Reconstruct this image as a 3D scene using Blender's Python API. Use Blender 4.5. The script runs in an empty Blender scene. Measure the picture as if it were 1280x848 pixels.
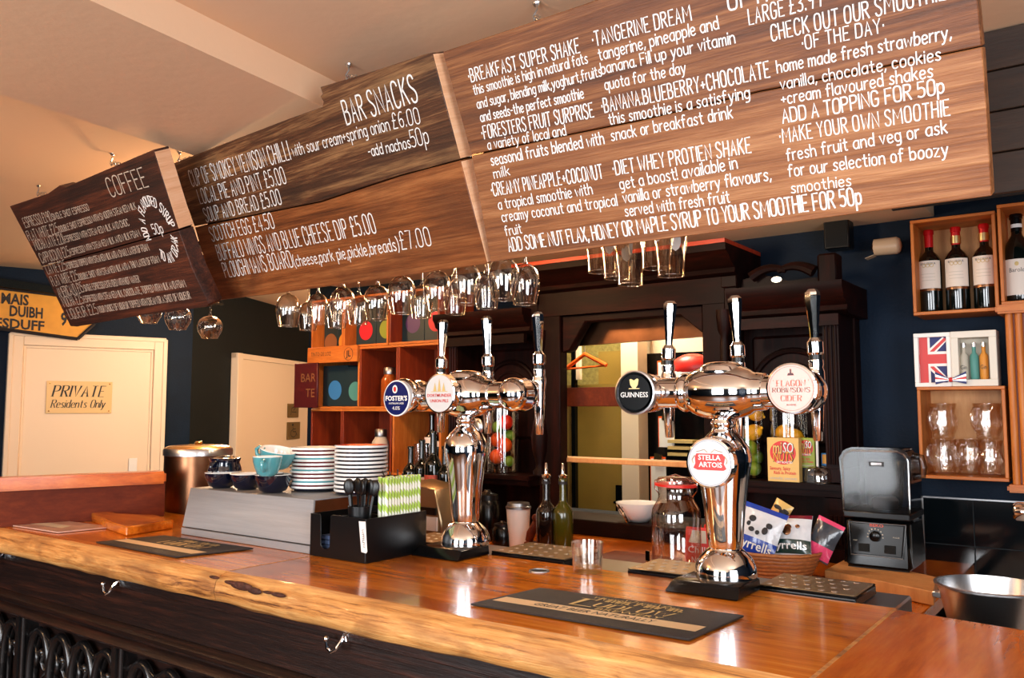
import bpy, bmesh, math, random
from mathutils import Vector, Matrix
random.seed(7)
PI = math.pi
SC = bpy.context.scene
COL = SC.collection

# ---------------------------------------------------------------- camera
F_PX, YAW, PITCH, EYE = 1050.0, math.radians(36.5), math.radians(4.72), Vector((0, 0, 1.5))
cam = bpy.data.cameras.new('camera'); cam.sensor_width = 36.0; cam.lens = 36.0 * F_PX / 1280.0
cam.clip_start = 0.05
cam_o = bpy.data.objects.new('camera', cam); COL.objects.link(cam_o)
cam_o.location = EYE; cam_o.rotation_euler = (PI / 2 + PITCH, 0, YAW)
SC.camera = cam_o

# ---------------------------------------------------------------- world, lights, exposure
w = bpy.data.worlds.new('world'); SC.world = w; w.use_nodes = True
w.node_tree.nodes['Background'].inputs[0].default_value = (0.75, 0.85, 1.0, 1)
w.node_tree.nodes['Background'].inputs[1].default_value = 0.4
SC.view_settings.view_transform = 'Standard'; SC.view_settings.look = 'None'
SC.view_settings.gamma = 1.0; SC.view_settings.use_curve_mapping = False
SC.view_settings.exposure = 0.25
SC.cycles.max_bounces = 10; SC.cycles.transparent_max_bounces = 40
SC.cycles.sample_clamp_indirect = 6.0
SC.cycles.caustics_reflective = False; SC.cycles.caustics_refractive = False

def area(name, loc, target, sx, sy, power, col, spread=180):
    l = bpy.data.lights.new(name, 'AREA'); l.shape = 'RECTANGLE'; l.size = sx; l.size_y = sy
    l.energy = power; l.color = col; l.spread = math.radians(spread)
    o = bpy.data.objects.new(name, l); COL.objects.link(o); o.location = loc
    o.rotation_euler = (Vector(target) - Vector(loc)).to_track_quat('-Z', 'Y').to_euler()
    return o
def lamp(name, loc, power, col, r=0.04):
    l = bpy.data.lights.new(name, 'POINT'); l.energy = power; l.color = col; l.shadow_soft_size = r
    o = bpy.data.objects.new(name, l); COL.objects.link(o); o.location = loc
    return o
DAY = (0.93, 0.96, 1.0); WARM = (1.0, 0.58, 0.27); SOFTW = (1.0, 0.80, 0.58)
# daylight through the pub's front windows, behind and beside the camera
area('window_light', (-1.9, -2.85, 1.55), (-1.6, 1.6, 1.5), 1.3, 1.7, 96, DAY)
area('window_light', (0.35, -2.85, 1.55), (-0.6, 1.6, 1.5), 1.3, 1.7, 96, DAY)
area('window_light', (1.25, 0.2, 1.6), (-0.9, 1.5, 1.7), 1.2, 1.4, 46, DAY)
# pub lamps
lamp('lamp_over_bar', (-2.15, 2.40, 2.08), 15, WARM, 0.06)
lamp('lamp_over_bar', (-3.35, 2.35, 2.15), 20, WARM, 0.06)
lamp('lamp_over_bar', (-1.35, 2.28, 2.06), 14, SOFTW, 0.06)
lamp('lamp_by_window', (-3.2, -0.2, 2.1), 30, WARM, 0.10)
lamp('lamp_in_lobby', (-4.9, 3.6, 2.05), 46, (1.0, 0.72, 0.48), 0.10)
lamp('lamp_in_lobby', (-5.0, 6.0, 2.2), 60, (1.0, 0.72, 0.48), 0.10)
lamp('lamp_in_passage', (-2.2, 3.85, 2.3), 48, (1.0, 0.9, 0.66), 0.10)

# ---------------------------------------------------------------- geometry helpers
CM = Matrix.Rotation(YAW, 3, 'Z') @ Matrix.Rotation(PI / 2 + PITCH, 3, 'X')
def ray(px, py): return CM @ Vector(((px - 640) / F_PX, (424 - py) / F_PX, -1.0))
def on_y(px, py, Y): d = ray(px, py); return EYE + d * (Y / d.y)
def on_z(px, py, Z): d = ray(px, py); return EYE + d * ((Z - EYE.z) / d.z)
def on_pl(px, py, o, n): d = ray(px, py); return EYE + d * ((Vector(o) - EYE).dot(n) / d.dot(n))

class G:
    def __init__(s): s.v = []; s.f = []
    def add(s, vs, fs):
        b = len(s.v); s.v += [Vector(x) for x in vs]; s.f += [[b + i for i in f] for f in fs]; return s
    def box(s, x0, x1, y0, y1, z0, z1):
        return s.add([(x, y, z) for z in (z0, z1) for y in (y0, y1) for x in (x0, x1)],
            [(0, 2, 3, 1), (4, 5, 7, 6), (0, 1, 5, 4), (2, 6, 7, 3), (0, 4, 6, 2), (1, 3, 7, 5)])
    def hexa(s, a, b):      # two quads (lists of 4), corresponding corners
        n = len(a)
        fs = [tuple(range(n - 1, -1, -1)), tuple(range(n, 2 * n))] + [(i, (i + 1) % n, n + (i + 1) % n, n + i) for i in range(n)]
        return s.add(list(a) + list(b), fs)
    def prism(s, pts, off):  # planar polygon extruded by vector
        off = Vector(off); return s.hexa([Vector(p) for p in pts], [Vector(p) + off for p in pts])
    def lathe(s, prof, c=(0, 0, 0), axis='z', n=32, sx=1.0, sy=1.0, cap=(True, True), ridge=None):
        c = Vector(c); vs = []; fs = []
        for k, (r, z) in enumerate(prof):
            for i in range(n):
                a = 2 * PI * i / n; rr = r
                if ridge: rr = r * ridge(a, z)
                x, y = rr * math.cos(a) * sx, rr * math.sin(a) * sy
                p = {'z': (x, y, z), 'x': (z, x, y), 'y': (-x, z, y)}[axis]
                vs.append(c + Vector(p))
        m = len(prof)
        for k in range(m - 1):
            for i in range(n):
                j = (i + 1) % n
                fs.append((k * n + i, k * n + j, (k + 1) * n + j, (k + 1) * n + i))
        if cap[0]: fs.append(tuple(range(n - 1, -1, -1)))
        if cap[1]: fs.append(tuple((m - 1) * n + i for i in range(n)))
        return s.add(vs, fs)
    def tube(s, path, r, n=8, closed=False, flat=1.0):
        path = [Vector(p) for p in path]; m = len(path); vs = []; fs = []
        rs = r if isinstance(r, (list, tuple)) else [r] * m
        up = None
        for k, p in enumerate(path):
            if closed: t = path[(k + 1) % m] - path[k - 1]
            else: t = path[min(k + 1, m - 1)] - path[max(k - 1, 0)]
            t.normalize()
            if up is None:
                up = Vector((0, 0, 1)) if abs(t.z) < .9 else Vector((0, 1, 0))
            a = t.cross(up)
            if a.length < 1e-5: a = t.cross(Vector((1, 0, 0)))
            a.normalize(); up = a.cross(t).normalized(); b = up
            for i in range(n):
                th = 2 * PI * i / n
                vs.append(p + a * (rs[k] * math.cos(th)) + b * (rs[k] * math.sin(th) * flat))
        q = m if closed else m - 1
        for k in range(q):
            k2 = (k + 1) % m
            for i in range(n):
                j = (i + 1) % n
                fs.append((k * n + i, k * n + j, k2 * n + j, k2 * n + i))
        if not closed:
            fs.append(tuple(range(n - 1, -1, -1))); fs.append(tuple((m - 1) * n + i for i in range(n)))
        return s.add(vs, fs)
    def ball(s, c, rx, ry=None, rz=None, n=20, m=12):
        ry = ry or rx; rz = rz or rx
        prof = [(max(math.sin(PI * k / m), .02), -math.cos(PI * k / m)) for k in range(m + 1)]
        vs = []; b = G().lathe(prof, n=n)
        return s.add([Vector(c) + Vector((v.x * rx, v.y * ry, v.z * rz)) for v in b.v], b.f)
    def disc(s, c, r, axis='y', n=32, sx=1.0, dir=-1):
        c = Vector(c); vs = []
        for i in range(n):
            a = 2 * PI * i / n
            x, z = r * sx * math.cos(a), r * math.sin(a)
            vs.append(c + (Vector((x, 0, z)) if axis == 'y' else Vector((x, z, 0))))
        return s.add(vs, [tuple(range(n))])
    def xf(s, M):
        s.v = [M @ v for v in s.v]; return s
    def mv(s, x, y, z): return s.xf(Matrix.Translation((x, y, z)))
    def rot(s, a, ax, piv=(0, 0, 0)):
        T = Matrix.Translation(piv); return s.xf(T @ Matrix.Rotation(a, 4, ax) @ T.inverted())
    def join(s, g): return s.add(g.v, g.f)

def mk(name, g, mat, parent=None, loc=None, bevel=0, smooth=38, kind=None, world=False, label=None, seg=1, fixn=True):
    """link one mesh object. loc = own origin; world = coordinates given in world space"""
    base = Vector((0, 0, 0))
    if world:
        base = parent['_w'] if parent is not None else (loc if loc is not None else Vector((0, 0, 0)))
        base = Vector(base)
    me = bpy.data.meshes.new(name)
    bm = bmesh.new()
    vv = [bm.verts.new(v - base) for v in g.v]
    for f in g.f:
        try: bm.faces.new([vv[i] for i in f])
        except ValueError: pass
    if bevel:
        bm.normal_update()
        es = [e for e in bm.edges if len(e.link_faces) == 2 and e.calc_face_angle(0) > .5]
        bmesh.ops.bevel(bm, geom=es, offset=bevel, segments=seg, affect='EDGES', clamp_overlap=True)
    if fixn: bmesh.ops.recalc_face_normals(bm, faces=bm.faces)
    if smooth:
        th = math.radians(smooth)
        for f in bm.faces: f.smooth = True
        for e in bm.edges:
            if len(e.link_faces) == 2 and e.calc_face_angle(0) > th: e.smooth = False
    bm.to_mesh(me); bm.free()
    me.materials.append(mat)
    o = bpy.data.objects.new(name, me); COL.objects.link(o)
    if parent is not None: o.parent = parent; o.location = (0, 0, 0)
    elif loc is not None: o.location = loc
    o['_w'] = list(base)
    if kind: o['kind'] = kind
    if label: o['label'] = label
    return o
def tag(o, label, cat, group=None):
    o['label'] = label; o['category'] = cat
    if group: o['group'] = group
    return o
def thing(name, label, cat, loc=(0, 0, 0), rz=0, group=None, rot=None):
    o = bpy.data.objects.new(name, None); COL.objects.link(o)
    o.empty_display_size = .05
    o.location = loc; o.rotation_euler = rot or (0, 0, rz); o['_w'] = list(loc)
    return tag(o, label, cat, group)
def dup(root, loc, rz=None, label=None, rot=None, scale=None):
    def cp(o, par):
        c = o.copy(); COL.objects.link(c); c.parent = par
        for ch in list(o.children): cp(ch, c)
        return c
    r = cp(root, None); r.location = loc; r['_w'] = list(loc)
    if rot is not None: r.rotation_euler = rot
    elif rz is not None: r.rotation_euler = (0, 0, rz)
    if scale is not None: r.scale = (scale,) * 3
    if label: r['label'] = label
    return r

# ---------------------------------------------------------------- materials
def lin(c): c = c / 255.0; return c / 12.92 if c <= .04045 else ((c + .055) / 1.055) ** 2.4
def S(r, g, b): return (lin(r), lin(g), lin(b), 1)
_m = {}
def nt(name):
    m = bpy.data.materials.new(name); m.use_nodes = True
    t = m.node_tree; return m, t, t.nodes['Principled BSDF']
def plain(name, col, rough=.5, metal=0, coat=0, spec=.5, bump=0, bscale=60, var=0.0, vscale=6):
    m, t, b = nt(name)
    b.inputs['Base Color'].default_value = col; b.inputs['Roughness'].default_value = rough
    b.inputs['Metallic'].default_value = metal; b.inputs['Coat Weight'].default_value = coat
    b.inputs['Coat Roughness'].default_value = .08; b.inputs['Specular IOR Level'].default_value = spec
    tc = None
    if bump or var:
        tc = t.nodes.new('ShaderNodeTexCoord')
    if bump:
        n = t.nodes.new('ShaderNodeTexNoise'); n.inputs['Scale'].default_value = bscale; n.inputs['Detail'].default_value = 4
        bp = t.nodes.new('ShaderNodeBump'); bp.inputs['Strength'].default_value = bump; bp.inputs['Distance'].default_value = .01
        t.links.new(tc.outputs['Object'], n.inputs['Vector']); t.links.new(n.outputs['Fac'], bp.inputs['Height'])
        t.links.new(bp.outputs['Normal'], b.inputs['Normal'])
    if var:
        n = t.nodes.new('ShaderNodeTexNoise'); n.inputs['Scale'].default_value = vscale; n.inputs['Detail'].default_value = 5
        r = t.nodes.new('ShaderNodeValToRGB')
        r.color_ramp.elements[0].position = .3; r.color_ramp.elements[1].position = .7
        r.color_ramp.elements[0].color = tuple(c * (1 - var) for c in col[:3]) + (1,)
        r.color_ramp.elements[1].color = tuple(min(1, c * (1 + var * .6)) for c in col[:3]) + (1,)
        t.links.new(tc.outputs['Object'], n.inputs['Vector']); t.links.new(n.outputs['Fac'], r.inputs['Fac'])
        t.links.new(r.outputs['Color'], b.inputs['Base Color'])
    return m
def wood(name, cols, axis='x', scale=1.0, rough=.45, coat=0, bump=.25, stain=None, stain_amt=.5, stain_scale=2.0, stretch=14, spec=.5, cpos=(.25, .5, .75)):
    m, t, b = nt(name)
    N, L = t.nodes.new, t.links.new
    tc = N('ShaderNodeTexCoord'); mp = N('ShaderNodeMapping')
    sc = {'x': (1, stretch, stretch), 'y': (stretch, 1, stretch), 'z': (stretch, stretch, 1)}[axis]
    mp.inputs['Scale'].default_value = [x * scale for x in sc]
    oi = N('ShaderNodeObjectInfo'); ad = N('ShaderNodeVectorMath'); ad.operation = 'ADD'
    ml = N('ShaderNodeMath'); ml.operation = 'MULTIPLY'; ml.inputs[1].default_value = 17.0
    L(oi.outputs['Random'], ml.inputs[0]); L(tc.outputs['Object'], ad.inputs[0]); L(ml.outputs[0], ad.inputs[1])
    L(ad.outputs[0], mp.inputs['Vector'])
    n1 = N('ShaderNodeTexNoise'); n1.inputs['Scale'].default_value = 1.3; n1.inputs['Detail'].default_value = 9; n1.inputs['Roughness'].default_value = .62; n1.inputs['Distortion'].default_value = .45
    L(mp.outputs[0], n1.inputs['Vector'])
    n2 = N('ShaderNodeTexNoise'); n2.inputs['Scale'].default_value = 7; n2.inputs['Detail'].default_value = 5; n2.inputs['Roughness'].default_value = .7
    L(mp.outputs[0], n2.inputs['Vector'])
    mx = N('ShaderNodeMix'); mx.data_type = 'FLOAT'; mx.inputs[0].default_value = .38
    L(n1.outputs['Fac'], mx.inputs[2]); L(n2.outputs['Fac'], mx.inputs[3])
    r = N('ShaderNodeValToRGB'); e = r.color_ramp.elements
    e[0].position = cpos[0]; e[0].color = cols[0]; e[1].position = cpos[2]; e[1].color = cols[2]
    x = e.new(cpos[1]); x.color = cols[1]
    L(mx.outputs[0], r.inputs['Fac'])
    out = r.outputs['Color']
    if stain:
        n3 = N('ShaderNodeTexNoise'); n3.inputs['Scale'].default_value = stain_scale; n3.inputs['Detail'].default_value = 6; n3.inputs['Distortion'].default_value = .6
        mp3 = N('ShaderNodeMapping'); mp3.inputs['Scale'].default_value = {'x': (1, 2.5, 2.5), 'y': (2.5, 1, 2.5), 'z': (2.5, 2.5, 1)}[axis]
        L(ad.outputs[0], mp3.inputs['Vector']); L(mp3.outputs[0], n3.inputs['Vector'])
        rr = N('ShaderNodeValToRGB'); rr.color_ramp.elements[0].position = .48; rr.color_ramp.elements[1].position = .68
        mm = N('ShaderNodeMath'); mm.operation = 'MULTIPLY'; mm.inputs[1].default_value = stain_amt
        L(n3.outputs['Fac'], rr.inputs['Fac']); L(rr.outputs['Color'], mm.inputs[0])
        mc = N('ShaderNodeMix'); mc.data_type = 'RGBA'
        L(mm.outputs[0], mc.inputs[0]); L(out, mc.inputs[6]); mc.inputs[7].default_value = stain
        out = mc.outputs[2]
    L(out, b.inputs['Base Color'])
    b.inputs['Roughness'].default_value = rough; b.inputs['Coat Weight'].default_value = coat; b.inputs['Coat Roughness'].default_value = .09
    b.inputs['Specular IOR Level'].default_value = spec
    if bump:
        bp = N('ShaderNodeBump'); bp.inputs['Strength'].default_value = bump; bp.inputs['Distance'].default_value = .004
        L(mx.outputs[0], bp.inputs['Height']); L(bp.outputs['Normal'], b.inputs['Normal'])
    return m
def glass(name, tint=(1, 1, 1, 1), strength=1.0, rough=.02, edge=.55):
    """thin clear glass: see-through, mirror-like at grazing angles"""
    m = bpy.data.materials.new(name); m.use_nodes = True; t = m.node_tree; t.nodes.clear()
    N, L = t.nodes.new, t.links.new
    o = N('ShaderNodeOutputMaterial'); mx = N('ShaderNodeMixShader'); tr = N('ShaderNodeBsdfTransparent'); gl = N('ShaderNodeBsdfGlossy')
    fr = N('ShaderNodeLayerWeight'); fr.inputs['Blend'].default_value = .5
    pw = N('ShaderNodeMath'); pw.operation = 'POWER'; pw.inputs[1].default_value = 2.6; L(fr.outputs['Facing'], pw.inputs[0])
    ml = N('ShaderNodeMath'); ml.operation = 'MULTIPLY_ADD'; ml.inputs[1].default_value = min(.45 * strength, .8); ml.inputs[2].default_value = .05 * strength; ml.use_clamp = True
    lw = N('ShaderNodeLayerWeight'); lw.inputs['Blend'].default_value = .35
    mc = N('ShaderNodeMix'); mc.data_type = 'RGBA'
    mc.inputs[6].default_value = tint; mc.inputs[7].default_value = tuple(c * edge * k for c, k in zip(tint[:3], (1.2, 1.0, .78))) + (1,)  # gold edge tint: warm lamp light put into the glass colour
    L(lw.outputs['Facing'], mc.inputs[0]); L(mc.outputs[2], tr.inputs['Color'])
    gl.inputs['Roughness'].default_value = rough; gl.inputs['Color'].default_value = (1, 1, 1, 1)
    L(pw.outputs[0], ml.inputs[0]); L(ml.outputs[0], mx.inputs[0]); L(tr.outputs[0], mx.inputs[1]); L(gl.outputs[0], mx.inputs[2])
    L(mx.outputs[0], o.inputs['Surface'])
    return m
def emit(name, col, s):
    m = bpy.data.materials.new(name); m.use_nodes = True; t = m.node_tree; b = t.nodes['Principled BSDF']
    b.inputs['Base Color'].default_value = col; b.inputs['Emission Color'].default_value = col; b.inputs['Emission Strength'].default_value = s
    return m

M = dict(
 ceiling=plain('ceiling_plaster', S(240, 204, 168), .8, bump=.08, bscale=30),
 wall_navy=plain('navy_wall_paint', S(8, 26, 44), .6, spec=.15, bump=.15, bscale=90, var=.2),
 wall_teal=plain('dark_green_wall_paint', S(5, 15, 18), .6, spec=.15, bump=.15, bscale=90),
 cream=plain('cream_door_paint', S(236, 214, 186), .45, bump=.05, bscale=20),
 plaster=plain('cream_plaster', S(225, 205, 175), .8, bump=.1),
 floor=wood('floor_boards', (S(50, 28, 14), S(84, 50, 26), S(112, 70, 38)), 'x', 1.2, .4),
 bar=wood('varnished_bar_top', (S(140, 60, 8), S(220, 124, 28), S(246, 172, 72)), 'x', 1.2, .22, coat=.5, bump=.05, stain=S(120, 44, 8), stain_amt=.7, stain_scale=2.6, stretch=20),
 bar2=wood('varnished_bar_end', (S(136, 56, 6), S(204, 104, 18), S(232, 142, 44)), 'y', 1.2, .24, coat=.5, bump=.02, stain=S(96, 38, 10), stain_amt=.5, stretch=10),
 edge=wood('live_edge_wood', (S(84, 42, 16), S(194, 130, 66), S(236, 184, 114)), 'x', 1.3, .5, coat=.1, bump=1.0, cpos=(.37, .47, .66), stain=S(120, 74, 40), stain_amt=.6, stain_scale=7, stretch=26),
 carved=wood('black_stained_oak', (S(5, 6, 8), S(30, 18, 15), S(78, 40, 27)), 'x', 1.5, .36, bump=.8, coat=.1, stretch=20),
 carvedz=wood('black_stained_oak_upright', (S(8, 10, 12), S(24, 22, 22), S(48, 36, 32)), 'z', 1.5, .26, bump=.3, coat=.3, stretch=8),
 mahog=wood('dark_mahogany', (S(6, 2, 1), S(22, 6, 4), S(52, 14, 8)), 'x', 1.5, .5, bump=.2, spec=.1, stretch=8),
 mahogz=wood('dark_mahogany_upright', (S(6, 2, 1), S(22, 6, 4), S(50, 14, 8)), 'z', 1.5, .5, bump=.2, spec=.1, stretch=8),
 crate=wood('pale_crate_pine', (S(140, 66, 18), S(188, 106, 38), S(216, 138, 62)), 'x', 2, .5, bump=.2, stretch=8),
 cratez=wood('pale_crate_pine_upright', (S(140, 66, 18), S(188, 106, 38), S(216, 138, 62)), 'z', 2, .5, bump=.2, stretch=8),
 crated=wood('red_stained_crate_wood', (S(78, 20, 7), S(122, 42, 13), S(150, 62, 22)), 'z', 2, .5, bump=.2, stretch=8),
 ply=wood('plywood_back', (S(176, 112, 58), S(206, 146, 88), S(226, 172, 112)), 'z', 2, .55, bump=.1, stretch=5),
 panel=wood('red_brown_panel', (S(60, 18, 6), S(96, 36, 14), S(128, 56, 24)), 'y', 1.2, .55, spec=.2, bump=.1, stretch=8),
 rail=wood('orange_rail_wood', (S(150, 62, 12), S(206, 104, 30), S(232, 142, 60)), 'y', 1.2, .35, coat=.4, bump=.1, stretch=8),
 board1=wood('menu_board_wood_dark', (S(24, 10, 6), S(66, 30, 16), S(112, 58, 34)), 'x', 1.0, .6, bump=.8, cpos=(.36, .5, .66), stain=S(24, 12, 9), stain_amt=.7, stain_scale=3, stretch=26),
 board2=wood('menu_board_wood_weathered', (S(26, 13, 7), S(82, 46, 24), S(168, 124, 80)), 'x', 1.0, .55, bump=.9, cpos=(.34, .5, .68), stain=S(40, 24, 16), stain_amt=.7, stain_scale=2.4, stretch=26),
 board2b=wood('menu_board_wood_brown', (S(60, 27, 11), S(126, 70, 32), S(172, 110, 62)), 'x', 1.0, .5, bump=.8, cpos=(.32, .5, .68), stain=S(76, 40, 22), stain_amt=.6, stain_scale=2.4, stretch=26),
 board3=wood('menu_board_wood_tan', (S(50, 22, 8), S(112, 63, 30), S(168, 112, 66)), 'x', 1.0, .5, bump=.8, cpos=(.32, .5, .68), stain=S(84, 44, 22), stain_amt=.6, stain_scale=1.8, stretch=26),
 board3b=wood('menu_board_wood_sandy', (S(84, 42, 18), S(140, 86, 46), S(188, 134, 88)), 'x', 1.0, .5, bump=.8, cpos=(.32, .5, .68), stain=S(116, 66, 36), stain_amt=.5, stain_scale=1.8, stretch=26),
 darkplank=wood('dark_brown_cladding', (S(18, 11, 8), S(44, 28, 18), S(66, 44, 30)), 'x', 1.2, .6, bump=.5, stretch=9),
 chalk=plain('white_paint_lettering', S(238, 238, 236), .6),
 chalk2=plain('faint_white_lettering', S(190, 176, 160), .7),
 chrome=plain('polished_chrome', (.86, .86, .87, 1), .05, 1),
 steel=plain('brushed_steel', (.62, .62, .63, 1), .28, 1, bump=.03, bscale=200),
 steel_dk=plain('dull_steel', (.35, .35, .36, 1), .35, 1),
 pan=wood('brushed_steel_panel', ((.22, .22, .225, 1), (.27, .27, .275, 1), (.32, .32, .325, 1)), 'x', 2, .42, bump=.04, stretch=30),
 copper=plain('brown_reflection_steel', (.24, .11, .055, 1), .3, 1, var=.4, vscale=8),
 brass=plain('brass', (.75, .5, .2, 1), .25, 1),
 tray=plain('drip_tray_steel', (.40, .29, .17, 1), .34, .85, bump=.1, bscale=60),
 black=plain('black_plastic', S(10, 11, 13), .32, spec=.4),
 blackg=plain('glossy_black', S(5, 6, 7), .22, spec=.35),
 badgew=plain('badge_white', S(206, 206, 204), .3, coat=.4), lit_end=wood('lamplit_plank_end', (S(206, 140, 96), S(242, 190, 146), S(252, 214, 180)), 'z', 2, .6, bump=.2),
 hole=plain('shadowed_hole', S(5, 5, 5), .9),
 white=plain('white_plastic', S(236, 234, 230), .4),
 ceramic=plain('white_glazed_china', S(240, 238, 234), .12, coat=.6),
 navyc=plain('navy_glazed_china', S(5, 10, 30), .1, coat=.8),
 teal=plain('teal_glazed_china', S(84, 158, 166), .12, coat=.8),
 maroon=plain('maroon_glazed_china', S(98, 20, 34), .12, coat=.8),
 redc=plain('orange_red_glazed_china', S(214, 58, 26), .15, coat=.8),
 glass=glass('clear_glass', (1, .96, .90, 1), 3.0, .03, .40),
 glasst=glass('thick_glass', (.98, .97, .95, 1), 2.6, .03, .55), tank=glass('tankard_glass', (1, .99, .98, 1), 2.8, .05, .8),
 glassd=glass('smoky_plastic', (.60, .62, .64, 1), .5, .10, .35),
 wine=plain('dark_bottle_glass', S(8, 14, 12), .06, coat=.6),
 oil=plain('olive_oil_bottle', S(66, 62, 12), .06, coat=.6),
 vin=plain('dark_vinegar_bottle', S(22, 10, 6), .06, coat=.6),
 label=plain('cream_paper_label', S(228, 214, 200), .6),
 foil=plain('red_foil', S(196, 20, 26), .3, metal=.3),
 gold=plain('gold_foil', (.8, .6, .28, 1), .3, 1),
 red=plain('bright_red', S(206, 34, 24), .4),
 blue=plain('royal_blue', S(28, 64, 156), .35),
 ukblue=plain('flag_blue', S(34, 44, 104), .6),
 navy=plain('badge_navy', S(16, 26, 84), .25, coat=.5),
 pink=plain('badge_pink', S(208, 132, 106), .3, coat=.4),
 salmon=plain('salmon_red_print', S(206, 84, 60), .5),
 lime=plain('lime_skin', S(110, 150, 34), .4, bump=.2, bscale=150, var=.25),
 lemon=plain('lemon_skin', S(240, 176, 30), .4, bump=.2, bscale=150),
 orange=plain('orange_skin', S(240, 92, 22), .4, bump=.2, bscale=150),
 tomato=plain('red_fruit_skin', S(214, 44, 20), .3),
 wicker=None, tile=plain('black_glazed_tile', S(8, 14, 18), .1, coat=.7),
 grout=plain('dark_grout', S(34, 40, 44), .8),
 ochre=plain('ochre_paint', S(134, 108, 40), .6, bump=.1, bscale=150, var=.1),
 ochrel=plain('olive_stippled_paint', S(140, 128, 68), .8, bump=.3, bscale=60, var=.35, vscale=40),
 greyed=plain('warm_grey_paper', S(196, 186, 168), .6),
 print=plain('dark_print', S(30, 26, 28), .6),
 signy=plain('yellow_sign_paint', S(222, 156, 48), .5, var=.12, vscale=9),
 matp=plain('dark_rubber_mat', S(38, 30, 27), .6, bump=.5, bscale=500, var=.25, vscale=60),
 matc=plain('mat_cream_band', S(222, 190, 146), .6),
 goldp=plain('mat_gold_print', S(206, 176, 110), .5),
 signbr=plain('cream_gold_sign', S(226, 190, 130), .35),
 bronze=plain('bronze_plaque', S(120, 96, 50), .35, metal=.6),
 maroonsign=plain('maroon_sign', S(74, 18, 20), .45),
)
def wicker_mat():
    m, t, b = nt('wicker'); N, L = t.nodes.new, t.links.new
    tc = N('ShaderNodeTexCoord'); wv = N('ShaderNodeTexWave'); wv.bands_direction = 'Z'
    wv.inputs['Scale'].default_value = 28; wv.inputs['Distortion'].default_value = 1.5
    n = N('ShaderNodeTexNoise'); n.inputs['Scale'].default_value = 90
    r = N('ShaderNodeValToRGB'); r.color_ramp.elements[0].color = S(92, 40, 16); r.color_ramp.elements[1].color = S(206, 134, 74)
    a = N('ShaderNodeMath'); a.operation = 'MULTIPLY'
    L(tc.outputs['Object'], wv.inputs['Vector']); L(tc.outputs['Object'], n.inputs['Vector'])
    L(wv.outputs['Fac'], a.inputs[0]); L(n.outputs['Fac'], a.inputs[1]); a2 = N('ShaderNodeMath'); a2.operation = 'ADD'; a2.inputs[1].default_value = .25
    L(a.outputs[0], a2.inputs[0]); L(a2.outputs[0], r.inputs['Fac']); L(r.outputs['Color'], b.inputs['Base Color'])
    b.inputs['Roughness'].default_value = .5
    bp = N('ShaderNodeBump'); bp.inputs['Strength'].default_value = .6; bp.inputs['Distance'].default_value = .003
    L(wv.outputs['Fac'], bp.inputs['Height']); L(bp.outputs['Normal'], b.inputs['Normal'])
    return m
M['wicker'] = wicker_mat()
def straw_mat():
    m, t, b = nt('green_striped_straw'); N, L = t.nodes.new, t.links.new
    tc = N('ShaderNodeTexCoord'); sp = N('ShaderNodeSeparateXYZ'); L(tc.outputs['Object'], sp.inputs[0])
    at = N('ShaderNodeMath'); at.operation = 'ARCTAN2'; L(sp.outputs['Y'], at.inputs[0]); L(sp.outputs['X'], at.inputs[1])
    mz = N('ShaderNodeMath'); mz.operation = 'MULTIPLY_ADD'; mz.inputs[1].default_value = 170.0
    L(sp.outputs['Z'], mz.inputs[0]); L(at.outputs[0], mz.inputs[2])
    sn = N('ShaderNodeMath'); sn.operation = 'SINE'; L(mz.outputs[0], sn.inputs[0])
    g = N('ShaderNodeMath'); g.operation = 'GREATER_THAN'; g.inputs[1].default_value = .1; L(sn.outputs[0], g.inputs[0])
    mc = N('ShaderNodeMix'); mc.data_type = 'RGBA'; mc.inputs[6].default_value = S(240, 242, 226); mc.inputs[7].default_value = S(172, 206, 84)
    L(g.outputs[0], mc.inputs[0]); L(mc.outputs[2], b.inputs['Base Color']); b.inputs['Roughness'].default_value = .6
    return m
M['straw'] = straw_mat()

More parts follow.
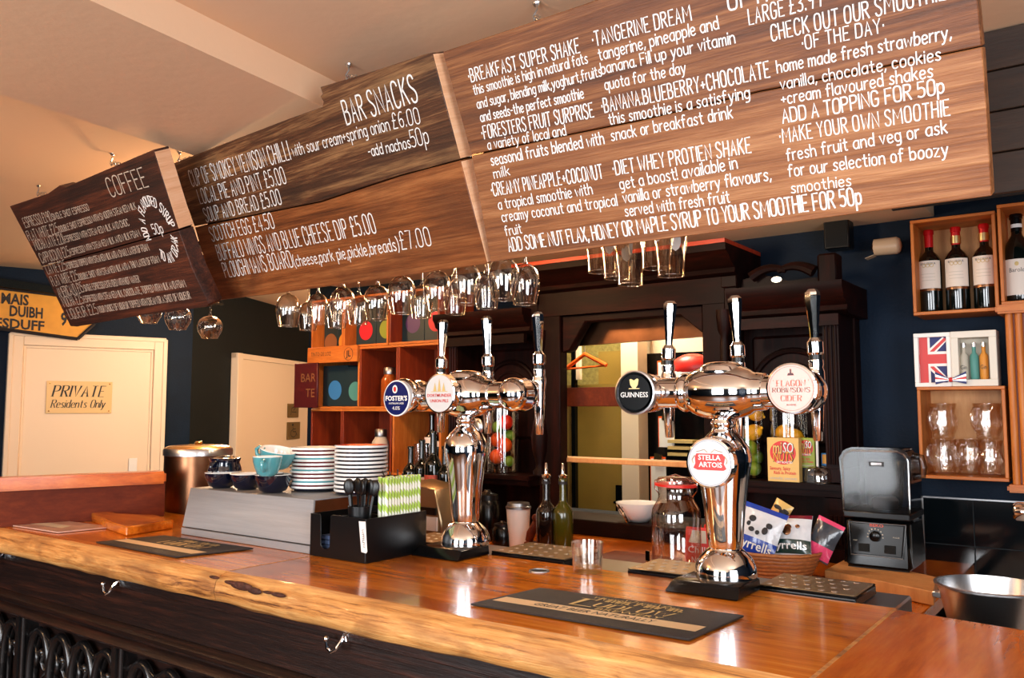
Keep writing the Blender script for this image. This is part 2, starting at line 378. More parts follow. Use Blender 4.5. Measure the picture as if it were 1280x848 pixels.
# ---------------------------------------------------------------- hand lettering
GL = {
'A': "0,0 2,10 4,0;.8,3.5 3.2,3.5", 'B': "0,0 0,10;~0,10 3,10 3.6,7.7 3,5.4 0,5.2;~0,5.2 3.6,5.2 4.2,2.6 3.4,0 0,0",
'C': "~4,8.2 3.4,10 1,10.3 0,8 0,2 1,-.3 3.4,0 4,1.8", 'D': "0,0 0,10;~0,10 3.4,10 4.2,7.5 4.2,2.5 3.4,0 0,0",
'E': "3.6,10 0,10 0,0 3.6,0;0,5.2 2.8,5.2", 'F': "3.6,10 0,10 0,0;0,5.2 2.8,5.2",
'G': "~4,8.2 3.4,10 1,10.3 0,8 0,2 1,-.3 3.4,0 4,2 4,4.6;4,4.6 2.4,4.6", 'H': "0,0 0,10;4,0 4,10;0,5.2 4,5.2",
'I': "0,0 0,10", 'J': "~3,10 3,2 2.2,-.2 .6,0 0,1.8", 'K': "0,0 0,10;3.8,10 0,4.6;1.2,6 4,0", 'L': "0,10 0,0 3.4,0",
'M': "0,0 .3,10 3,3.5 5.7,10 6,0", 'N': "0,0 0,10 4.4,0 4.4,10",
'O': "~2.1,10.2 .5,9.8 0,7.5 0,2.5 .5,.2 2.1,-.2 3.7,.2 4.2,2.5 4.2,7.5 3.7,9.8 2.1,10.2",
'P': "0,0 0,10;~0,10 3.4,10 4,7.6 3.2,5 0,4.8", 'Q': "~2.1,10.2 .5,9.8 0,7.5 0,2.5 .5,.2 2.1,-.2 3.7,.2 4.2,2.5 4.2,7.5 3.7,9.8 2.1,10.2;2.6,2.4 4.4,-.8",
'R': "0,0 0,10;~0,10 3.4,10 4,7.8 3.2,5.4 0,5.2;1.6,5.2 4,0", 'S': "~3.8,8.6 3.2,10.2 1,10.2 .1,8.4 .6,6.2 3.4,4.2 4,2 3,-.2 .8,-.2 0,1.6",
'T': "2,0 2,10;0,10 4,10", 'U': "~0,10 0,2.4 .8,-.1 2.1,-.2 3.4,-.1 4.2,2.4 4.2,10", 'V': "0,10 2.1,0 4.2,10",
'W': "0,10 1.4,0 3,7.5 4.6,0 6,10", 'X': "0,0 4,10;0,10 4,0", 'Y': "0,10 2,5 4,10;2,5 2,0", 'Z': "0,10 4,10 0,0 4,0",
'a': "~3.4,6.2 1.4,6.6 0,4.6 0,1.8 1.2,-.1 2.6,.4 3.4,2.4;3.4,6.4 3.4,0", 'b': "0,10 0,0;~0,4.6 1.2,6.5 2.8,6.2 3.4,4 3.2,1 1.6,-.2 0,1.4",
'c': "~3,5.4 1.8,6.6 .4,5.8 0,3.2 .4,.6 1.8,-.2 3,.9", 'd': "3.4,10 3.4,0;~3.4,4.6 2.2,6.5 .6,6.2 0,4 .2,1 1.8,-.2 3.4,1.4",
'e': "~.1,3.2 3.3,3.4 3.1,5.6 1.8,6.6 .3,5.6 0,3 .5,.4 1.9,-.2 3.2,.9", 'f': "~3,9.4 1.8,10.2 1,8.8 1,6 1,0;0,6.2 2.6,6.2",
'g': "~3.4,4.6 2.2,6.5 .6,6.2 0,4 .2,1 1.8,-.2 3.4,1.4;~3.4,6.4 3.4,-1.2 2.4,-3 .6,-2.8", 'h': "0,10 0,0;~0,4.6 1.4,6.5 2.8,6.2 3.3,4.4 3.3,0",
'i': "0,6.4 0,0;0,8.3 0,9.1", 'j': "~1.4,6.4 1.4,-1.4 .8,-2.8 0,-2.6;1.4,8.3 1.4,9.1", 'k': "0,10 0,0;2.8,6.4 0,2.8;1,3.8 3,0", 'l': "0,10 0,0",
'm': "0,6.4 0,0;~0,4.8 1.2,6.5 2.2,6 2.4,4.4 2.4,0;~2.4,4.8 3.6,6.5 4.6,6 4.8,4.4 4.8,0", 'n': "0,6.4 0,0;~0,4.6 1.4,6.5 2.8,6.2 3.3,4.4 3.3,0",
'o': "~1.7,6.6 .3,5.8 0,3.2 .3,.6 1.7,-.2 3.1,.6 3.4,3.2 3.1,5.8 1.7,6.6", 'p': "0,6.4 0,-3.4;~0,4.6 1.2,6.5 2.8,6.2 3.4,4 3.2,1 1.6,-.2 0,1.4",
'q': "~3.4,4.6 2.2,6.5 .6,6.2 0,4 .2,1 1.8,-.2 3.4,1.4;3.4,6.4 3.4,-3.4", 'r': "0,6.4 0,0;~0,4.2 .9,6.2 2.2,6.4",
's': "~2.8,5.6 1.6,6.7 .3,5.6 .6,3.9 2.4,2.7 2.8,1 1.5,-.2 0,.8", 't': "~1.2,9.2 1.2,2 1.6,0 2.7,.2;0,6.4 2.6,6.4",
'u': "~0,6.4 0,2 .6,0 1.8,-.2 3.3,2;3.3,6.4 3.3,0", 'v': "0,6.4 1.6,0 3.2,6.4", 'w': "0,6.4 1,0 2.3,5 3.6,0 4.6,6.4", 'x': "0,6.4 3,0;0,0 3,6.4",
'y': "0,6.4 1.7,0;~3.4,6.4 1.9,0 1,-2.8 0,-3", 'z': "0,6.4 3,6.4 0,0 3,0",
'0': "~2,10.2 .4,9.6 0,7.5 0,2.5 .4,.4 2,-.2 3.6,.4 4,2.5 4,7.5 3.6,9.6 2,10.2", '1': "0,8.4 1,10 1,0", '2': "~0,8.4 .8,10 3,10 3.8,8 2.8,5 0,0;0,0 3.8,0",
'3': "~0,9 1.4,10.2 3.4,9.4 3.4,6.6 1.6,5.4;~1.6,5.4 3.8,4.4 3.8,1.2 2,-.2 0,.8", '4': "3,0 3,10 0,3.2 4,3.2", '5': "3.6,10 .4,10 .2,5.6;~.2,5.6 2.4,6.4 3.9,4.6 3.6,1 1.8,-.2 0,.8",
'6': "~3.4,9.4 1.4,10 0,6.5 0,2.4 1.2,-.2 3.2,.2 3.8,2.8 3,5.2 1.2,5.2 .1,3.4", '7': "0,10 3.8,10 1.4,0", '8': "~2,10.2 .4,9 .6,6.6 3.4,4 3.8,1.4 2,-.2 .2,1.4 .6,4 3.4,6.6 3.6,9 2,10.2",
'9': "~3.6,6.4 2.2,4.6 .4,5.6 .2,8.6 1.8,10.2 3.6,9 3.7,5 3,0", '£': "~3.8,8.4 3,10.2 1.4,10 1,8 1.2,4 0,0;0,0 3.8,0;0,5.2 2.8,5.2",
'+': "1.5,2.2 1.5,6.2;0,4.2 3,4.2", '.': "0,0 0,.9", ',': ".6,1 0,-1.4", '-': "0,4.4 2,4.4", '(': "~1.4,11 .2,8 0,4 .3,1 1.4,-1.6", ')': "~0,11 1.2,8 1.4,4 1.1,1 0,-1.6",
'!': "0,10 0,3;0,0 0,.9", '·': "0,4.2 0,5.2", "'": "0,10 0,7.8", '&': "~4,0 .8,7.2 1,10 2.6,10 2.8,7.6 .2,4 .2,.8 1.8,-.2 3.8,3.4", '%': "0,0 4,10;~.8,10 0,8.6 .8,7.2 1.6,8.6 .8,10;~3.2,2.8 2.4,1.4 3.2,0 4,1.4 3.2,2.8",
}
def chaikin(p, it=2):
    for _ in range(it):
        q = [p[0]]
        for a, b in zip(p, p[1:]):
            q.append((a[0] * .75 + b[0] * .25, a[1] * .75 + b[1] * .25)); q.append((a[0] * .25 + b[0] * .75, a[1] * .25 + b[1] * .75))
        q.append(p[-1]); p = q
    return p
_gc = {}
def glyph(ch, it=2):
    if (ch, it) not in _gc:
        st = []
        for s in GL[ch].split(';'):
            cur = s[0] == '~'; s = s.lstrip('~')
            p = [tuple(float(x) for x in q.split(',')) for q in s.split(' ')]
            st.append(chaikin(p, it) if cur and it else p)
        _gc[(ch, it)] = (st, max(x for s in st for x, y in s))
    return _gc[(ch, it)]
def advance(text, gap=1.5, space=2.6):
    x = 0
    for ch in text: x += space if ch == ' ' else glyph(ch)[1] + gap
    return max(x - gap, .1)
def ribbon(g, pts, wd, lift):
    n = len(pts); L = []; R = []
    for i, p in enumerate(pts):
        a = pts[max(i - 1, 0)]; b = pts[min(i + 1, n - 1)]
        t = (b - a)
        if t.length < 1e-9: return
        t.normalize()
        s = t.cross(lift).normalized() * (wd / 2)
        e = Vector((0, 0, 0))
        if i == 0: e = -t * wd * .35
        if i == n - 1: e = t * wd * .35
        L.append(p + s + e); R.append(p - s + e)
    g.add(L + R, [(i, i + 1, n + i + 1, n + i) for i in range(n - 1)])
def letters(g, text, a, b, up, h, wt=.13, lift=None, jit=.03, gap=1.5, space=2.6, it=2, both=1.0, rnd=random):
    """stroke lettering from point a to point b; up = unit vector, h = capital height"""
    a = Vector(a); b = Vector(b); u = (b - a).normalized(); Ln = (b - a).length
    lift = lift if lift is not None else u.cross(up).normalized()
    sx = Ln / advance(text, gap, space); x = 0
    for ch in text:
        if ch == ' ': x += space; continue
        st, wd = glyph(ch, it)
        dy = rnd.uniform(-1, 1) * jit * 10; sh = rnd.uniform(-1, 1) * jit
        for s in st:
            pts = [a + u * ((x + px + sh * py) * sx) + up * ((py + dy * .4) * h / 10) + lift * .0007 for px, py in s]
            ribbon(g, pts, wt * h, lift)
        x += wd + gap
def serifs(g, text, c, right, up, w_, h, wt=.15, shear=0.0, n=None, gap=1.9, space=3.2):
    """book-face lettering: thick uprights, thin levels, foot and head serifs; centred on c"""
    right = Vector(right).normalized(); up = Vector(up).normalized(); n = n or right.cross(up)
    sx = w_ / (advance(text, gap, space) + 1.0); x = .5; a = Vector(c) - right * (w_ / 2) - up * (h / 2)
    P = lambda px, py: a + right * ((x + px) * sx + shear * py * h / 10) + up * (py * h / 10)
    for ch in text:
        if ch == ' ': x += space; continue
        st, wd = glyph(ch, 2)
        for s_ in st:
            pts = [P(px, py) for px, py in s_]
            m_ = len(pts); L_ = []; R_ = []
            for i in range(m_):
                t_ = pts[min(i + 1, m_ - 1)] - pts[max(i - 1, 0)]
                if t_.length < 1e-9: t_ = right.copy()
                t_.normalize(); k_ = abs(t_.dot(up)); hw_ = wt * h * (.30 + .70 * k_ ** 1.5) / 2
                sd = t_.cross(n).normalized() * hw_; L_.append(pts[i] + sd); R_.append(pts[i] - sd)
            g.add(L_ + R_, [(i, i + 1, m_ + i + 1, m_ + i) for i in range(m_ - 1)])
            for (p0, p1) in ((s_[0], s_[1]), (s_[-1], s_[-2])):
                if abs(p0[1] - p1[1]) > 1.4 * abs(p0[0] - p1[0]) and (abs(p0[1]) < .15 or abs(p0[1] - 10) < .15 or abs(p0[1] - 6.4) < .15 or abs(p0[1] + 3.4) < .2) and len(s_) < 6:
                    q_ = P(*p0); hs_ = 1.15 * sx; ts_ = wt * h * .16; inw = -1 if p0[1] > 3 else 1
                    g.add([q_ - right * hs_, q_ + right * hs_, q_ + right * hs_ + up * inw * ts_, q_ - right * hs_ + up * inw * ts_], [(0, 1, 2, 3)])
        x += wd + gap
def typeset(name, text, mat, parent, c, size, up=(0, 0, 1), right=(1, 0, 0), width=None, shear=0.0, offset=0.0, ext=.0003, align='CENTER', label=None):
    """printed lettering as one flat mesh, centred at world point c"""
    cu = bpy.data.curves.new(name, 'FONT'); cu.body = text; cu.size = 1.0; cu.align_x = align; cu.align_y = 'CENTER'
    cu.shear = shear; cu.offset = offset; cu.extrude = 0; cu.resolution_u = 2
    o = bpy.data.objects.new(name, cu); COL.objects.link(o)
    dg = bpy.context.evaluated_depsgraph_get(); me = bpy.data.meshes.new_from_object(o.evaluated_get(dg))
    COL.objects.unlink(o); bpy.data.objects.remove(o); bpy.data.curves.remove(cu)
    xs = [v.co.x for v in me.vertices] or [0, 1]
    W0 = max(xs) - min(xs); sx = size if width is None else width / max(W0, 1e-6); cx = (max(xs) + min(xs)) / 2 if align == 'CENTER' else 0
    right = Vector(right).normalized(); up = Vector(up).normalized(); n = right.cross(up)
    base = Vector(parent['_w'])
    for v in me.vertices:
        p = v.co.copy(); v.co = Vector(c) + right * ((p.x - cx) * sx) + up * (p.y * size) + n * ext - base
    me.materials.clear(); me.materials.append(mat)
    q = bpy.data.objects.new(name, me); COL.objects.link(q); q.parent = parent
    q['_w'] = list(base)
    if label: q['label'] = label
    return q
# ================================================================ THE ROOM
def struct(name, g, mat, **k):
    return mk(name, g, mat, kind='structure', **k)
CZ = 2.54                                   # main ceiling
RZ = 2.19                                   # soffit over the back bar
struct('floor', G().box(-10, 1.5, -3.1, 8, -.1, 0), M['floor'])
struct('ceiling', G().box(-10, 1.5, -3.1, 8, CZ, CZ + .1), M['ceiling'])
# boxed beam crossing the ceiling
bz = 2.44
q = [on_z(403, 133, bz), on_z(112, 0, bz), on_z(0, 118, bz), on_z(155, 167, bz), on_z(245, 195, bz)]
ur = (q[0] - q[1]).normalized(); ul = (q[4] - q[2]).normalized()
A, B = q[1] - ur * 1.6, q[0] + ur * .75
D_, C_ = q[2] - ul * 1.7, q[4] + ul * .75
struct('trim_1', G().prism([A, B, C_, D_], (0, 0, CZ - bz)), M['ceiling'])
# lowered far ceiling at the left, beyond the beam
struct('trim_2', G().box(-3.62, -.55, 2.85, 3.42, RZ, CZ), M['ceiling'])
# left wall with the private door
P0 = Vector((-6.22, 3.98, 0)); dl = Vector((.306, .952, 0)); nl = Vector((.952, -.306, 0))
def wall_quad(a, b, z0, z1, n, th=.12): return G().prism([a + Vector((0, 0, z0)), b + Vector((0, 0, z0)), b + Vector((0, 0, z1)), a + Vector((0, 0, z1))], -n * th)
struct('wall_left', wall_quad(P0 - dl * 7.4, P0, 0, CZ, nl), M['wall_navy'])
dB = Vector((-.468, .884, 0)); nB = Vector((.884, .468, 0))
struct('wall_left_return', wall_quad(P0, P0 + dB * 5, 0, CZ, nB), M['wall_teal'])
struct('wall_far', G().box(-10, 1.5, 7.7, 7.8, 0, CZ), M['plaster'])
X0 = on_y(386, 440, 3.3).x
OX0, OX1, OZ0, OZ1 = -2.32, -1.325, 1.03, 1.92        # serving hatch through the back wall
gw = G().box(X0, OX0, 3.3, 3.42, 0, CZ).box(OX1, 1.5, 3.3, 3.42, 0, CZ).box(OX0, OX1, 3.3, 3.42, 0, OZ0).box(OX0, OX1, 3.3, 3.42, OZ1, CZ)
struct('wall_back', gw, M['wall_navy'])
jx = on_y(983, 350, 3.18).x
struct('wall_right', G().box(1.4, 1.5, -3.1, 3.4, 0, .9).box(1.4, 1.5, -3.1, 3.4, 2.2, CZ).box(1.4, 1.5, .8, 3.4, .9, 2.2).box(1.4, 1.5, -3.1, -.4, .9, 2.2), M['wall_navy'])
struct('wall_front', G().box(-10, 1.5, -3.1, -3, 0, .75).box(-10, 1.5, -3.1, -3, 2.35, CZ)
       .box(-10, -2.6, -3.1, -3, .75, 2.35).box(-1.2, -.35, -3.1, -3, .75, 2.35).box(1.05, 1.5, -3.1, -3, .75, 2.35), M['wall_navy'])
def window(i, a, b, z0, z1, vert=2, hor=2):
    """frame of glazing bars between a and b"""
    u = (b - a); Lh = u.length; u.normalize(); n = Vector((-u.y, u.x, 0)) * .05
    g = G()
    for k in range(vert + 1):
        c = a + u * (Lh * k / vert); g.prism([c - u * .025 + Vector((0, 0, z0)), c + u * .025 + Vector((0, 0, z0)), c + u * .025 + Vector((0, 0, z1)), c - u * .025 + Vector((0, 0, z1))], n)
    for k in range(hor + 1):
        z = z0 + (z1 - z0) * k / hor; g.prism([a + Vector((0, 0, z - .025)), b + Vector((0, 0, z - .025)), b + Vector((0, 0, z + .025)), a + Vector((0, 0, z + .025))], n)
    struct('window_%d' % i, g, M['white'])
window(1, Vector((-2.6, -3.06, 0)), Vector((-1.2, -3.06, 0)), .75, 2.35)
window(2, Vector((-.35, -3.06, 0)), Vector((1.05, -3.06, 0)), .75, 2.35)
window(3, Vector((1.44, .8, 0)), Vector((1.44, -.4, 0)), .9, 2.2)

# --- door 1 : cream, PRIVATE Residents Only
def onL(px, py, off=0): return on_pl(px, py, P0 + nl * off, nl)
a = onL(9, 500, .02); b = onL(204, 500, .02)
sa = (a - P0).dot(dl); sb = (b - P0).dot(dl); ztop = onL(110, 421, .02).z
def ql(s0, s1, z0, z1, off, th):
    A_ = P0 + dl * s0 + nl * off; B_ = P0 + dl * s1 + nl * off
    return G().prism([A_ + Vector((0, 0, z0)), B_ + Vector((0, 0, z0)), B_ + Vector((0, 0, z1)), A_ + Vector((0, 0, z1))], nl * th)
d1 = mk('door_1', ql(sa + .1, sb - .1, 0, ztop - .1, 0, .02), M['cream'], kind='structure')
d1['_w'] = [0, 0, 0]
fr = ql(sa, sa + .085, 0, ztop, 0, .05).join(ql(sb - .085, sb, 0, ztop, 0, .05)).join(ql(sa + .085, sb - .085, ztop - .085, ztop, 0, .05))
fr.join(ql(sa + .085, sa + .105, 0, ztop - .085, 0, .03)).join(ql(sb - .105, sb - .085, 0, ztop - .085, 0, .03)).join(ql(sa + .1, sb - .1, ztop - .105, ztop - .085, 0, .03))
fr.join(ql(sa - .012, sa + .02, 0, ztop, .0, .062)).join(ql(sb - .02, sb + .012, 0, ztop, 0, .062)).join(ql(sa, sb, ztop - .02, ztop + .012, 0, .062))
mk('door_frame', fr, M['cream'], d1, bevel=.004, world=True)
lk = onL(166, 582, .03); mk('lock_plate', G().box(-.03, .03, -.006, .006, -.055, .055).rot(-math.atan2(dl.x, dl.y) + PI / 2, 'Z').mv(*lk), M['white'], d1, world=True)
sgn = onL(99.5, 497, .024)
pw = (onL(140, 500) - onL(58, 500)).length; ph = onL(99, 477).z - onL(99, 517).z
def sign_local(w_, h_, t_): return G().box(-w_ / 2, w_ / 2, -t_, 0, -h_ / 2, h_ / 2)
rzL = math.atan2(dl.y, dl.x)
ps = thing('private_sign', 'cream and gold PRIVATE Residents Only sign on the cream door', 'sign', sgn)
mk('sign_plate', G().prism([sgn - dl * pw / 2 - Vector((0, 0, ph / 2)), sgn + dl * pw / 2 - Vector((0, 0, ph / 2)), sgn + dl * pw / 2 + Vector((0, 0, ph / 2)), sgn - dl * pw / 2 + Vector((0, 0, ph / 2))], nl * .006), M['signbr'], ps, world=True, bevel=.002)
g = G(); serifs(g, 'PRIVATE', sgn + nl * .0068 + Vector((0, 0, ph * .19)) - dl * .01, dl, (0, 0, 1), pw * .80, ph * .34, wt=.15, shear=.22, n=nl); mk('lettering', g, M['print'], ps, world=True, smooth=0)
g = G(); serifs(g, 'Residents Only', sgn + nl * .0068 - Vector((0, 0, ph * .20)) - dl * .01, dl, (0, 0, 1), pw * .82, ph * .24, wt=.13, shear=.22, n=nl, gap=1.5); mk('lettering', g, M['print'], ps, world=True, smooth=0)
for i in (-1, 1):
    for j in (-1, 1): mk('screw', G().ball(sgn + nl * .007 + dl * i * (pw / 2 - .02) + Vector((0, 0, j * (ph / 2 - .018))), .006, n=8, m=5), M['brass'], ps, world=True)

# --- door 2 : cream door to the toilets on the return wall
def onB(px, py, off=0): return on_pl(px, py, P0 + nB * off, nB)
e0 = (onB(290, 500, .02) - P0).dot(dB); ztp = onB(300, 445, .02).z
def qb(s0, s1, z0, z1, off, th):
    A_ = P0 + dB * s0 + nB * off; B_ = P0 + dB * s1 + nB * off
    return G().prism([A_ + Vector((0, 0, z0)), B_ + Vector((0, 0, z0)), B_ + Vector((0, 0, z1)), A_ + Vector((0, 0, z1))], nB * th)
d2 = mk('door_2', qb(e0 + .1, e0 + 3.6, 0, ztp, 0, .03), M['cream'], kind='structure'); d2['_w'] = [0, 0, 0]
mk('door_frame', qb(e0, e0 + .1, 0, ztp + .02, 0, .07).join(qb(e0, e0 + 3.6, ztp - .03, ztp + .02, 0, .05)), M['cream'], d2, world=True, bevel=.004)
for (px, py, w_, h_, ic, lb) in ((366, 513.5, 13, 17, 0, 'small bronze baby changing plaque above the wheelchair plaque'), (366.5, 538.5, 15.5, 21, 1, 'bronze plaque with a black wheelchair symbol on the cream wall')):
    c = onB(px, py, .034); ww = (onB(px + w_ / 2, py) - onB(px - w_ / 2, py)).length / 2; hh = (onB(px, py - h_ / 2).z - onB(px, py + h_ / 2).z) / 2
    t = thing('door_plaque', lb, 'sign', c)
    mk('plate', G().prism([c - dB * ww - Vector((0, 0, hh)), c + dB * ww - Vector((0, 0, hh)), c + dB * ww + Vector((0, 0, hh)), c - dB * ww + Vector((0, 0, hh))], nB * .008), M['bronze'], t, world=True)
    g = G(); up = Vector((0, 0, 1)); sx_, sz_ = ww / 5, hh / 5
    def pl(pts, wd): ribbon(g, [c + dB * (x * sx_) + up * (z * sz_) + nB * .009 for x, z in pts], wd * hh, nB)
    if ic:
        pl([(-.4 + 2.2 * math.cos(a_), -1.6 + 2.2 * math.sin(a_)) for a_ in [PI * .6 + k * PI * 1.45 / 10 for k in range(11)]], .1)
        pl([(-.9, 2.2), (-.7, -.6), (1.4, -.7), (2.4, -2.9)], .13); pl([(-.8, 1.0), (1.2, .9)], .1)
        g.add([c + dB * ((-1 + .8 * math.cos(k * PI / 4)) * sx_) + up * ((3.4 + .8 * math.sin(k * PI / 4)) * sz_) + nB * .009 for k in range(8)], [tuple(range(8))])
    else:
        pl([(-2.5, -3), (-1.8, 1.8), (.6, 2.4)], .14); pl([(-1.6, -1), (2.6, -1.2)], .12); pl([(.2, .2), (2.2, 2.6)], .14)
    mk('symbol', g, M['print'], t, world=True, smooth=0)

# yellow arrow road sign, dark strip above
sg = [onL(-70, 352, .09), onL(95, 372, .09), onL(118, 405, .09), onL(97, 424, .09), onL(-70, 402, .09)]
rs = thing('road_sign', 'old yellow arrow-ended place name sign above the private door', 'sign', sg[0])
mk('sign_board', G().prism(sg, -nl * .03), M['signy'], rs, world=True, bevel=.003)
ed = G(); 
for p_, q_ in ((sg[4], sg[3]), (sg[3], sg[2]), (sg[0], sg[1])): ed.tube([p_ + nl * .004, q_ + nl * .004], .014, n=6)
mk('black_border', ed, M['print'], rs, world=True)
for txt, c_, wpx, hpx in (('MAIS', (19, 375), 34, 14), ('DUIBH', (33, 391), 41, 14), ('JAMESDUFF', (8, 405), 96, 13), ('9', (80, 400), 8, 17)):
    c = onL(*c_, .093); ww = (onL(c_[0] + wpx / 2, c_[1]) - onL(c_[0] - wpx / 2, c_[1])).length; hh = (onL(c_[0], c_[1] - hpx / 2).z - onL(c_[0], c_[1] + hpx / 2).z)
    typeset('lettering', txt, M['print'], rs, c, hh * 1.3, right=(dl + Vector((0, 0, -.03))), width=ww, offset=.03)
struct('trim_3', G().prism([onL(-80, 338, .05), onL(100, 366, .05), onL(100, 374, .05), onL(-80, 350, .05)], nl * .12), M['wall_teal'])

ZB = 1.10
# low wood panelled partition closing the left end of the bar
nP = nl; oP = Vector((-2.95, 1.7, 1.1))
def onP(px, py, off=0): return on_pl(px, py, oP + nP * off, nP)
r0 = onP(-60, 600); r1 = onP(207, 590) + dl * .0
t0 = Vector((r0.x, r0.y, ZB + .001)); t1 = Vector((r1.x, r1.y, ZB + .001)); zr = onP(100, 594).z
pt = thing('partition_panel', 'low red brown panelled partition with a wooden rail at the left end of the bar', 'partition', t1)
mk('panel', G().prism([t0 + Vector((0, 0, .0)), t1, t1 + Vector((0, 0, zr - .03 - ZB)), t0 + Vector((0, 0, zr - .03 - ZB))], -nP * .03), M['panel'], pt, world=True)
mk('rail', G().prism([t0 + nP * .02 + Vector((0, 0, zr - .045 - ZB)), t1 + nP * .02 + Vector((0, 0, zr - .045 - ZB)), t1 + nP * .02 + Vector((0, 0, zr - ZB)), t0 + nP * .02 + Vector((0, 0, zr - ZB))], -nP * .09), M['rail'], pt, world=True, bevel=.008, seg=2)

# ================================================================ BAR COUNTER

bar = thing('bar_counter', 'long varnished live-edge wooden bar with carved black front panels', 'bar counter', (-1.6, 1.5, 0))
XL, XJ1, XJ2, XR = -3.6, on_z(330, 706, ZB).x, -.405, 1.1
def noise1(x, s=0): return math.sin(x * 7.1 + s) * .5 + math.sin(x * 17.3 + s * 2.1) * .3 + math.sin(x * 41.7 + s * .7) * .2
def fy(x): return 1.247 + noise1(x, 1) * .006
def slab(name, x0, x1, mtop, medge, seg=.02):
    n = max(2, int((x1 - x0) / seg)); g = G(); ge = G(); rows = []; rowe = []
    for i in range(n + 1):
        x = x0 + (x1 - x0) * i / n
        rows.append([(x, 1.845, 1.03), (x, 1.845, ZB), (x, fy(x) + .035 + noise1(x, 5) * .008, ZB)])
        rowe.append([(x, fy(x) + .035 + noise1(x, 5) * .008, ZB), (x, fy(x) + .012 + noise1(x, 2) * .005, ZB - .006 + noise1(x, 8) * .0025), (x, fy(x) - .004 + noise1(x, 3) * .003, ZB - .02),
                     (x, fy(x) - .008 + noise1(x * 1.7, 4) * .004, ZB - .045), (x, fy(x) + noise1(x, 6) * .004, ZB - .066 + noise1(x, 9) * .003), (x, fy(x) + .02, ZB - .076 + noise1(x * .8, 7) * .004), (x, 1.845, ZB - .07)])
    for R_, gg in ((rows, g), (rowe, ge)):
        m = len(R_[0]); vs = [p for r in R_ for p in r]
        fs = [(i * m + j, i * m + j + 1, (i + 1) * m + j + 1, (i + 1) * m + j) for i in range(n) for j in range(m - 1)]
        gg.add(vs, fs)
    for R_, E_ in ((rows[0], rowe[0]), (rows[-1], rowe[-1])):
        ge.add(R_[1:] + E_[1:], [tuple(range(len(R_) + len(E_) - 2))])
    o = mk(name, g, mtop, bar, world=True, smooth=60, fixn=True)
    e = mk('live_edge', ge, medge, o, world=True, smooth=60)
    return o
slab('counter_slab', XL, XJ1 - .001, M['bar'], M['edge'])
slab('counter_slab', XJ1 + .001, XJ2 - .0015, M['bar'], M['edge'])
# end slab, grain running across
g = G().box(XJ2 + .0015, XR, 1.24, 1.80, ZB - .07, ZB + .001)
g = G().prism([Vector((XJ2 + .0015, 1.10, ZB - .07)), Vector((XR, 1.10, ZB - .07)), Vector((XR, 1.62, ZB - .07)), Vector((XJ2 + .0015, 1.83, ZB - .07))], (0, 0, .071))
mk('end_slab', g, M['bar2'], bar, world=True, bevel=.002)
M['knot'] = plain('dark_knot', S(70, 30, 14), .7, bump=.6, bscale=80, var=.6, vscale=60)
# dark knots in the edge
for (px, py, rx, rz_) in ((302, 733, .044, .010), (318, 739, .026, .008), (290, 729, .03, .005), (348, 744, .026, .005), (335, 741, .02, .003), (268, 722, .02, .004)):
    p = on_y(px, py, 1.2385)
    mk('knot', G().ball(p, rx, .006, rz_, n=14, m=8), M['knot'], bar, world=True, label='dark knot in the live edge')
# ledge behind the bar top carrying the drip trays, under-bar body
mk('service_ledge', G().box(-2.2, -.42, 1.85, 2.06, 1.045, 1.085), M['steel_dk'], bar, world=True, bevel=.004)
mk('body', G().box(XL + .02, XR, 1.42, 1.80, 0, 1.03), M['carved'], bar, world=True)
mk('frieze_board', G().box(XL, XR, 1.30, 1.40, .895, 1.022), M['carved'], bar, world=True, bevel=.003)
mk('frieze_board', G().box(XL, XR, 1.288, 1.31, .995, 1.024), M['carved'], bar, world=True, bevel=.002)
gm = G()
prof = [(1.40, .895), (1.275, .895), (1.268, .888), (1.272, .876), (1.285, .87), (1.285, .864), (1.262, .858), (1.256, .85), (1.262, .842), (1.285, .838), (1.30, .83), (1.40, .83)]
gm.prism([Vector((XL, y, z)) for y, z in prof], (XR - XL, 0, 0))
mk('moulding', gm, M['carved'], bar, world=True, smooth=50)
mk('back_board', G().box(XL, XR, 1.362, 1.42, .1, .84), M['carved'], bar, world=True)
mk('plinth', G().box(XL, XR, 1.33, 1.42, 0, .14), M['carved'], bar, world=True, bevel=.01)
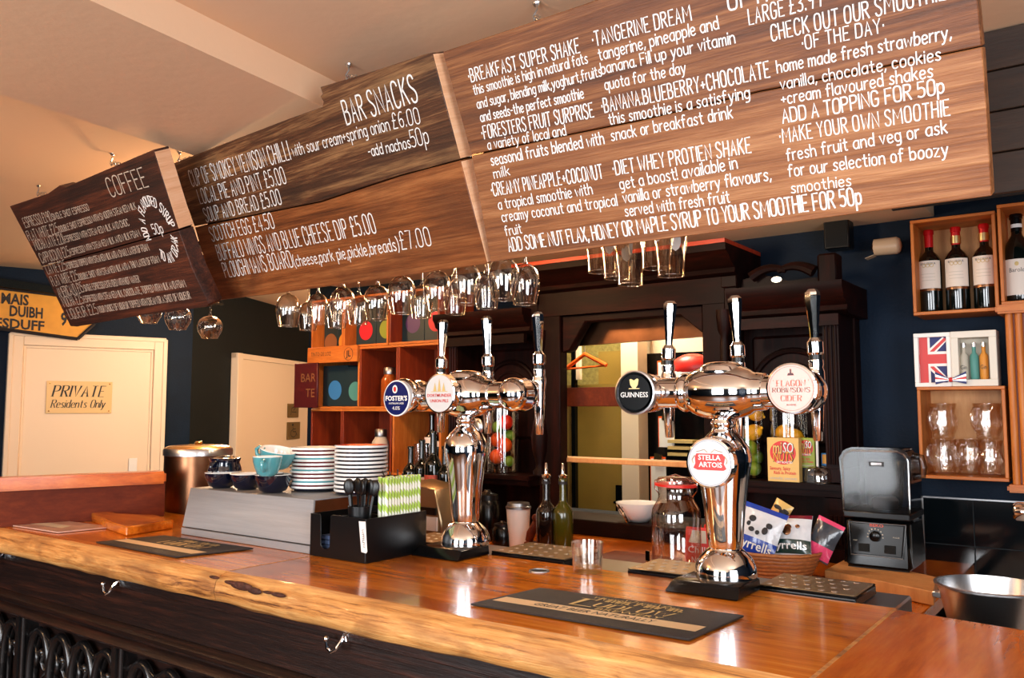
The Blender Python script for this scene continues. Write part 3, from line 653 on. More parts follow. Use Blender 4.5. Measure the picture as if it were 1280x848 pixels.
# gothic arches in groups of four, a post between the groups
def arch_mesh(side):
    W_, zt = .138, .787; g = G(); hw = W_ / 2
    def arc(sgn, r=.0, n=12):
        pts = []
        for k in range(n + 1):
            tt = k / n; x = sgn * hw * (1 - tt ** 1.9) ; z = zt - .15 + .145 * math.sin(tt * PI / 2) ** 1.0
            pts.append(Vector((x, 0, z)))
        return pts
    for s in (-1, 1):
        p = [Vector((s * hw, 0, .14))] + arc(s); g.tube(p, .0135, n=8)
        q_ = [Vector((v.x * .84, .014, v.z - .012 if i else v.z)) for i, v in enumerate(p)]; g.tube(q_, .008, n=6)
    # cusps, boss and spandrel leaf work
    for s in (-1, 1):
        g.tube([Vector((s * .056, .012, zt - .12)), Vector((s * .03, .004, zt - .125)), Vector((s * .016, .0, zt - .10)), Vector((s * .03, .004, zt - .072)), Vector((s * .05, .01, zt - .06))], [.004, .007, .008, .006, .003], n=6)
        g.tube([Vector((s * hw, 0, zt - .03)), Vector((s * .05, -.004, zt - .018)), Vector((s * .03, 0, zt - .006))], [.008, .005, .002], n=6)
    g.ball((.0, .008, zt - .075), .016, .013, .012, n=12, m=8)
    g.ball((.012, .006, zt - .083), .010, n=10, m=6)
    # foliage climbing the middle
    r = random.Random(3 + side)
    for k in range(11):
        z = zt - .17 - k * .05; s = 1 if (k + side) % 2 else -1
        c = Vector((s * (.014 + .012 * r.random()), .018, z))
        for j in range(4):
            a_ = r.uniform(0, 2 * PI); g.ball(c + Vector((math.cos(a_) * .013, -.004 * r.random(), math.sin(a_) * .012)), .008 + .004 * r.random(), .006, .009, n=8, m=5)
        g.tube([Vector((0, .024, z + .03)), Vector((s * .012, .014, z + .012)), c], [.004, .005, .003], n=5)
    # ogee curve in the lower half
    g.tube([Vector((-hw + .01, .004, .56)), Vector((-.03, 0, .50)), Vector((0, 0, .42)), Vector((.03, 0, .50)), Vector((hw - .01, .004, .56))], .008, n=6)
    return g
protos = [mk('carved_arch', arch_mesh(i), M['carvedz'], bar, smooth=60) for i in (0, 1)]
first = [True, True]
def put_arch(x, k):
    if first[k]: o = protos[k]; first[k] = False
    else: o = protos[k].copy(); COL.objects.link(o)
    o.parent = bar; o.location = (x - bar['_w'][0], 1.335 - bar['_w'][1], 0)
postx = on_y(167, 785, 1.36).x; xx = postx - 2 * .605
post0 = None
while xx < 1.0:
    if xx > XL - .02:
        if post0 is None:
            post0 = mk('post', G().box(-.022, .022, -.03, .02, .14, .83).box(-.010, .010, -.042, -.03, .14, .83).lathe([(.008, .14), (.008, .83)], c=(-.02, -.03, 0), n=8).lathe([(.008, .14), (.008, .83)], c=(.02, -.03, 0), n=8), M['carvedz'], bar, smooth=50); pp = post0
        else: pp = post0.copy(); COL.objects.link(pp); pp.parent = bar
        pp.location = (xx - bar['_w'][0], 1.345 - bar['_w'][1], 0)
    for k in range(4):
        ax = xx + .025 + .07 + k * .138 + .0
        if ax > XL + .05 and ax < 1.0: put_arch(ax, k % 2)
    xx += .605
# coat hooks under the slab
def hook(px, py):
    c = on_y(px, py, 1.285); g = G()
    g.box(c.x - .006, c.x + .012, c.y + .002, c.y + .008, c.z + .0, c.z + .022)
    g.tube([c + Vector((.003, 0, .016)), c + Vector((.002, -.012, .0)), c + Vector((-.004, -.02, -.014)), c + Vector((-.014, -.024, -.02)), c + Vector((-.026, -.024, -.014)), c + Vector((-.03, -.024, .002))], [.004, .004, .004, .004, .004, .003], n=8)
    g.ball(c + Vector((-.03, -.024, .006)), .0065, n=10, m=6)
    mk('hook', g, M['chrome'], bar, world=True, label='chrome coat hook')
hook(146, 733); hook(430, 802); hook(3, 697)

# raised return ledge at the far left
zt = ZB + .03
pts = [on_z(158, 659, zt), on_z(217, 650, zt), on_z(195, 644, zt), on_z(146, 642, zt), on_z(130, 636, zt), on_z(112, 640, zt), on_z(136, 652, zt)]
mk('return_ledge', G().prism(pts, (0, 0, -.0295)), M['bar'], bar, world=True, bevel=.004, label='raised wooden ledge at the left end')
mk('joint_strip', G().prism([Vector((XJ2 - .0035, 1.29, ZB + .0002)), Vector((XJ2 + .0035, 1.29, ZB + .0002)), Vector((XJ2 + .0035, 1.83, ZB + .0002)), Vector((XJ2 - .0035, 1.83, ZB + .0002))], (0, 0, .0014)), M['edge'], bar, world=True, label='pale joint between the two bar slabs')
mk('joint_strip', G().prism([Vector((XJ1 - .0015, 1.29, ZB + .0001)), Vector((XJ1 + .0015, 1.29, ZB + .0001)), Vector((XJ1 + .0015, 1.84, ZB + .0001)), Vector((XJ1 - .0015, 1.84, ZB + .0001))], (0, 0, .0006)), M['edge'], bar, world=True)
# metal ring let into the bar
rg = on_z(674, 714.5, ZB)
t = thing('bar_cable_ring', 'small dark metal ring let into the bar top', 'grommet', rg)
mk('ring', G().lathe([(.020, .0), (.021, .003), (.025, .003), (.026, 0)], c=(0, 0, 0), n=24, cap=(False, False)), M['steel_dk'], t)
mk('hole', G().disc((0, 0, .0012), .020, axis='z'), M['hole'], t)

# bar mats
def barmat(pxs, label, printed, z=ZB + .0015):
    p = [on_z(*q, z) for q in pxs]          # left, back-left, right-back, front-right
    o = thing('bar_mat', label, 'bar mat', p[0])
    mk('mat', G().prism(p, (0, 0, .004)), M['matp'] if printed != 2 else M['matw'], o, world=True, bevel=.001)
    A_, B_, C_, D2 = p; up = Vector((0, 0, .0047))
    def at(u, v): return (A_ * (1 - u) + D2 * u) * (1 - v) + (B_ * (1 - u) + C_ * u) * v + up
    if printed == 2: return o, at
    mk('band', G().add([at(.03, .22), at(.97, .22), at(.97, .42), at(.03, .42)], [(0, 1, 2, 3)]), M['matc'], o, world=True, smooth=0)
    return o, at
m1, at1 = barmat([(588, 757), (675, 737), (930, 772), (862, 802)], 'black and cream bar mat in front of the right beer font', 1)
rt = (at1(1, .5) - at1(0, .5)).normalized(); upv = (at1(.5, 1) - at1(.5, 0)).normalized()
typeset('lettering', 'GREAT BEER NATURALLY', M['print'], m1, at1(.5, .31) + Vector((0, 0, .0006)), .03, up=upv, right=rt, width=.26)
g = G(); serifs(g, 'UDLOW', at1(.60, .62) + Vector((0, 0, .0004)), rt, upv, .165, .034, wt=.17, n=Vector((0, 0, 1))); serifs(g, 'L', at1(.385, .645) + Vector((0, 0, .0005)), rt, upv, .06, .062, wt=.2, n=Vector((0, 0, 1))); mk('lettering', g, M['goldp'], m1, world=True, smooth=0)
typeset('lettering', 'BREWERY', M['goldp'], m1, at1(.62, .47), .022, up=upv, right=rt, width=.14)
g = G(); letters(g, 'Mmm. MmMm.', at1(.38, .76), at1(.78, .76), upv, .03, wt=.14, lift=Vector((0, 0, 1))); letters(g, 'wwwWwwWw', at1(.34, .84), at1(.74, .84), upv, .02, wt=.12, lift=Vector((0, 0, 1)))
mk('print', g, M['goldp'], m1, world=True, smooth=0)
m2, at2 = barmat([(120, 679), (205, 671), (317, 687), (220, 698)], 'black and cream bar mat lying before the steel coffee machine', 1)
g = G(); serifs(g, 'LUDLOW', at2(.56, .60) + Vector((0, 0, .0004)), rt, upv, .20, .04, wt=.2, n=Vector((0, 0, 1))); mk('lettering', g, M['goldp'], m2, world=True, smooth=0)
g = G(); letters(g, 'Mmm. MmMm.', at2(.38, .76), at2(.78, .76), upv, .03, wt=.14, lift=Vector((0, 0, 1)))
mk('print', g, M['goldp'], m2, world=True, smooth=0)
M['matw'] = plain('pale_worn_mat', S(196, 164, 150), .35, coat=.4, var=.2, vscale=20)
m3, at3 = barmat([(-6, 655), (58, 650), (143, 660), (72, 667)], 'pale glossy bar mat at the left end of the bar', 2)
mk('print', G().add([at3(.3, .3), at3(.8, .3), at3(.7, .6), at3(.35, .6)], [(0, 1, 2, 3)]), M['greyed'], m3, world=True, smooth=0)
# ================================================================ MENU BOARDS
def frame_of(TL, yaw, tilt, roll):
    yaw, tilt, roll = map(math.radians, (yaw, tilt, roll))
    u = Vector((math.cos(yaw) * math.cos(roll), math.sin(yaw) * math.cos(roll), math.sin(roll)))
    n0 = Vector((-math.sin(yaw), math.cos(yaw), 0))
    v = -Vector((0, 0, 1)) * math.cos(tilt) + n0 * math.sin(tilt); v = (v - u * v.dot(u)).normalized()
    n = u.cross(-v); n = -n if n.y > 0 else n            # towards the customers
    return Vector(TL), u, -v, n
class Board:
    def __init__(s, name, label, TL, yaw, tilt, roll, planks, th=.045, seam=()):
        s.seam = seam
        s.o, s.u, s.up, s.n = frame_of(TL, yaw, tilt, roll)
        s.t = thing(name, label, 'menu board', s.o, group=None)
        s.R = Matrix((s.u, s.up, s.n)).transposed()
        s.t.rotation_euler = s.R.to_euler()
        for poly, mat in planks:
            pts = [s.loc(*p) for p in poly]
            g = G().prism([Vector((p.x, p.y, 0)) for p in pts], (0, 0, -th))
            mk('plank', g, mat, s.t, bevel=.002)
        s.th = th
        lo, hi = planks[1][0], planks[0][0]
        sm = [s.loc(*p) for p in lo[:len(lo)]]; top_ = [p for p in sm]
        xs_ = sorted(top_, key=lambda p: -p.y)
        # unseen battens and black strip, added to block light leaking through the seam
        X_ = [s.loc(*p).x for p in lo]; x0, x1 = min(X_), max(X_)
        for f in (.12, .5, .88):
            xx = x0 + (x1 - x0) * f; Y_ = [s.loc(*p).y for p in lo + hi]
            mk('added_light_block_batten', G().box(xx - .03, xx + .03, min(Y_) * .94, min(max(Y_), 0) - .10, -th - .018, -th - .0005), M['darkplank'], s.t, bevel=.002)
        mk('seam_light_block', G().prism([Vector((s.loc(*p).x, s.loc(*p).y + .02, 0)) for p in s.seam] + [Vector((s.loc(*p).x, s.loc(*p).y - .02, 0)) for p in reversed(s.seam)], (0, 0, -.004)).mv(0, 0, -th - .0005), M['hole'], s.t)
    def loc(s, px, py):     # point of the photograph -> board coordinates
        p = on_pl(px, py, s.o, s.n) - s.o
        return Vector((p.dot(s.u), p.dot(s.up), 0))
    def write(s, g, text, a, b, h, wt=.13, gap=1.5, space=2.6, it=2, jit=.03):
        A_, B_ = s.loc(*a), s.loc(*b)
        T_ = s.loc(a[0], a[1] - h); d = (B_ - A_).normalized(); up = Vector((-d.y, d.x, 0))
        hh = (T_ - A_).dot(up)
        letters(g, text, A_, B_, up, hh, wt=wt, lift=Vector((0, 0, 1)), jit=jit, gap=gap, space=space, it=it)
    def hooks(s, pairs):
        for (cx, cy), (bx, by) in pairs:
            c = on_z(cx, cy, CZ); e = s.R @ s.loc(bx, by) + s.o - s.n * .02
            base = s.R.inverted()
            g = G(); f = lambda p: base @ (p - s.o)
            m_ = c.lerp(e, .45)
            path = []
            g.tube([f(c), f(c + Vector((.004, 0, -.02))), f(c + Vector((-.008, 0, -.034))), f(c + Vector((-.004, 0, -.05))), f(c + Vector((.01, 0, -.045)))], .0028, n=6)
            k = 5; st = c + Vector((0, 0, -.04))
            for i in range(k):
                q0 = st.lerp(e, i / k); q1 = st.lerp(e, (i + 1) / k); md = q0.lerp(q1, .5); dd = (q1 - q0); L_ = dd.length * .62; dd.normalize()
                sd = (Vector((1, 0, 0)) if i % 2 else Vector((.3, 1, 0))).cross(dd).normalized() * .007
                ring = [f(md + dd * (L_ * math.cos(a_)) + sd * math.sin(a_)) for a_ in [2 * PI * j / 10 for j in range(10)]]
                g.tube(ring, .0018, n=5, closed=True)
            g.ball(f(c), .012, .012, .006, n=10, m=5)
            mk('hook_chain', g, M['steel'], s.t)
B3 = Board('menu_board', 'largest wooden menu board, tan planks hand lettered with smoothies', (-1.332, 1.514, 2.381), -.8, 20.5, -.3,
    [([(553, 65), (640, 36), (745, 0), (1214, -150), (1222, 0), (1227.5, 57), (1040, 96), (950, 113.5), (800, 150), (700, 170), (589, 193.5)], M['board3']),
     ([(589.5, 195), (700, 171.5), (800, 151.5), (950, 115), (1040, 97.5), (1227.8, 58.5), (1240, 245), (900, 290), (613, 328)], M['board3b'])], th=.04, seam=((592, 194), (700, 171), (800, 151), (950, 114), (1040, 97), (1225, 58)))
L3 = [
 ("·BREAKFAST SUPER SHAKE", (587.5, 103), (725, 65.5), 18, .15), ("this smoothie is high in natural fats", (593, 118.7), (735, 78.7), 12.5, .14),
 ("and sugar, blending milk,yoghurt,fruits", (597.5, 136), (752.5, 95), 12.5, .14), ("and seeds-the perfect smoothie", (601.7, 152.5), (730, 122.5), 12.5, .15),
 ("·FORESTERS FRUIT SURPRISE", (604, 174), (742.5, 146), 17.5, .15), ("a variety of local and", (610.5, 187), (708, 168.7), 12.5, .14),
 ("seasonal fruits blended with", (615, 207), (755.5, 179.5), 14, .15), ("milk", (618.4, 223), (637.6, 218.6), 12.5, .14),
 ("·CREAMY PINEAPPLE+COCONUT", (616, 245), (754, 222.5), 17, .15), ("a tropical smoothie with", (624, 262), (741, 242.5), 13, .14),
 ("creamy coconut and tropical", (628.5, 277.5), (772, 256.8), 13, .14), ("fruit", (632.7, 295), (652.7, 291.3), 12.5, .14),
 ("ADD SOME NUT FLAX, HONEY OR MAPLE SYRUP TO YOUR SMOOTHIE FOR 50p", (637, 314.4), (1077, 255), 16.5, .13),
 ("·TANGERINE DREAM", (742.5, 58), (864.5, 25), 19.5, .15), ("tangerine, pineapple and", (749.5, 75.7), (898.7, 35.7), 15, .14),
 ("banana. Fill up your vitamin", (752.5, 93), (919, 53.7), 14.5, .14), ("quota for the day", (757, 112.5), (857.5, 91), 14, .14),
 ("·BANANA.BLUEBERRY+CHOCOLATE", (754, 141), (962.5, 96), 19, .15), ("this smoothie is a satisfying", (762, 156), (937.5, 122.5), 14, .14),
 ("snack or breakfast drink", (765, 176), (916, 147.5), 14.5, .14), ("·DIET WHEY PROTIEN SHAKE", (768, 219), (939, 190.5), 18.5, .15),
 ("get a boost! available in", (776, 237), (922, 210.5), 14.5, .14), ("vanilla or strawberry flavours,", (780, 254), (964, 225), 14.5, .14),
 ("served with fresh fruit", (782.4, 270.5), (912.5, 253), 14, .14),
 ("OPTIONS", (911, 13), (1010, -12), 22, .18), ("LARGE £3.99", (937, 31), (1027, 7), 21, .14), ("CHECK OUT OUR SMOOTHIE", (965, 51), (1182, -1), 21, .14),
 ("·OF THE DAY·", (1004, 62), (1105, 40), 18, .15), ("home made fresh strawberry,", (972, 91), (1189, 48), 15.5, .14), ("vanilla, chocolate, cookies", (976, 112), (1176, 75), 14.5, .13),
 ("+cream flavoured shakes", (977.5, 131), (1166, 96), 15, .14), ("ADD A TOPPING FOR 50p", (979, 154), (1180, 116), 17.5, .14), ("·MAKE YOUR OWN SMOOTHIE", (976, 179), (1187.5, 144), 19, .14),
 ("fresh fruit and veg or ask", (984, 201), (1184, 166), 15, .14), ("for our selection of boozy", (986, 221), (1185, 194), 15, .14), ("smoothies", (989.6, 241.7), (1064, 232), 13.5, .14)]
g = G()
for tx, a_, b_, h_, wt in L3: B3.write(g, tx, a_, b_, h_ * (.94 if tx.upper() == tx else 1), gap=2.0 if tx.upper() == tx else 1.5, wt= wt * (.68 if tx.upper() == tx else .8))
mk('lettering', g, M['chalk'], B3.t, smooth=0, label='white hand-painted smoothie list')
B3.hooks([((670, 3), (668, 24)), ((1000, -110), (1000, -80))])

B2 = Board('menu_board', 'middle weathered wooden menu board listing bar snacks', EYE + (Vector((-2.853, 1.716, 2.411)) - EYE) * 1.02, -8.9, 21.7, -1.7,
    [([(215, 205), (230, 199), (300, 172), (360, 149), (403, 133.5), (404, 127), (400, 121), (403, 117), (400, 109), (470, 88), (530, 68), (540, 66), (575, 199), (500, 219), (400, 252), (350, 262), (243, 283)], M['board2']),
     ([(243.5, 284.5), (350, 263.5), (400, 253.5), (500, 220.5), (575.3, 200.5), (609, 330), (440, 354), (340, 368), (270, 376)], M['board2b'])], seam=((246, 284), (350, 263), (400, 253), (500, 220), (573, 200)))
L2 = [("BAR SNACKS", (434, 156), (523, 126), 34, .10), ("CUP OF SMOKEY VENISON CHILLI", (240.6, 233), (364, 199), 22, .10), ("with sour cream+spring onion", (367, 195.5), (488, 162.5), 15, .12),
 ("£6.00", (492.5, 161), (526, 154), 21, .10), ("-add nachos", (462, 196), (514, 184.5), 14, .14), ("50p", (515.5, 184), (537, 179), 22, .09),
 ("LOCAL PIE AND PINT £5.00", (251, 255), (358.6, 228.7), 20, .10), ("SOUP AND BREAD £5.00", (258.3, 277.3), (352.7, 255), 18.5, .11), ("SCOTCH EGG £4.50", (265.7, 301.5), (343.9, 284.7), 19, .11),
 ("BUFFALO WINGS AND BLUE CHEESE DIP £5.00", (274.6, 325.4), (471, 290.6), 21, .10), ("PLOUGHMANS BOARD", (282.5, 347), (367.5, 333.4), 20, .11),
 ("(cheese,pork pie,pickle,breads)", (369, 333.4), (500, 312.7), 14, .13), ("£7.00", (503, 312), (540, 306.8), 24, .09)]
g = G()
for tx, a_, b_, h_, wt in L2: B2.write(g, tx, a_, b_, h_ * (.94 if tx.upper() == tx else 1), gap=2.0 if tx.upper() == tx else 1.5, wt= wt * .78)
def lit_end(B, poly, mat, th):  # lamp light on the sawn plank end, put into its pale colour
    a_, b_ = [B.loc(*p) for p in poly]
    gg = G().prism([Vector((a_.x + .0005, a_.y, -.001)), Vector((b_.x + .0005, b_.y, -.001)), Vector((b_.x + .0005, b_.y, -th + .001)), Vector((a_.x + .0005, a_.y, -th + .001))], (.0012, 0, 0))
    mk('lit_plank_end', gg, mat, B.t, label='sawn plank end, coloured pale as if lamplit')
lit_end(B2, ((541, 68), (575, 198)), M['lit_end'], .045); lit_end(B2, ((576, 202), (608.5, 328)), M['lit_end'], .045)
mk('lettering', g, M['chalk'], B2.t, smooth=0, label='white hand-painted bar snack list')
B2.hooks([((435, 80), (438, 98)), ((224, 190), (232, 199))])

k1 = 1.12
_ = 0
TL1 = EYE + (Vector((-3.362, 1.382, 2.265)) - EYE) * k1
B1 = Board('menu_board', 'smallest dark wooden menu board headed COFFEE, at the left', TL1, -1.8, 25.7, .8,
    [([(12, 258), (60, 242), (74, 232), (82, 234), (192, 187), (223, 287), (140, 310), (52, 333)], M['board1']),
     ([(52.5, 334.5), (140, 311.5), (223.5, 288.5), (240, 335), (261, 380), (258, 384), (180, 394), (96, 408.6), (88, 408)], M['board1'])], th=.06, seam=((56, 333), (140, 311), (220, 289)))
g = G(); B1.write(g, "COFFEE", (139.5, 246), (186, 233), 25, .07); 
C1 = [("ESPRESSO £1.90", (32.5, 284.7), (66, 276), "SINGLE SHOT ESPRESSO", (67, 275), (112, 262.6)), ("FLAT WHITE £2.5", (37, 301), (75, 291), "DOUBLE SHOT ESPRESSO WITH SMOOTH STEAMED MILK", (76, 290.5), (171, 261)),
 ("MOCHA LATTE £2.8", (45.7, 313), (82, 304), "ESPRESSO WITH STEAMED MILK AND CHOC", (83, 303), (162, 281.7)), ("CAPPUCCINO £2.5", (53, 329), (89, 320), "ESPRESSO WITH STEAMED MILK AND MILK FOAM", (90, 319), (176, 295)),
 ("LATTE £2.5", (60.5, 343), (85, 337), "ESPRESSO TOPPED WITH STEAMED MILK AND A SMALL LAYER OF FOAM", (86, 336), (187, 312.7)), ("FLAT WHITE £2.5", (67, 358), (100, 350), "DOUBLE SHOT WITH STEAMED MILK AND A THIN LAYER OF FOAM", (101, 350), (200.5, 327.5)),
 ("AMERICANO £1.5", (75, 372), (106, 365), "SINGLE ESPRESSO EXTENDED WITH HOT WATER", (107, 364), (175.5, 352.5)), ("MOCHA £2.5", (81, 384), (106, 379), "ESPRESSO WITH STEAMED MILK, CHOCOLATE, TOPPED WITH MILK AND FOAM", (107, 378), (233, 358.4)),
 ("LIQUEUR £2.5", (88.5, 399), (124, 392), "YOUR CHOICE OF LIQUEUR TOPPED WITH CREAM OR A SHOT OF LIQUEUR", (125, 391), (239, 373))]
for a1, b1, c1, a2, b2, c2 in C1:
    B1.write(g, a1, b1, c1, 13, .07, it=1); B1.write(g, a2, b2, c2, 8, .11, it=1)
mk('lettering', g, M['chalk2'], B1.t, smooth=0, label='thin faint white coffee list')
g = G(); cc = B1.loc(199, 288.5); rr = (B1.loc(214, 288) - cc).length
def ring_text(text, a0, a1, flip=False):
    n_ = len(text)
    for i, ch in enumerate(text):
        if ch == ' ': continue
        an = a0 + (a1 - a0) * (i + .5) / n_
        d_ = Vector((math.cos(an), math.sin(an) * 1.25, 0)); up = d_ if not flip else -d_
        tn = Vector((up.y, -up.x, 0)).normalized(); p = cc + d_ * (rr * (1.0 if not flip else 1.28)); wd = .0125
        letters(g, ch, p - tn * wd / 2, p + tn * wd / 2, up.normalized(), .034, wt=.13, lift=Vector((0, 0, 1)))
ring_text("ADD A FLAVOURED SYRUP", PI * 1.08, -PI * .0)
ring_text("TO ANY DRINK", PI * 1.28, PI * 1.9, True)
B1.write(g, "50p", (193, 293), (205, 291), 13, .1)
mk('lettering', g, M['chalk'], B1.t, smooth=0, label='ring of white lettering about syrup')
B1.hooks([((140, 192), (144, 207)), ((48, 232), (52, 244))])
lit_end(B1, ((193, 190), (223, 286)), M['lit_end'], .06)
# ================================================================ BACK COUNTER AND MAHOGANY BACK BAR
ZC = .97
bc = thing('back_counter', 'dark back counter with a wooden worktop behind the bar', 'counter', (-1.5, 2.9, 0))
mk('worktop', G().box(-3.4, -.47, 2.42, 3.29, ZC - .04, ZC), M['bar2'], bc, world=True, bevel=.003)
mk('body', G().box(-3.38, -.49, 2.48, 3.28, 0, ZC - .042), M['black'], bc, world=True)
wf = thing('white_appliance', 'low white topped fridge at the right behind the ice bucket', 'fridge', (-.1, 2.7, 0))
mk('top', G().box(-.465, .6, 2.15, 3.25, .86, .90), M['white'], wf, world=True, bevel=.006)
mk('cabinet', G().box(-.455, .59, 2.17, 3.24, 0, .858), M['steel_dk'], wf, world=True)
ub = thing('underbar_shelf', 'pale wooden lower shelf behind the bar top', 'shelf', (-1, 2.2, 0))
mk('board', G().box(-2.3, -.47, 2.07, 2.41, .93, .96), M['bar2'], ub, world=True, bevel=.003)
mk('support', G().box(-2.2, -.6, 2.09, 2.38, 0, .93), M['black'], ub, world=True)

UX0, UX1, UX2, UX3 = -2.62, -2.06, -1.27, -.815     # bay limits
UY = 3.0
un = thing('mahogany_back_bar', 'tall dark carved mahogany back bar with side shelves and an open centre hatch', 'cabinet', (-1.7, 3.1, ZC + .001))
W = dict(world=True)
z0 = ZC + .001
# side bay backs
for x0, x1 in ((UX0, UX1), (UX2, UX3)):
    x1 = min(x1, -2.13) if x0 == UX0 else x1
    mk('back_panel', G().box(x0, x1, 3.22, 3.285, z0, 1.88), M['mahogz'], un, **W)
    mk('raised_panel', G().box(x0 + .07, x1 - .07, 3.20, 3.222, 1.36, 1.78), M['mahogz'], un, bevel=.012, **W)
    zs = 1.207 if x0 == UX0 else 1.240
    g = G().box(x0 - .01, x1 + .012, UY - .02, 3.22, zs - .022, zs).box(x0, x1, UY, 3.22, zs - .045, zs - .022)
    mk('shelf', g, M['mahog'], un, bevel=.004, seg=2, **W)
    cx = (x0 + x1) / 2
    # arched rail over the panel
    ga = G()
    ga.tube([Vector((cx + .16 * math.cos(a_), 3.195, 1.55 + .17 * math.sin(a_))) for a_ in [PI * k / 16 for k in range(17)]], .012, n=8)
    ga.tube([Vector((cx + .11 * math.cos(a_), 3.2, 1.55 + .12 * math.sin(a_))) for a_ in [PI * k / 16 for k in range(17)]], .006, n=6)
    mk('arch_moulding', ga, M['mahog'], un, **W)
# pilasters with flutes and turned columns
def pilaster(x, z_0, z_1, w_=.055, y=UY + .03):
    g = G().box(x - w_ / 2, x + w_ / 2, y, 3.285, z_0, z_1)
    for k in (-1, 0, 1): g.lathe([(.006, z_0 + .06), (.006, z_1 - .06)], c=(x + k * .015, y - .001, 0), n=8)
    g.box(x - w_ / 2 - .008, x + w_ / 2 + .008, y - .012, 3.285, z_0, z_0 + .045).box(x - w_ / 2 - .008, x + w_ / 2 + .008, y - .012, 3.285, z_1 - .04, z_1)
    mk('pilaster', g, M['mahogz'], un, smooth=40, **W)
pilaster(UX0 + .03, z0, 1.88); pilaster(UX3 - .035, 1.0 + .245, 1.88); pilaster(UX3 - .035, z0, 1.19)
for x in (UX1, UX2):
    mk('stile', G().box(x - .035 if x == UX1 else x - .06, x + .075 if x == UX1 else x + .035, UY + .03, 3.09 if x == UX1 else 3.285, z0, 2.02), M['mahogz'], un, bevel=.004, **W)
    xc = x - .03 if x == UX1 else x + .03
    zb_ = 1.21 if x == UX1 else 1.243
    prof = [(.030, zb_), (.030, zb_ + .02), (.020, zb_ + .03), (.018, zb_ + .05), (.034, zb_ + .11), (.038, zb_ + .17), (.026, zb_ + .24), (.016, zb_ + .27), (.024, zb_ + .285), (.016, zb_ + .30), (.018, zb_ + .5), (.014, zb_ + .53), (.024, zb_ + .55), (.030, zb_ + .60), (.030, zb_ + .63)]
    mk('turned_column', G().lathe(prof, c=(xc, UY + .03, 0), n=18, ridge=lambda a, z: 1 + .06 * math.cos(10 * a)), M['mahogz'], un, smooth=60, **W)
M['redlit'] = wood('red_sunlit_edge', (S(110, 26, 10), S(168, 50, 20), S(200, 76, 34)), 'x', 2, .4, bump=.1)
# entablature
def moulded(x0, x1, prof, name='cornice'):
    mk(name, G().prism([Vector((x0, y, z)) for y, z in prof], (x1 - x0, 0, 0)), M['mahog'], un, smooth=50, **W)
pc = lambda z, d: [(3.285, z), (UY + .03, z), (UY + .005, z + .012), (UY + .01, z + .03), (UY - .03, z + .05), (UY - .03 - d * .4, z + .07), (UY - .03 - d, z + .085), (UY - .03 - d, z + .11), (3.285, z + .11)]
moulded(UX0 - .03, UX1 - .07, pc(1.83, .02)); moulded(UX2 + .07, UX3 + .03, pc(1.83, .02))
moulded(UX1 - .10, UX2 + .085, pc(2.0, .05))
for xa_, xb_ in ((UX1 - .10, UX1 - .036), (UX2 + .036, UX2 + .085)): mk('capital', G().box(xa_, xb_, UY + .02, 3.285, 1.84, 2.0).box(xa_ - .006, xb_ + .006, UY + .005, 3.285, 1.955, 1.999), M['mahogz'], un, bevel=.003, **W)
mk('cornice_fillet', G().box(UX1 - .10, UX2 + .085, UY - .085, 3.285, 2.1105, 2.126), M['redlit'], un, label='top edge of the cornice, coloured as sunlit red', **W)  # sunlit red highlight put into the fillet's colour
mk('frieze', G().box(UX1 - .0345, UX2 + .0345, UY + .024, 3.285, 1.90, 2.0), M['mahog'], un, **W)
mk('dentil', G().box(UX0, UX1 - .1, UY + .005, UY + .03, 1.79, 1.83), M['mahog'], un, **W); mk('dentil', G().box(UX2 + .08, UX3, UY + .005, UY + .03, 1.79, 1.83), M['mahog'], un, **W)
# chamfered head of the hatch
hx0, hx1 = -1.985, -1.335
mk('hatch_head', G().prism([Vector(p) for p in ((hx0, UY + .05, 1.90), (hx0, UY + .05, 1.74), (hx0 + .035, UY + .05, 1.75), (-1.87, UY + .05, 1.868), (-1.43, UY + .05, 1.868), (hx1, UY + .05, 1.79), (hx1, UY + .05, 1.90))], (0, .06, 0)), M['mahog'], un, bevel=.004, **W)
mk('hatch_sill', G().box(-2.12, hx1, UY + .05, 3.285, z0, 1.035), M['mahog'], un, bevel=.004, **W)
# swan-neck pediment pieces over the right bay, small finial at the left bay
for sx, cx in ((1, -1.13), (-1, -.90)):
    pts = [Vector((cx + sx * (t_ * .13), UY + .03, 1.965 + .05 * math.sin(PI * (.15 + .6 * t_)) - .0 * t_)) for t_ in [k / 10 for k in range(11)]]
    mk('pediment_scroll', G().tube(pts, [.022 - .012 * k / 10 for k in range(11)], n=8), M['mahog'], un, **W)
mk('pediment_board', G().prism([Vector((-1.19, UY + .05, 1.94)), Vector((-.84, UY + .05, 1.94)), Vector((-.90, UY + .05, 1.97)), Vector((-1.0, UY + .05, 1.965)), Vector((-1.1, UY + .05, 2.0)), Vector((-1.17, UY + .05, 1.985))], (0, .04, 0)), M['mahog'], un, **W)
mk('finial_block', G().box(UX3 - .075, UX3 - .005, UY + .03, UY + .10, 1.94, 2.05), M['mahogz'], un, bevel=.008, **W)
mk('picture_light', G().ball((-1.005, UY - .06, 1.957), .018, .012, .010), emit('lamp_glow', (1, .85, .6, 1), 6), un, label='small lit lamp head', **W)
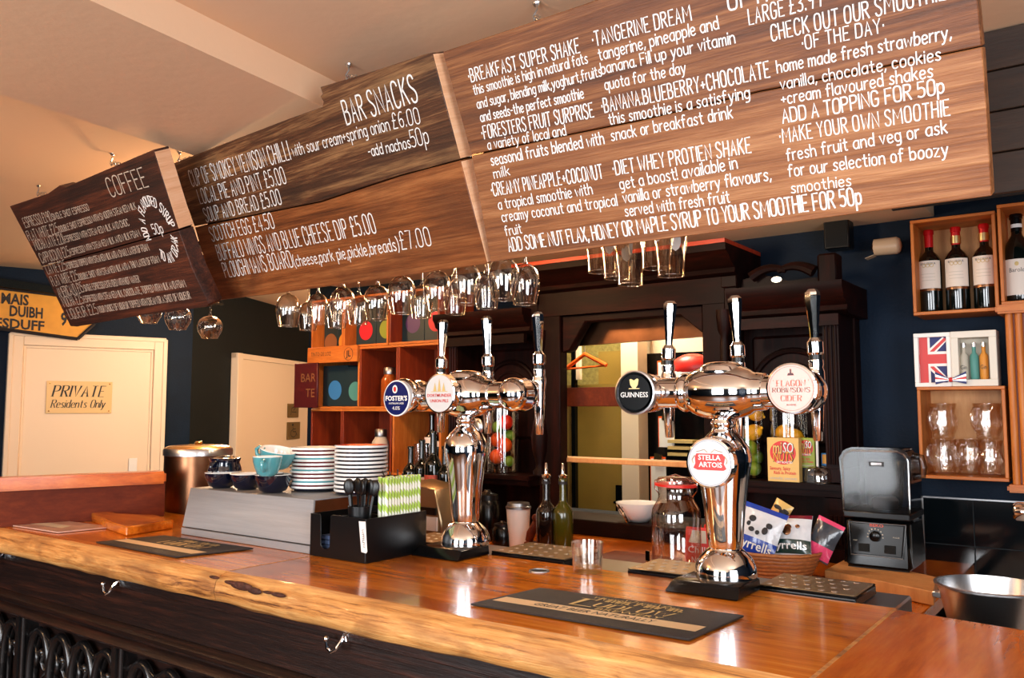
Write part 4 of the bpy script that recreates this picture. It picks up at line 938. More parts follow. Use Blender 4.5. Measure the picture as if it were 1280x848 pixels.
# things inside the hatch: brown roller panel, rails
mk('roller_panel', G().prism([Vector((-2.125, 3.17, 1.775)), Vector((hx1, 3.17, 1.79)), Vector((hx1, 3.17, 1.93)), Vector((-2.125, 3.17, 1.93))], (0, .03, 0)), M['copper'], un, label='brown metallic panel behind the hatch head', **W)
mk('hatch_shelf', G().box(-2.12, hx1, 3.08, 3.18, 1.268, 1.288), M['ply'], un, bevel=.003, **W)
mk('hatch_rail', G().box(-2.12, -1.56, 3.17, 3.20, 1.508, 1.592), M['panel'], un, bevel=.003, **W)

# ---- passage seen through the hatch
PYY = 4.15
ps_ = thing('passage_wardrobe', 'ochre door and white post of the passage seen through the hatch', 'door', (-2.3, PYY, 0))
def rectY(px0, px1, py0, py1, Y): a = on_y(px0, py0, Y); b = on_y(px1, py1, Y); return a.x, b.x, b.z, a.z
x0, x1, zz0, zz1 = rectY(690, 784, 482, 800, PYY); mk('door_panel', G().box(x0, x1, PYY, PYY + .05, 0, zz1), M['ochre'], ps_, **W)
x0, x1, _, zt_ = rectY(782, 808, 400, 800, PYY); mk('post', G().box(x0, x1, PYY - .06, PYY + .05, 0, 2.4), M['cream'], ps_, **W)
x0, x1, _, _ = rectY(717, 724, 400, 800, PYY); mk('dark_stile', G().box(x0, x1, PYY - .03, PYY + .0, 0, 2.4), M['blackg'], ps_, **W)
x0, x1, _, zt_ = rectY(723, 728, 400, 482, PYY); mk('white_strip', G().box(x0, x1, PYY - .03, PYY - .005, zt_ - .35, 2.3), M['cream'], ps_, **W)
x0, x1, _, zm = rectY(690, 784, 440, 482, PYY + .3); mk('upper_wall', G().box(x0, x1, PYY + .3, PYY + .33, 1.3, 2.4), M['ochrel'], ps_, **W)
x0, x1, zd0, zd1 = rectY(748, 784, 440, 480, PYY + .05); mk('dark_box', G().box(x0, x1, PYY + .05, PYY + .2, zd0, zd1), M['ochre'], ps_, **W)
x0, x1, _, _ = rectY(808, 900, 440, 800, PYY + .1); mk('dark_back', G().box(x0, x1 + .3, PYY + .1, PYY + .14, 0, on_y(840, 441, PYY + .1).z), M['blackg'], ps_, **W)
mk('top_wall', G().box(x0, x1 + .3, PYY + .14, PYY + .2, 1.5, 2.5), M['plaster'], ps_, **W)
h0 = on_y(780, 635, PYY - .02)
mk('handle', G().box(h0.x - .055, h0.x - .02, PYY - .015, PYY, h0.z - .12, h0.z + .12).tube([Vector((h0.x - .037, PYY - .015, h0.z + .03)), Vector((h0.x - .037, PYY - .06, h0.z + .03)), Vector((h0.x + .04, PYY - .06, h0.z + .03))], .008, n=8), M['blackg'], ps_, label='black lever handle', **W)
struct('wall_passage', G().box(-3.3, .8, 4.75, 4.8, 0, CZ).box(-1.0, -.95, 3.43, 4.8, 0, CZ), M['plaster'])
# coat hanger
hc = on_y(731, 437, PYY - .1)
hg = thing('coat_hanger', 'orange wooden coat hanger hanging in the passage', 'coat hanger', hc)
l_, r_ = on_y(706, 462, PYY - .1), on_y(758, 457, PYY - .1); tp = on_y(731, 443, PYY - .1)
mk('shoulder', G().tube([l_, tp, r_], [.012, .013, .012], n=8).tube([l_, r_], .006, n=6), M['orange'], hg, **W)
mk('wire_hook', G().tube([tp, tp + Vector((0, 0, .05)), tp + Vector((.02, 0, .07)), tp + Vector((.03, 0, .05))], .003, n=6), M['steel'], hg, **W)
# clipboards
for i, (cx, cy, h_) in enumerate(((832, 474, 46), (833, 540, 38), (823, 600, 56))):
    c = on_y(cx, cy, PYY - .05); s_ = h_ * c.y / 1050 * .55
    t = thing('clipboard', ('upper clipboard of white papers in the passage', 'middle clipboard of white papers in the passage', 'lowest long clipboard of white papers in the passage')[i], 'clipboard', c)
    mk('backing', G().box(-.05, .04, .005, .012, -s_, s_), M['orange'], t)
    mk('paper', G().box(-.042, .045, -.002, .004, -s_, s_ - .01), M['white'], t)
    mk('clip', G().prism([Vector((-.02, 0, s_ - .02)), Vector((.025, 0, s_ - .03)), Vector((.03, 0, s_ + .01)), Vector((-.015, 0, s_ + .02))], (0, -.015, 0)), M['brass'], t)
lm_ = on_y(866, 470, PYY - .10)
t = thing('lampshade', 'red topped round shade on the right inside the hatch', 'lampshade', lm_)
mk('shade', G().ball((0, 0, 0), .12, .06, .11), M['ceramic'], t); mk('red_band', G().ball((0, -.004, .045), .115, .06, .07), M['red'], t)
for k in range(3):
    c = on_y(855, 568 - k * 8, PYY - .05)
    tag(mk('paper_tray', G().box(-.07, .07, -.05, .05, -.008, .008), M['goldp'], loc=c), ('bottom', 'middle', 'top')[k] + ' one of the stacked yellow trays inside the hatch', 'tray')
b_ = on_y(802, 655, 3.16)
t = thing('colander', 'white enamel bowl with a bent handle on the hatch sill', 'bowl', (b_.x, 3.13, 1.037))
mk('bowl', G().lathe([(.045, 0), (.075, .03), (.088, .075), (.091, .076), (.078, .03), (.04, .006)], n=32, cap=(True, True)), M['ceramic'], t, smooth=60)
mk('handle', G().tube([(-.03, -.075, .06), (-.035, -.105, .07), (.0, -.125, .045), (.02, -.12, .01)], .007, n=8), M['chrome'], t)
t['label'] = 'white enamel bowl with a bent chrome handle on the hatch sill'

# ================================================================ BEER FONTS
def font_tower(label, x, z=ZB, y=1.83, plain_end=False):
    t = thing('beer_font', label, 'beer tap', (x, y, z))
    b = G().prism([Vector(p) for p in ((-.085, -.125, 0), (.075, -.125, 0), (.085, -.11, .025), (.085, .02, .03), (-.085, .02, .03), (-.085, -.11, .025))], (0, 0, .002))
    b = G().hexa([Vector(p) for p in ((-.092, -.125, .001), (.075, -.125, .001), (.075, .015, .001), (-.092, .015, .001))], [Vector(p) for p in ((-.080, -.105, .027), (.072, -.105, .027), (.072, .015, .027), (-.080, .015, .027))])
    mk('base_plate', b, M['blackg'], t, bevel=.003)
    dome = [(.068, .027), (.069, .034), (.066, .050), (.057, .068), (.043, .082), (.036, .088)]
    mk('base_dome', G().lathe(dome, n=48), M['chrome'], t, smooth=60)
    body = [(.036, .088), (.0375, .093), (.040, .11), (.0475, .19), (.056, .245), (.061, .275), (.062, .290), (.058, .310), (.046, .330), (.032, .343), (.026, .350), (.024, .358), (.028, .362), (.028, .368), (.024, .373), (.026, .382)]
    mk('column', G().lathe(body, n=48), M['chrome'], t, smooth=60)
    H = .437
    bulb = [(.036, -.185), (.036, -.102), (.041, -.101), (.045, -.094), (.046, -.085), (.043, -.078), (.050, -.068), (.0575, -.050), (.0625, -.028), (.0642, 0), (.0625, .028), (.0575, .050), (.050, .068), (.043, .078), (.043, .088), (.041, .101), (.036, .102), (.036, .185)]
    mk('cross_arm', G().lathe(bulb, c=(0, 0, H), axis='x', n=48), M['chrome'], t, smooth=35)
    mk('top_cap', G().lathe([(.052, .048), (.049, .056), (.048, .058), (.046, .061), (.036, .067), (.015, .070)], c=(0, 0, H), n=40), M['chrome'], t, smooth=50)
    mk('collar', G().lathe([(.024, .378), (.03, .384), (.05, .40)], n=32), M['chrome'], t)
    for k in (-1, 1):
        hx = k * .185
        prof = [(.012, .052), (.026, .048), (.038, .038), (.045, .022), (.047, 0), (.045, -.018), (.042, -.028), (.044, -.034), (.048, -.038), (.049, -.056), (.050, -.064), (.046, -.070)]
        if plain_end and k == 1: prof = [(.012, .052), (.026, .048), (.038, .038), (.045, .022), (.048, 0), (.045, -.018), (.046, -.024), (.043, -.040), (.033, -.054), (.016, -.063), (.002, -.065)]
        mk('arm_head', G().lathe(prof, c=(hx, 0, H), axis='y', n=40), M['chrome'], t, smooth=50)
    for k in (-1, 0, 1):
        tx = k * .182
        tp_ = G().tube([(tx, .03, H), (tx, .10, H)], .009, n=12)
        tp_.lathe([(.009, -.11), (.0105, -.108), (.0155, -.02), (.017, .01), (.019, .03), (.0185, .045), (.015, .055), (.017, .062), (.016, .072)], c=(tx, .10, H), n=24)
        tap = mk('tap', tp_, M['chrome'], t, smooth=50)
        mk('seal', G().lathe([(.0145, .072), (.0145, .083)], c=(tx, .10, H), n=20), M['black'], tap)
        lean = (-.05, .04, .03)[k + 1] * -1
        hd = G().lathe([(.015, .083), (.018, .088), (.018, .112), (.0135, .117), (.0105, .122)], c=(0, 0, 0), n=20)
        hh = [(.0095, .12), (.0105, .14), (.0145, .18), (.0185, .215), (.0178, .226), (.011, .233)]
        hd.lathe(hh, n=8, sx=1.0, sy=.8)
        hd.rot(lean * (1.0), 'Y', (0, 0, .08)).mv(tx, .10, H)
        mk('handle', hd, M['chrome'], t, smooth=30)
    return t
def rim(t, c, r, rimmat, facemat, sx=1.0, depth=.012, fr=.935):
    """round badge facing the customers; c local to font"""
    g = G().lathe([(r * .99, depth), (r, 0), (r * 1.0, -.003), (r * .93, -.004)], c=(0, 0, 0), axis='y', n=48, sx=sx, cap=(True, False)); g.mv(*c)
    o = mk('badge', g, rimmat, t, smooth=40)
    f = G().disc((c[0], c[1] - .0035, c[2]), r * fr, n=48, sx=sx)
    f2 = mk('badge_face', f, facemat, o, smooth=0)
    return o
FR = font_tower('right chrome beer font with three tap handles and a low round white badge', -.757)
FL = font_tower('left chrome beer font with three tap handles beside the striped straws', -1.515, plain_end=True)
def bt(t, badge, txt, dx, dz, size, mat, width, c, offset=.0, ln=None, shear=0):
    q_ = typeset(ln or 'lettering', txt, mat, badge, Vector(t['_w']) + Vector((c[0] + dx, c[1] - .0042, c[2] + dz)), size, width=width, offset=offset, shear=shear)
    return q_
def sb(t, badge, txt, dx, dz, h, mat, w_, c):
    g = G(); serifs(g, txt, Vector((c[0] + dx, c[1] - .0046, c[2] + dz)), (1, 0, 0), (0, 0, 1), w_, h, wt=.14, n=Vector((0, -1, 0))); return mk('lettering', g, mat, badge, smooth=0)
def bpoly(t, badge, pts, mat, c, name='emblem', off=.0045):
    g = G().add([Vector((c[0] + x, c[1] - off, c[2] + z)) for x, z in pts], [tuple(range(len(pts)))])
    o = mk(name, g, mat, badge, smooth=0); return o
H_ = .437
# right font, left head: black stout badge
c = (-.185, -.072, H_); B_ = rim(FR, c, .052, M['steel'], M['blackg'], fr=.80); B_['_w'] = FR['_w']
bt(FR, B_, 'GUINNESS', 0, -.006, .017, M['ceramic'], .072, c, .01)
bpoly(FR, B_, [(-.012, .030), (-.008, .032), (0, .028), (.008, .033), (.012, .030), (.010, .018), (.004, .010), (-.004, .010), (-.010, .018)], M['gold'], c)
bpoly(FR, B_, [(-.014, .008), (.014, .008), (.014, .010), (-.014, .010)], M['gold'], c)
# right head: pink cider badge
c = (.185, -.082, H_ + .004); B_ = rim(FR, c, .053, M['chrome'], M['pink'], depth=.014); B_['_w'] = FR['_w']
gr = G().lathe([(.0455, 0), (.0462, 0)], axis='y', n=48, cap=(False, False)).mv(c[0], c[1] - .0042, c[2]); mk('ring', gr, M['salmon'], B_, smooth=0)
sb(FR, B_, 'FLAGON', 0, .011, .0125, M['salmon'], .060, c); sb(FR, B_, 'ROBINSONS', 0, -.003, .0095, M['print'], .078, c)
sb(FR, B_, 'CIDER', 0, -.020, .0115, M['salmon'], .044, c); bt(FR, B_, 'ALC 4.5% VOL', 0, -.034, .005, M['print'], .020, c, .01)
bpoly(FR, B_, [(-.007, .027), (.007, .027), (.005, .032), (.0015, .032), (.0015, .040), (-.0015, .040), (-.0015, .032), (-.005, .032)], M['maroonsign'], c)
for i in range(13):
    a_ = PI * (.86 - .72 * i / 12); bpoly(FR, B_, [(.0405 * math.cos(a_) - .0008, .0405 * math.sin(a_) - .001), (.0405 * math.cos(a_) + .0008, .0405 * math.sin(a_) - .001), (.0405 * math.cos(a_), .0405 * math.sin(a_) + .0014)], M['salmon'], c) if i in (0, 6, 12) else None
# column badge
c = (.002, -.080, .281); B_ = rim(FR, c, .055, M['chrome'], M['badgew'], depth=.02); B_['_w'] = FR['_w']
bpoly(FR, B_, [(-.034, .013), (-.030, .020), (.030, .020), (.036, .012), (.033, -.002), (.039, -.012), (.032, -.016), (-.028, -.016), (-.038, -.012), (-.033, -.002)], M['red'], c, off=.004)
bt(FR, B_, 'STELLA', 0, .011, .0155, M['ceramic'], .052, c, .02); bt(FR, B_, 'ARTOIS', .002, -.0045, .0155, M['ceramic'], .054, c, .02)
g = G()
for s in (-1, 1):
    g.tube([Vector((c[0] + s * .004, c[1] - .004, c[2] + .022)), Vector((c[0] + s * .012, c[1] - .004, c[2] + .029)), Vector((c[0] + s * .020, c[1] - .004, c[2] + .026)), Vector((c[0] + s * .03, c[1] - .004, c[2] + .024))], .0006, n=4)
    g.tube([Vector((c[0] + s * .034, c[1] - .004, c[2] + .016)), Vector((c[0] + s * .041, c[1] - .004, c[2] + .006)), Vector((c[0] + s * .038, c[1] - .004, c[2] - .002))], .0008, n=4)
mk('scroll_print', g, M['gold'], B_); mk('blue_ring', G().lathe([(.0485, 0), (.0492, 0)], axis='y', n=48, cap=(False, False)).mv(c[0], c[1] - .0042, c[2]), M['ukblue'], B_, smooth=0)
# left font badges
c = (-.195, -.075, H_ - .008); B_ = rim(FL, c, .052, M['ceramic'], M['navy'], depth=.006); B_['_w'] = FL['_w']
bt(FL, B_, "FOSTER'S", 0, -.001, .019, M['ceramic'], .086, c, .03); bt(FL, B_, 'AUSTRALIAN LAGER', 0, -.015, .007, M['ceramic'], .06, c, .01); bt(FL, B_, '4.0%', 0, -.029, .015, M['ceramic'], .030, c, .0)
mk('emblem', G().add([Vector((c[0] - .006 + .010 * math.cos(k * PI / 8), c[1] - .0042, c[2] + .026 + .012 * math.sin(k * PI / 8))) for k in range(16)], [tuple(range(16))]), M['ceramic'], B_, smooth=0)
mk('emblem', G().add([Vector((c[0] - .006 + .0055 * math.cos(k * PI / 8), c[1] - .0048, c[2] + .026 + .0075 * math.sin(k * PI / 8))) for k in range(16)], [tuple(range(16))]), M['red'], B_, smooth=0)
c = (-.022, -.085, H_ + .004); B_ = rim(FL, c, .055, M['chrome'], M['badgew'], depth=.02); B_['_w'] = FL['_w']
bt(FL, B_, 'DORTMUNDER', 0, -.006, .012, M['red'], .088, c, .01); bt(FL, B_, 'UNION PILS', 0, -.021, .012, M['red'], .066, c, .01)
for s, hh_ in ((-1, .024), (0, .036), (1, .024)):
    bpoly(FL, B_, [(s * .016 - .006, .006), (s * .016 + .006, .006), (s * .016, .006 + hh_)], M['goldp'], c)
bpoly(FL, B_, [(-.030, .004), (.030, .004), (.030, .0055), (-.030, .0055)], M['goldp'], c)
# long stalks carrying the front badges
mk('badge_stalk', G().tube([(.002, -.03, .281), (.002, -.07, .281)], .01, n=10), M['chrome'], FR); mk('badge_stalk', G().tube([(-.022, -.03, H_), (-.022, -.07, H_)], .01, n=10), M['chrome'], FL)

# drip trays behind / beside the fonts
def drip(x0, x1, y0, y1, label, sk=.0):
    t = thing('drip_tray', label, 'drip tray', ((x0 + x1) / 2, (y0 + y1) / 2, ZB - .0145))
    g = G().box(x0, x1, y0, y1, ZB - .014, ZB + .006).box(x0, x1, y0, y0 + .006, ZB + .006, ZB + .010).box(x0, x1, y1 - .006, y1, ZB + .006, ZB + .010)
    mk('tray', g, M['blackg'], t, world=True, bevel=.002)
    gp = G().box(x0 + .004, x1 - .004, y0 + .005, y1 - .005, ZB + .0065, ZB + .011)
    gr_ = mk('grille', gp, M['tray'], t, world=True, bevel=.001)
    nx = int((x1 - x0) / .034); ny = 4; gh = G()
    for i in range(nx):
        for j in range(ny):
            cx_ = x0 + .02 + (x1 - x0 - .04) * (i + (.5 if j % 2 else .0)) / nx; cy_ = y0 + .022 + (y1 - y0 - .044) * j / (ny - 1)
            gh.lathe([(.0075, .0), (.0066, .0014), (.0045, .0012), (.003, .0002)], c=(cx_, cy_, ZB + .0108), n=10)
    mk('raised_stud', gh, M['steel'], gr_, world=True, kind='stuff')
    return t
drip(-.700 + .006, -.485, 1.853, 2.02, 'steel drip tray to the right of the right beer font')
drip(-1.02, -.83, 1.853, 2.02, 'steel drip tray to the left of the right beer font')
drip(-1.455 + .012, -1.205, 1.853, 2.04, 'steel drip tray to the right of the left beer font')
drip(-1.80, -1.60, 1.853, 2.02, 'steel drip tray to the left of the left beer font')

# ================================================================ HANGING GLASSES
RKZ = 2.12
rack = thing('glass_rack', 'dark wooden hanging rack holding the stemmed glasses above the bar', 'rack', (-1.8, 2.05, RKZ))
GR = []
mk('shelf_board', G().box(-3.1, -.85, 1.93, 2.36, RKZ + .03, RKZ + .05), M['darkplank'], rack, world=True)
def wineglass(name, label, grp, r, h, rimf, gm, stem=.085, logo=False):
    """hangs upside down from its foot; origin at rim height"""
    t = thing(name, label, 'glass', (0, 0, 0), group=grp)
    out = [(rimf * r, 0)] + [(r * q_, h * z_) for q_, z_ in ((rimf + (1 - rimf) * .3, .12), (.93, .3), (.99, .45), (1.0, .56), (.95, .70), (.80, .84), (.52, .95), (.2, 1.0), (.08, 1.03))]
    g = G().lathe(out, n=28, cap=(False, False)); g.lathe([(rimf * r + .0006, -.0008), (rimf * r + .0012, .0), (rimf * r + .0006, .0008)], n=28, cap=(False, False))
    b = mk('bowl', g, gm, t, smooth=80)
    mk('rim', G().tube([(rimf * r * math.cos(a_), rimf * r * math.sin(a_), 0) for a_ in [2 * PI * k / 32 for k in range(32)]], .0011, n=6, closed=True), M['glasst'], t, smooth=80)
    mk('stem', G().lathe([(.008, h * 1.0), (.0045, h + .012), (.0038, h + stem * .5), (.0045, h + stem - .006), (.010, h + stem - .001)], n=12), M['glasst'], t, smooth=80)
    mk('foot', G().lathe([(.012, h + stem - .003), (.034, h + stem), (.035, h + stem + .002), (.010, h + stem + .004)], n=28), M['glasst'], t, smooth=60)
    return t
ZR = 1.79
gl_g = 'stemmed wine glasses hanging under the middle menu board'
big = wineglass('wine_glass', 'wide clear wine glass hanging upside down', gl_g, .043, .115, .74, M['glass'])
slim = wineglass('wine_glass', 'narrow clear wine glass hanging upside down', gl_g, .037, .105, .80, M['glass'])
rows = [(359.7, 408, 0), (385, 413, 1), (397, 405, 1), (421.5, 410, 1), (428, 402, 0), (448, 406, 1), (471, 400, 0), (501.7, 392, 0), (527, 397.5, 1), (546.7, 387.6, 0), (569, 393, 1), (583, 380.6, 0), (608.6, 386, 1), (629.7, 375, 0), (656, 380.6, 0)]
names = ['leftmost', 'second', 'third', 'fourth', 'fifth', 'sixth', 'seventh', 'eighth', 'ninth', 'tenth', 'eleventh', 'twelfth', 'thirteenth', 'fourteenth', 'fifteenth', 'rightmost']
for i, (px, py, s_) in enumerate(rows):
    p = on_z(px, py, ZR)
    lab = '%s %s wine glass of the row hanging under the middle board' % (names[i], 'narrow' if s_ else 'wide')
    if i == 0: o = big; o.location = p; o['label'] = lab
    elif i == 1: o = slim; o.location = p; o['label'] = lab
    else: o = dup(slim if s_ else big, p, label=lab)
    GR.append((p, .115 + .085 if not s_ else .105 + .085))
ball = wineglass('brandy_glass', 'round brandy balloon glass hanging below the COFFEE board', 'brandy glasses hanging at the left', .052, .095, .62, M['glass'], stem=.06)
for i, (px, py, z_) in enumerate(((262, 423, 1.80), (222, 412, 1.82), (186, 404, 1.86))):
    p = on_z(px, py, z_); lab = ('lowest round brandy glass at the right end of the left cluster', 'round brandy glass in the middle of the left cluster', 'leftmost brandy glass peeping under the COFFEE board', 'brandy glass behind the gap between two others')[i]
    if i == 0: o = ball; o.location = p; o['label'] = lab
    else: o = dup(ball, p, label=lab)
    GR.append((p, .155))
# beer glasses with a white tulip print
def beerglass():
    t = thing('beer_glass', '', 'glass', (0, 0, 0), group='printed beer glasses hanging at the right')
    g = G().lathe([(.031, 0), (.032, .03), (.036, .07), (.040, .105), (.0395, .125), (.030, .145), (.014, .158), (.008, .162)], n=28, cap=(False, False))
    mk('bowl', g, M['glass'], t, smooth=80)
    mk('rim', G().tube([(.031 * math.cos(a_), .031 * math.sin(a_), 0) for a_ in [2 * PI * k / 32 for k in range(32)]], .0013, n=6, closed=True), M['glasst'], t, smooth=80)
    mk('stem', G().lathe([(.010, .16), (.006, .17), (.006, .205), (.012, .212)], n=12), M['glasst'], t, smooth=80)
    mk('foot', G().lathe([(.012, .210), (.033, .213), (.034, .216), (.01, .218)], n=28), M['glasst'], t, smooth=60)
    for s in (0, 1):
        pts = []
        for x, z in ((0, .052), (.008, .058), (.013, .068), (.0135, .080), (.010, .088), (.006, .084), (0, .092), (-.006, .084), (-.010, .088), (-.0135, .080), (-.013, .068), (-.008, .058)):
            rr_ = .0335 + (z - .03) * .085 + .0006; an = x / rr_ - PI / 2 - YAW * .0 - .25 + s * 1.75
            pts.append(Vector((rr_ * math.cos(an), rr_ * math.sin(an), z)))
        mk('tulip_print', G().add(pts, [tuple(range(len(pts)))]), M['ceramic'], t, smooth=0)
    return t
bg = beerglass(); bg.scale = (1.2, 1.2, 1.2)
for i, (px, py, lab) in enumerate(((752.6, 340, 'leftmost tulip-printed beer glass of the five hanging'), (771.4, 348, 'second tulip-printed beer glass from the left of the five'), (788, 356, 'middle and lowest of the five hanging beer glasses'), (821, 335.6, 'fourth tulip-printed beer glass from the left of the five'), (839, 345, 'rightmost tulip-printed beer glass of the five hanging'))):
    p = on_z(px, py, 1.87)
    if i == 0: o = bg; o.location = p; o['label'] = lab
    else: o = dup(bg, p, label=lab, rz=.25 * i)
    GR.append((p, .2585))
# rails that grip each foot, hung from the shelf board on thin black rods
for p, h_ in GR:
    zf = p.z + h_; g = G()
    for sx in (-1, 1):
        g.box(p.x + sx * .021 - .009, p.x + sx * .021 + .009, p.y - .045, p.y + .045, zf - .009, zf - .003)
        g.tube([(p.x + sx * .026, p.y + .04, zf - .004), (p.x + sx * .026, max(p.y + .04, 1.95), RKZ + .031)], .0018, n=6)
    mk('foot_rail', g, M['black'], rack, world=True)
for x in (-2.8, -1.9, -.95):
    mk('hanging_rod', G().tube([(x, 2.28, RKZ + .05), (x, 2.28, CZ)], .006, n=8), M['black'], rack, world=True)
# ================================================================ WALL CRATES, LEFT
def crate(name, label, x0, x1, z0, z1, y0, y1, mat, matz, th=.012, back=None, group=None, backmat=None, open_=True):
    t = thing(name, label, 'crate', ((x0 + x1) / 2, (y0 + y1) / 2, z0), group=group)
    mk('bottom_board', G().box(x0, x1, y0, y1, z0, z0 + th), mat, t, world=True, bevel=.0015)
    mk('top_board', G().box(x0, x1, y0, y1, z1 - th, z1), mat, t, world=True, bevel=.0015)
    mk('side_board', G().box(x0, x0 + th, y0 + .001, y1, z0 + th, z1 - th), matz, t, world=True, bevel=.0015)
    mk('side_board', G().box(x1 - th, x1, y0 + .001, y1, z0 + th, z1 - th), matz, t, world=True, bevel=.0015)
    mk('back_board', G().box(x0 + th, x1 - th, y1 - .008, y1, z0 + th, z1 - th), backmat or matz, t, world=True)
    return t
YC = 3.02
def rc(px0, px1, py0, py1, Y=YC):
    """edges of a shelf unit standing in the plane Y"""
    m = (py0 + py1) / 2; a = on_y(px0, m, Y); b = on_y(px1, m, Y); c = (px0 + px1) / 2
    return a.x, b.x, on_y(c, py1, Y).z, on_y(c, py0, Y).z
CL = {}
gp = 'old wine crates stacked as wall shelves at the left'
spec = [ # key, px0, px1, row, label
 ('t1', 389, 429, 2, 'top left small crate with brown and amber discs on its boxes'), ('t2', 429, 485, 2, 'top row crate holding boxes with red and green discs'), ('t3', 486, 549, 2, 'top row crate at the right holding boxes with purple and red discs'),
 ('m1', 391, 449, 1, 'middle row crate with two dark boxes under a lettered plank'), ('m2', 449, 497, 1, 'middle row red crate with an amber jar standing in it'), ('m3', 497, 549, 1, 'middle row red crate at the right, empty'),
 ('l1', 388, 427, 0, 'bottom row crate at the left, empty pale pine'), ('l2', 427, 489, 0, 'bottom row crate holding tumblers and a white capped jar'), ('l3', 490, 551, 0, 'bottom right crate with bottles in front of it')]
zrow = [(on_y(430, 572, YC).z, on_y(430, 512, YC).z), None, None]
zr0 = on_y(430, 590, YC).z; zr1 = on_y(430, 511.5, YC).z; zr2 = on_y(450, 434, YC).z; zr3 = zr2 + .27
rowz = [(zr0, zr1), (zr1 + .001, zr2), (zr2 + .001, zr3)]
for key, a_, b_, r_, lab in spec:
    z0_, z1_ = rowz[r_]
    x0_ = on_y(a_, (410, 470, 540)[2 - r_], YC).x; x1_ = on_y(b_, (410, 470, 540)[2 - r_], YC).x
    dk = key in ('m2', 'm3', 't3', 'l1', 'l2')
    CL[key] = (x0_ + .0008, x1_ - .0008, z0_, z1_)
    crate('wine_crate', lab, x0_ + .0008, x1_ - .0008, z0_, z1_, YC, 3.285, M['crate'], M['crated'] if dk else M['cratez'], backmat=M['crated'] if key != 'l1' else M['cratez'], group=gp)
# lettered plank across the front of crate m1
x0_, x1_, z0_, z1_ = CL['m1']
t = thing('crate_plank', 'pale lettered crate end plank with a round emblem', 'plank', (x0_, YC - .02, z1_ - .085))
pl = mk('plank', G().box(x0_ - .03, x1_, YC - .016, YC - .001, z1_ - .075, z1_ + .01), M['crate'], t, world=True, bevel=.002)
typeset('lettering', 'TINTO DE LOZ', M['print'], t, Vector((x0_ + .08, YC - .0165, z1_ - .028)), .03, width=.16)
c_ = Vector((x1_ - .065, YC - .0168, z1_ - .034))
mk('emblem', G().tube([c_ + Vector((.033 * math.cos(a_), 0, .033 * math.sin(a_))) for a_ in [2 * PI * k / 24 for k in range(24)]], .0012, n=5, closed=True), M['print'], t, world=True)
typeset('lettering', 'JL', M['print'], t, c_, .045, width=.038, offset=.02)
# boxes with coloured discs
def discbox(x0, x1, z0, h, y, col, lab, cz=.5, rr=.045, tone=None):
    t = thing('gift_box', lab, 'box', ((x0 + x1) / 2, y, z0))
    b_ = mk('box', G().box(x0, x1, y, y + .10, z0, z0 + h), tone or M['boxteal'], t, world=True, bevel=.002)
    mk('disc', G().disc(((x0 + x1) / 2, y - .001, z0 + h * cz), rr), col, t, world=True, smooth=0)
M['boxteal'] = plain('dark_teal_card', S(22, 44, 50), .5); M['d_blue'] = plain('disc_blue', S(52, 120, 180), .5); M['d_teal'] = plain('disc_teal', S(76, 142, 134), .5)
M['d_red'] = plain('disc_red', S(206, 30, 48), .5); M['d_green'] = plain('disc_green', S(140, 156, 50), .5); M['d_purple'] = plain('disc_purple', S(80, 50, 100), .5); M['d_amber'] = plain('disc_amber', S(212, 140, 50), .5); M['d_brown'] = plain('disc_brown', S(130, 84, 50), .5)
x0_, x1_, z0_, z1_ = CL['m1']; w2 = (x1_ - x0_ - .026) / 2
discbox(x0_ + .014, x0_ + .012 + w2 + .03, z0_ + .0125, .22, 3.08, M['d_blue'], 'dark box with a blue disc in the middle row crate', .40, .052)
discbox(x0_ + .046 + w2, x1_ - .014, z0_ + .0125, .21, 3.07, M['d_teal'], 'dark box with a pale teal disc in the middle row crate', .38, .05)
for key, cs, czs in (('t1', ('d_brown', 'd_amber'), (.12, .12)), ('t2', ('d_red', 'd_green'), (.34, .34)), ('t3', ('d_purple', 'd_red'), (.42, .42))):
    x0_, x1_, z0_, z1_ = CL[key]; w2 = (x1_ - x0_ - .028) / 2
    for k in (0, 1):
        discbox(x0_ + .0135 + k * (w2 + .001), x0_ + .0135 + w2 + k * (w2 + .001) - .001, z0_ + .0125, .235, 3.10, M[cs[k]], '%s disc box in the %s top crate' % (cs[k][2:] + '-coloured', {'t1': 'left', 't2': 'middle', 't3': 'right'}[key]), czs[k], min(.05, w2 * .44))
# small boxes left of the crates
c_ = on_y(373, 396, 3.15)
# maroon sign beside the crates
s0 = on_y(370, 455, YC - .02); s1 = on_y(398, 510, YC - .02)
t = thing('bar_sign', 'small maroon sign with faded letters fixed left of the crates', 'sign', ((s0.x + s1.x) / 2, YC - .03, s1.z))
mk('sign_board', G().box(s0.x, s1.x - .002, YC - .03, YC - .017, s1.z, s0.z), M['maroonsign'], t, world=True, bevel=.002)
typeset('lettering', 'BAR', M['d_brown'], t, Vector((s0.x * .38 + s1.x * .62, YC - .0305, s0.z * .66 + s1.z * .34)), .065, width=(s1.x - s0.x) * .62)
typeset('lettering', 'TE', M['d_brown'], t, Vector((s0.x * .3 + s1.x * .7, YC - .0305, s0.z * .32 + s1.z * .68)), .065, width=(s1.x - s0.x) * .38)
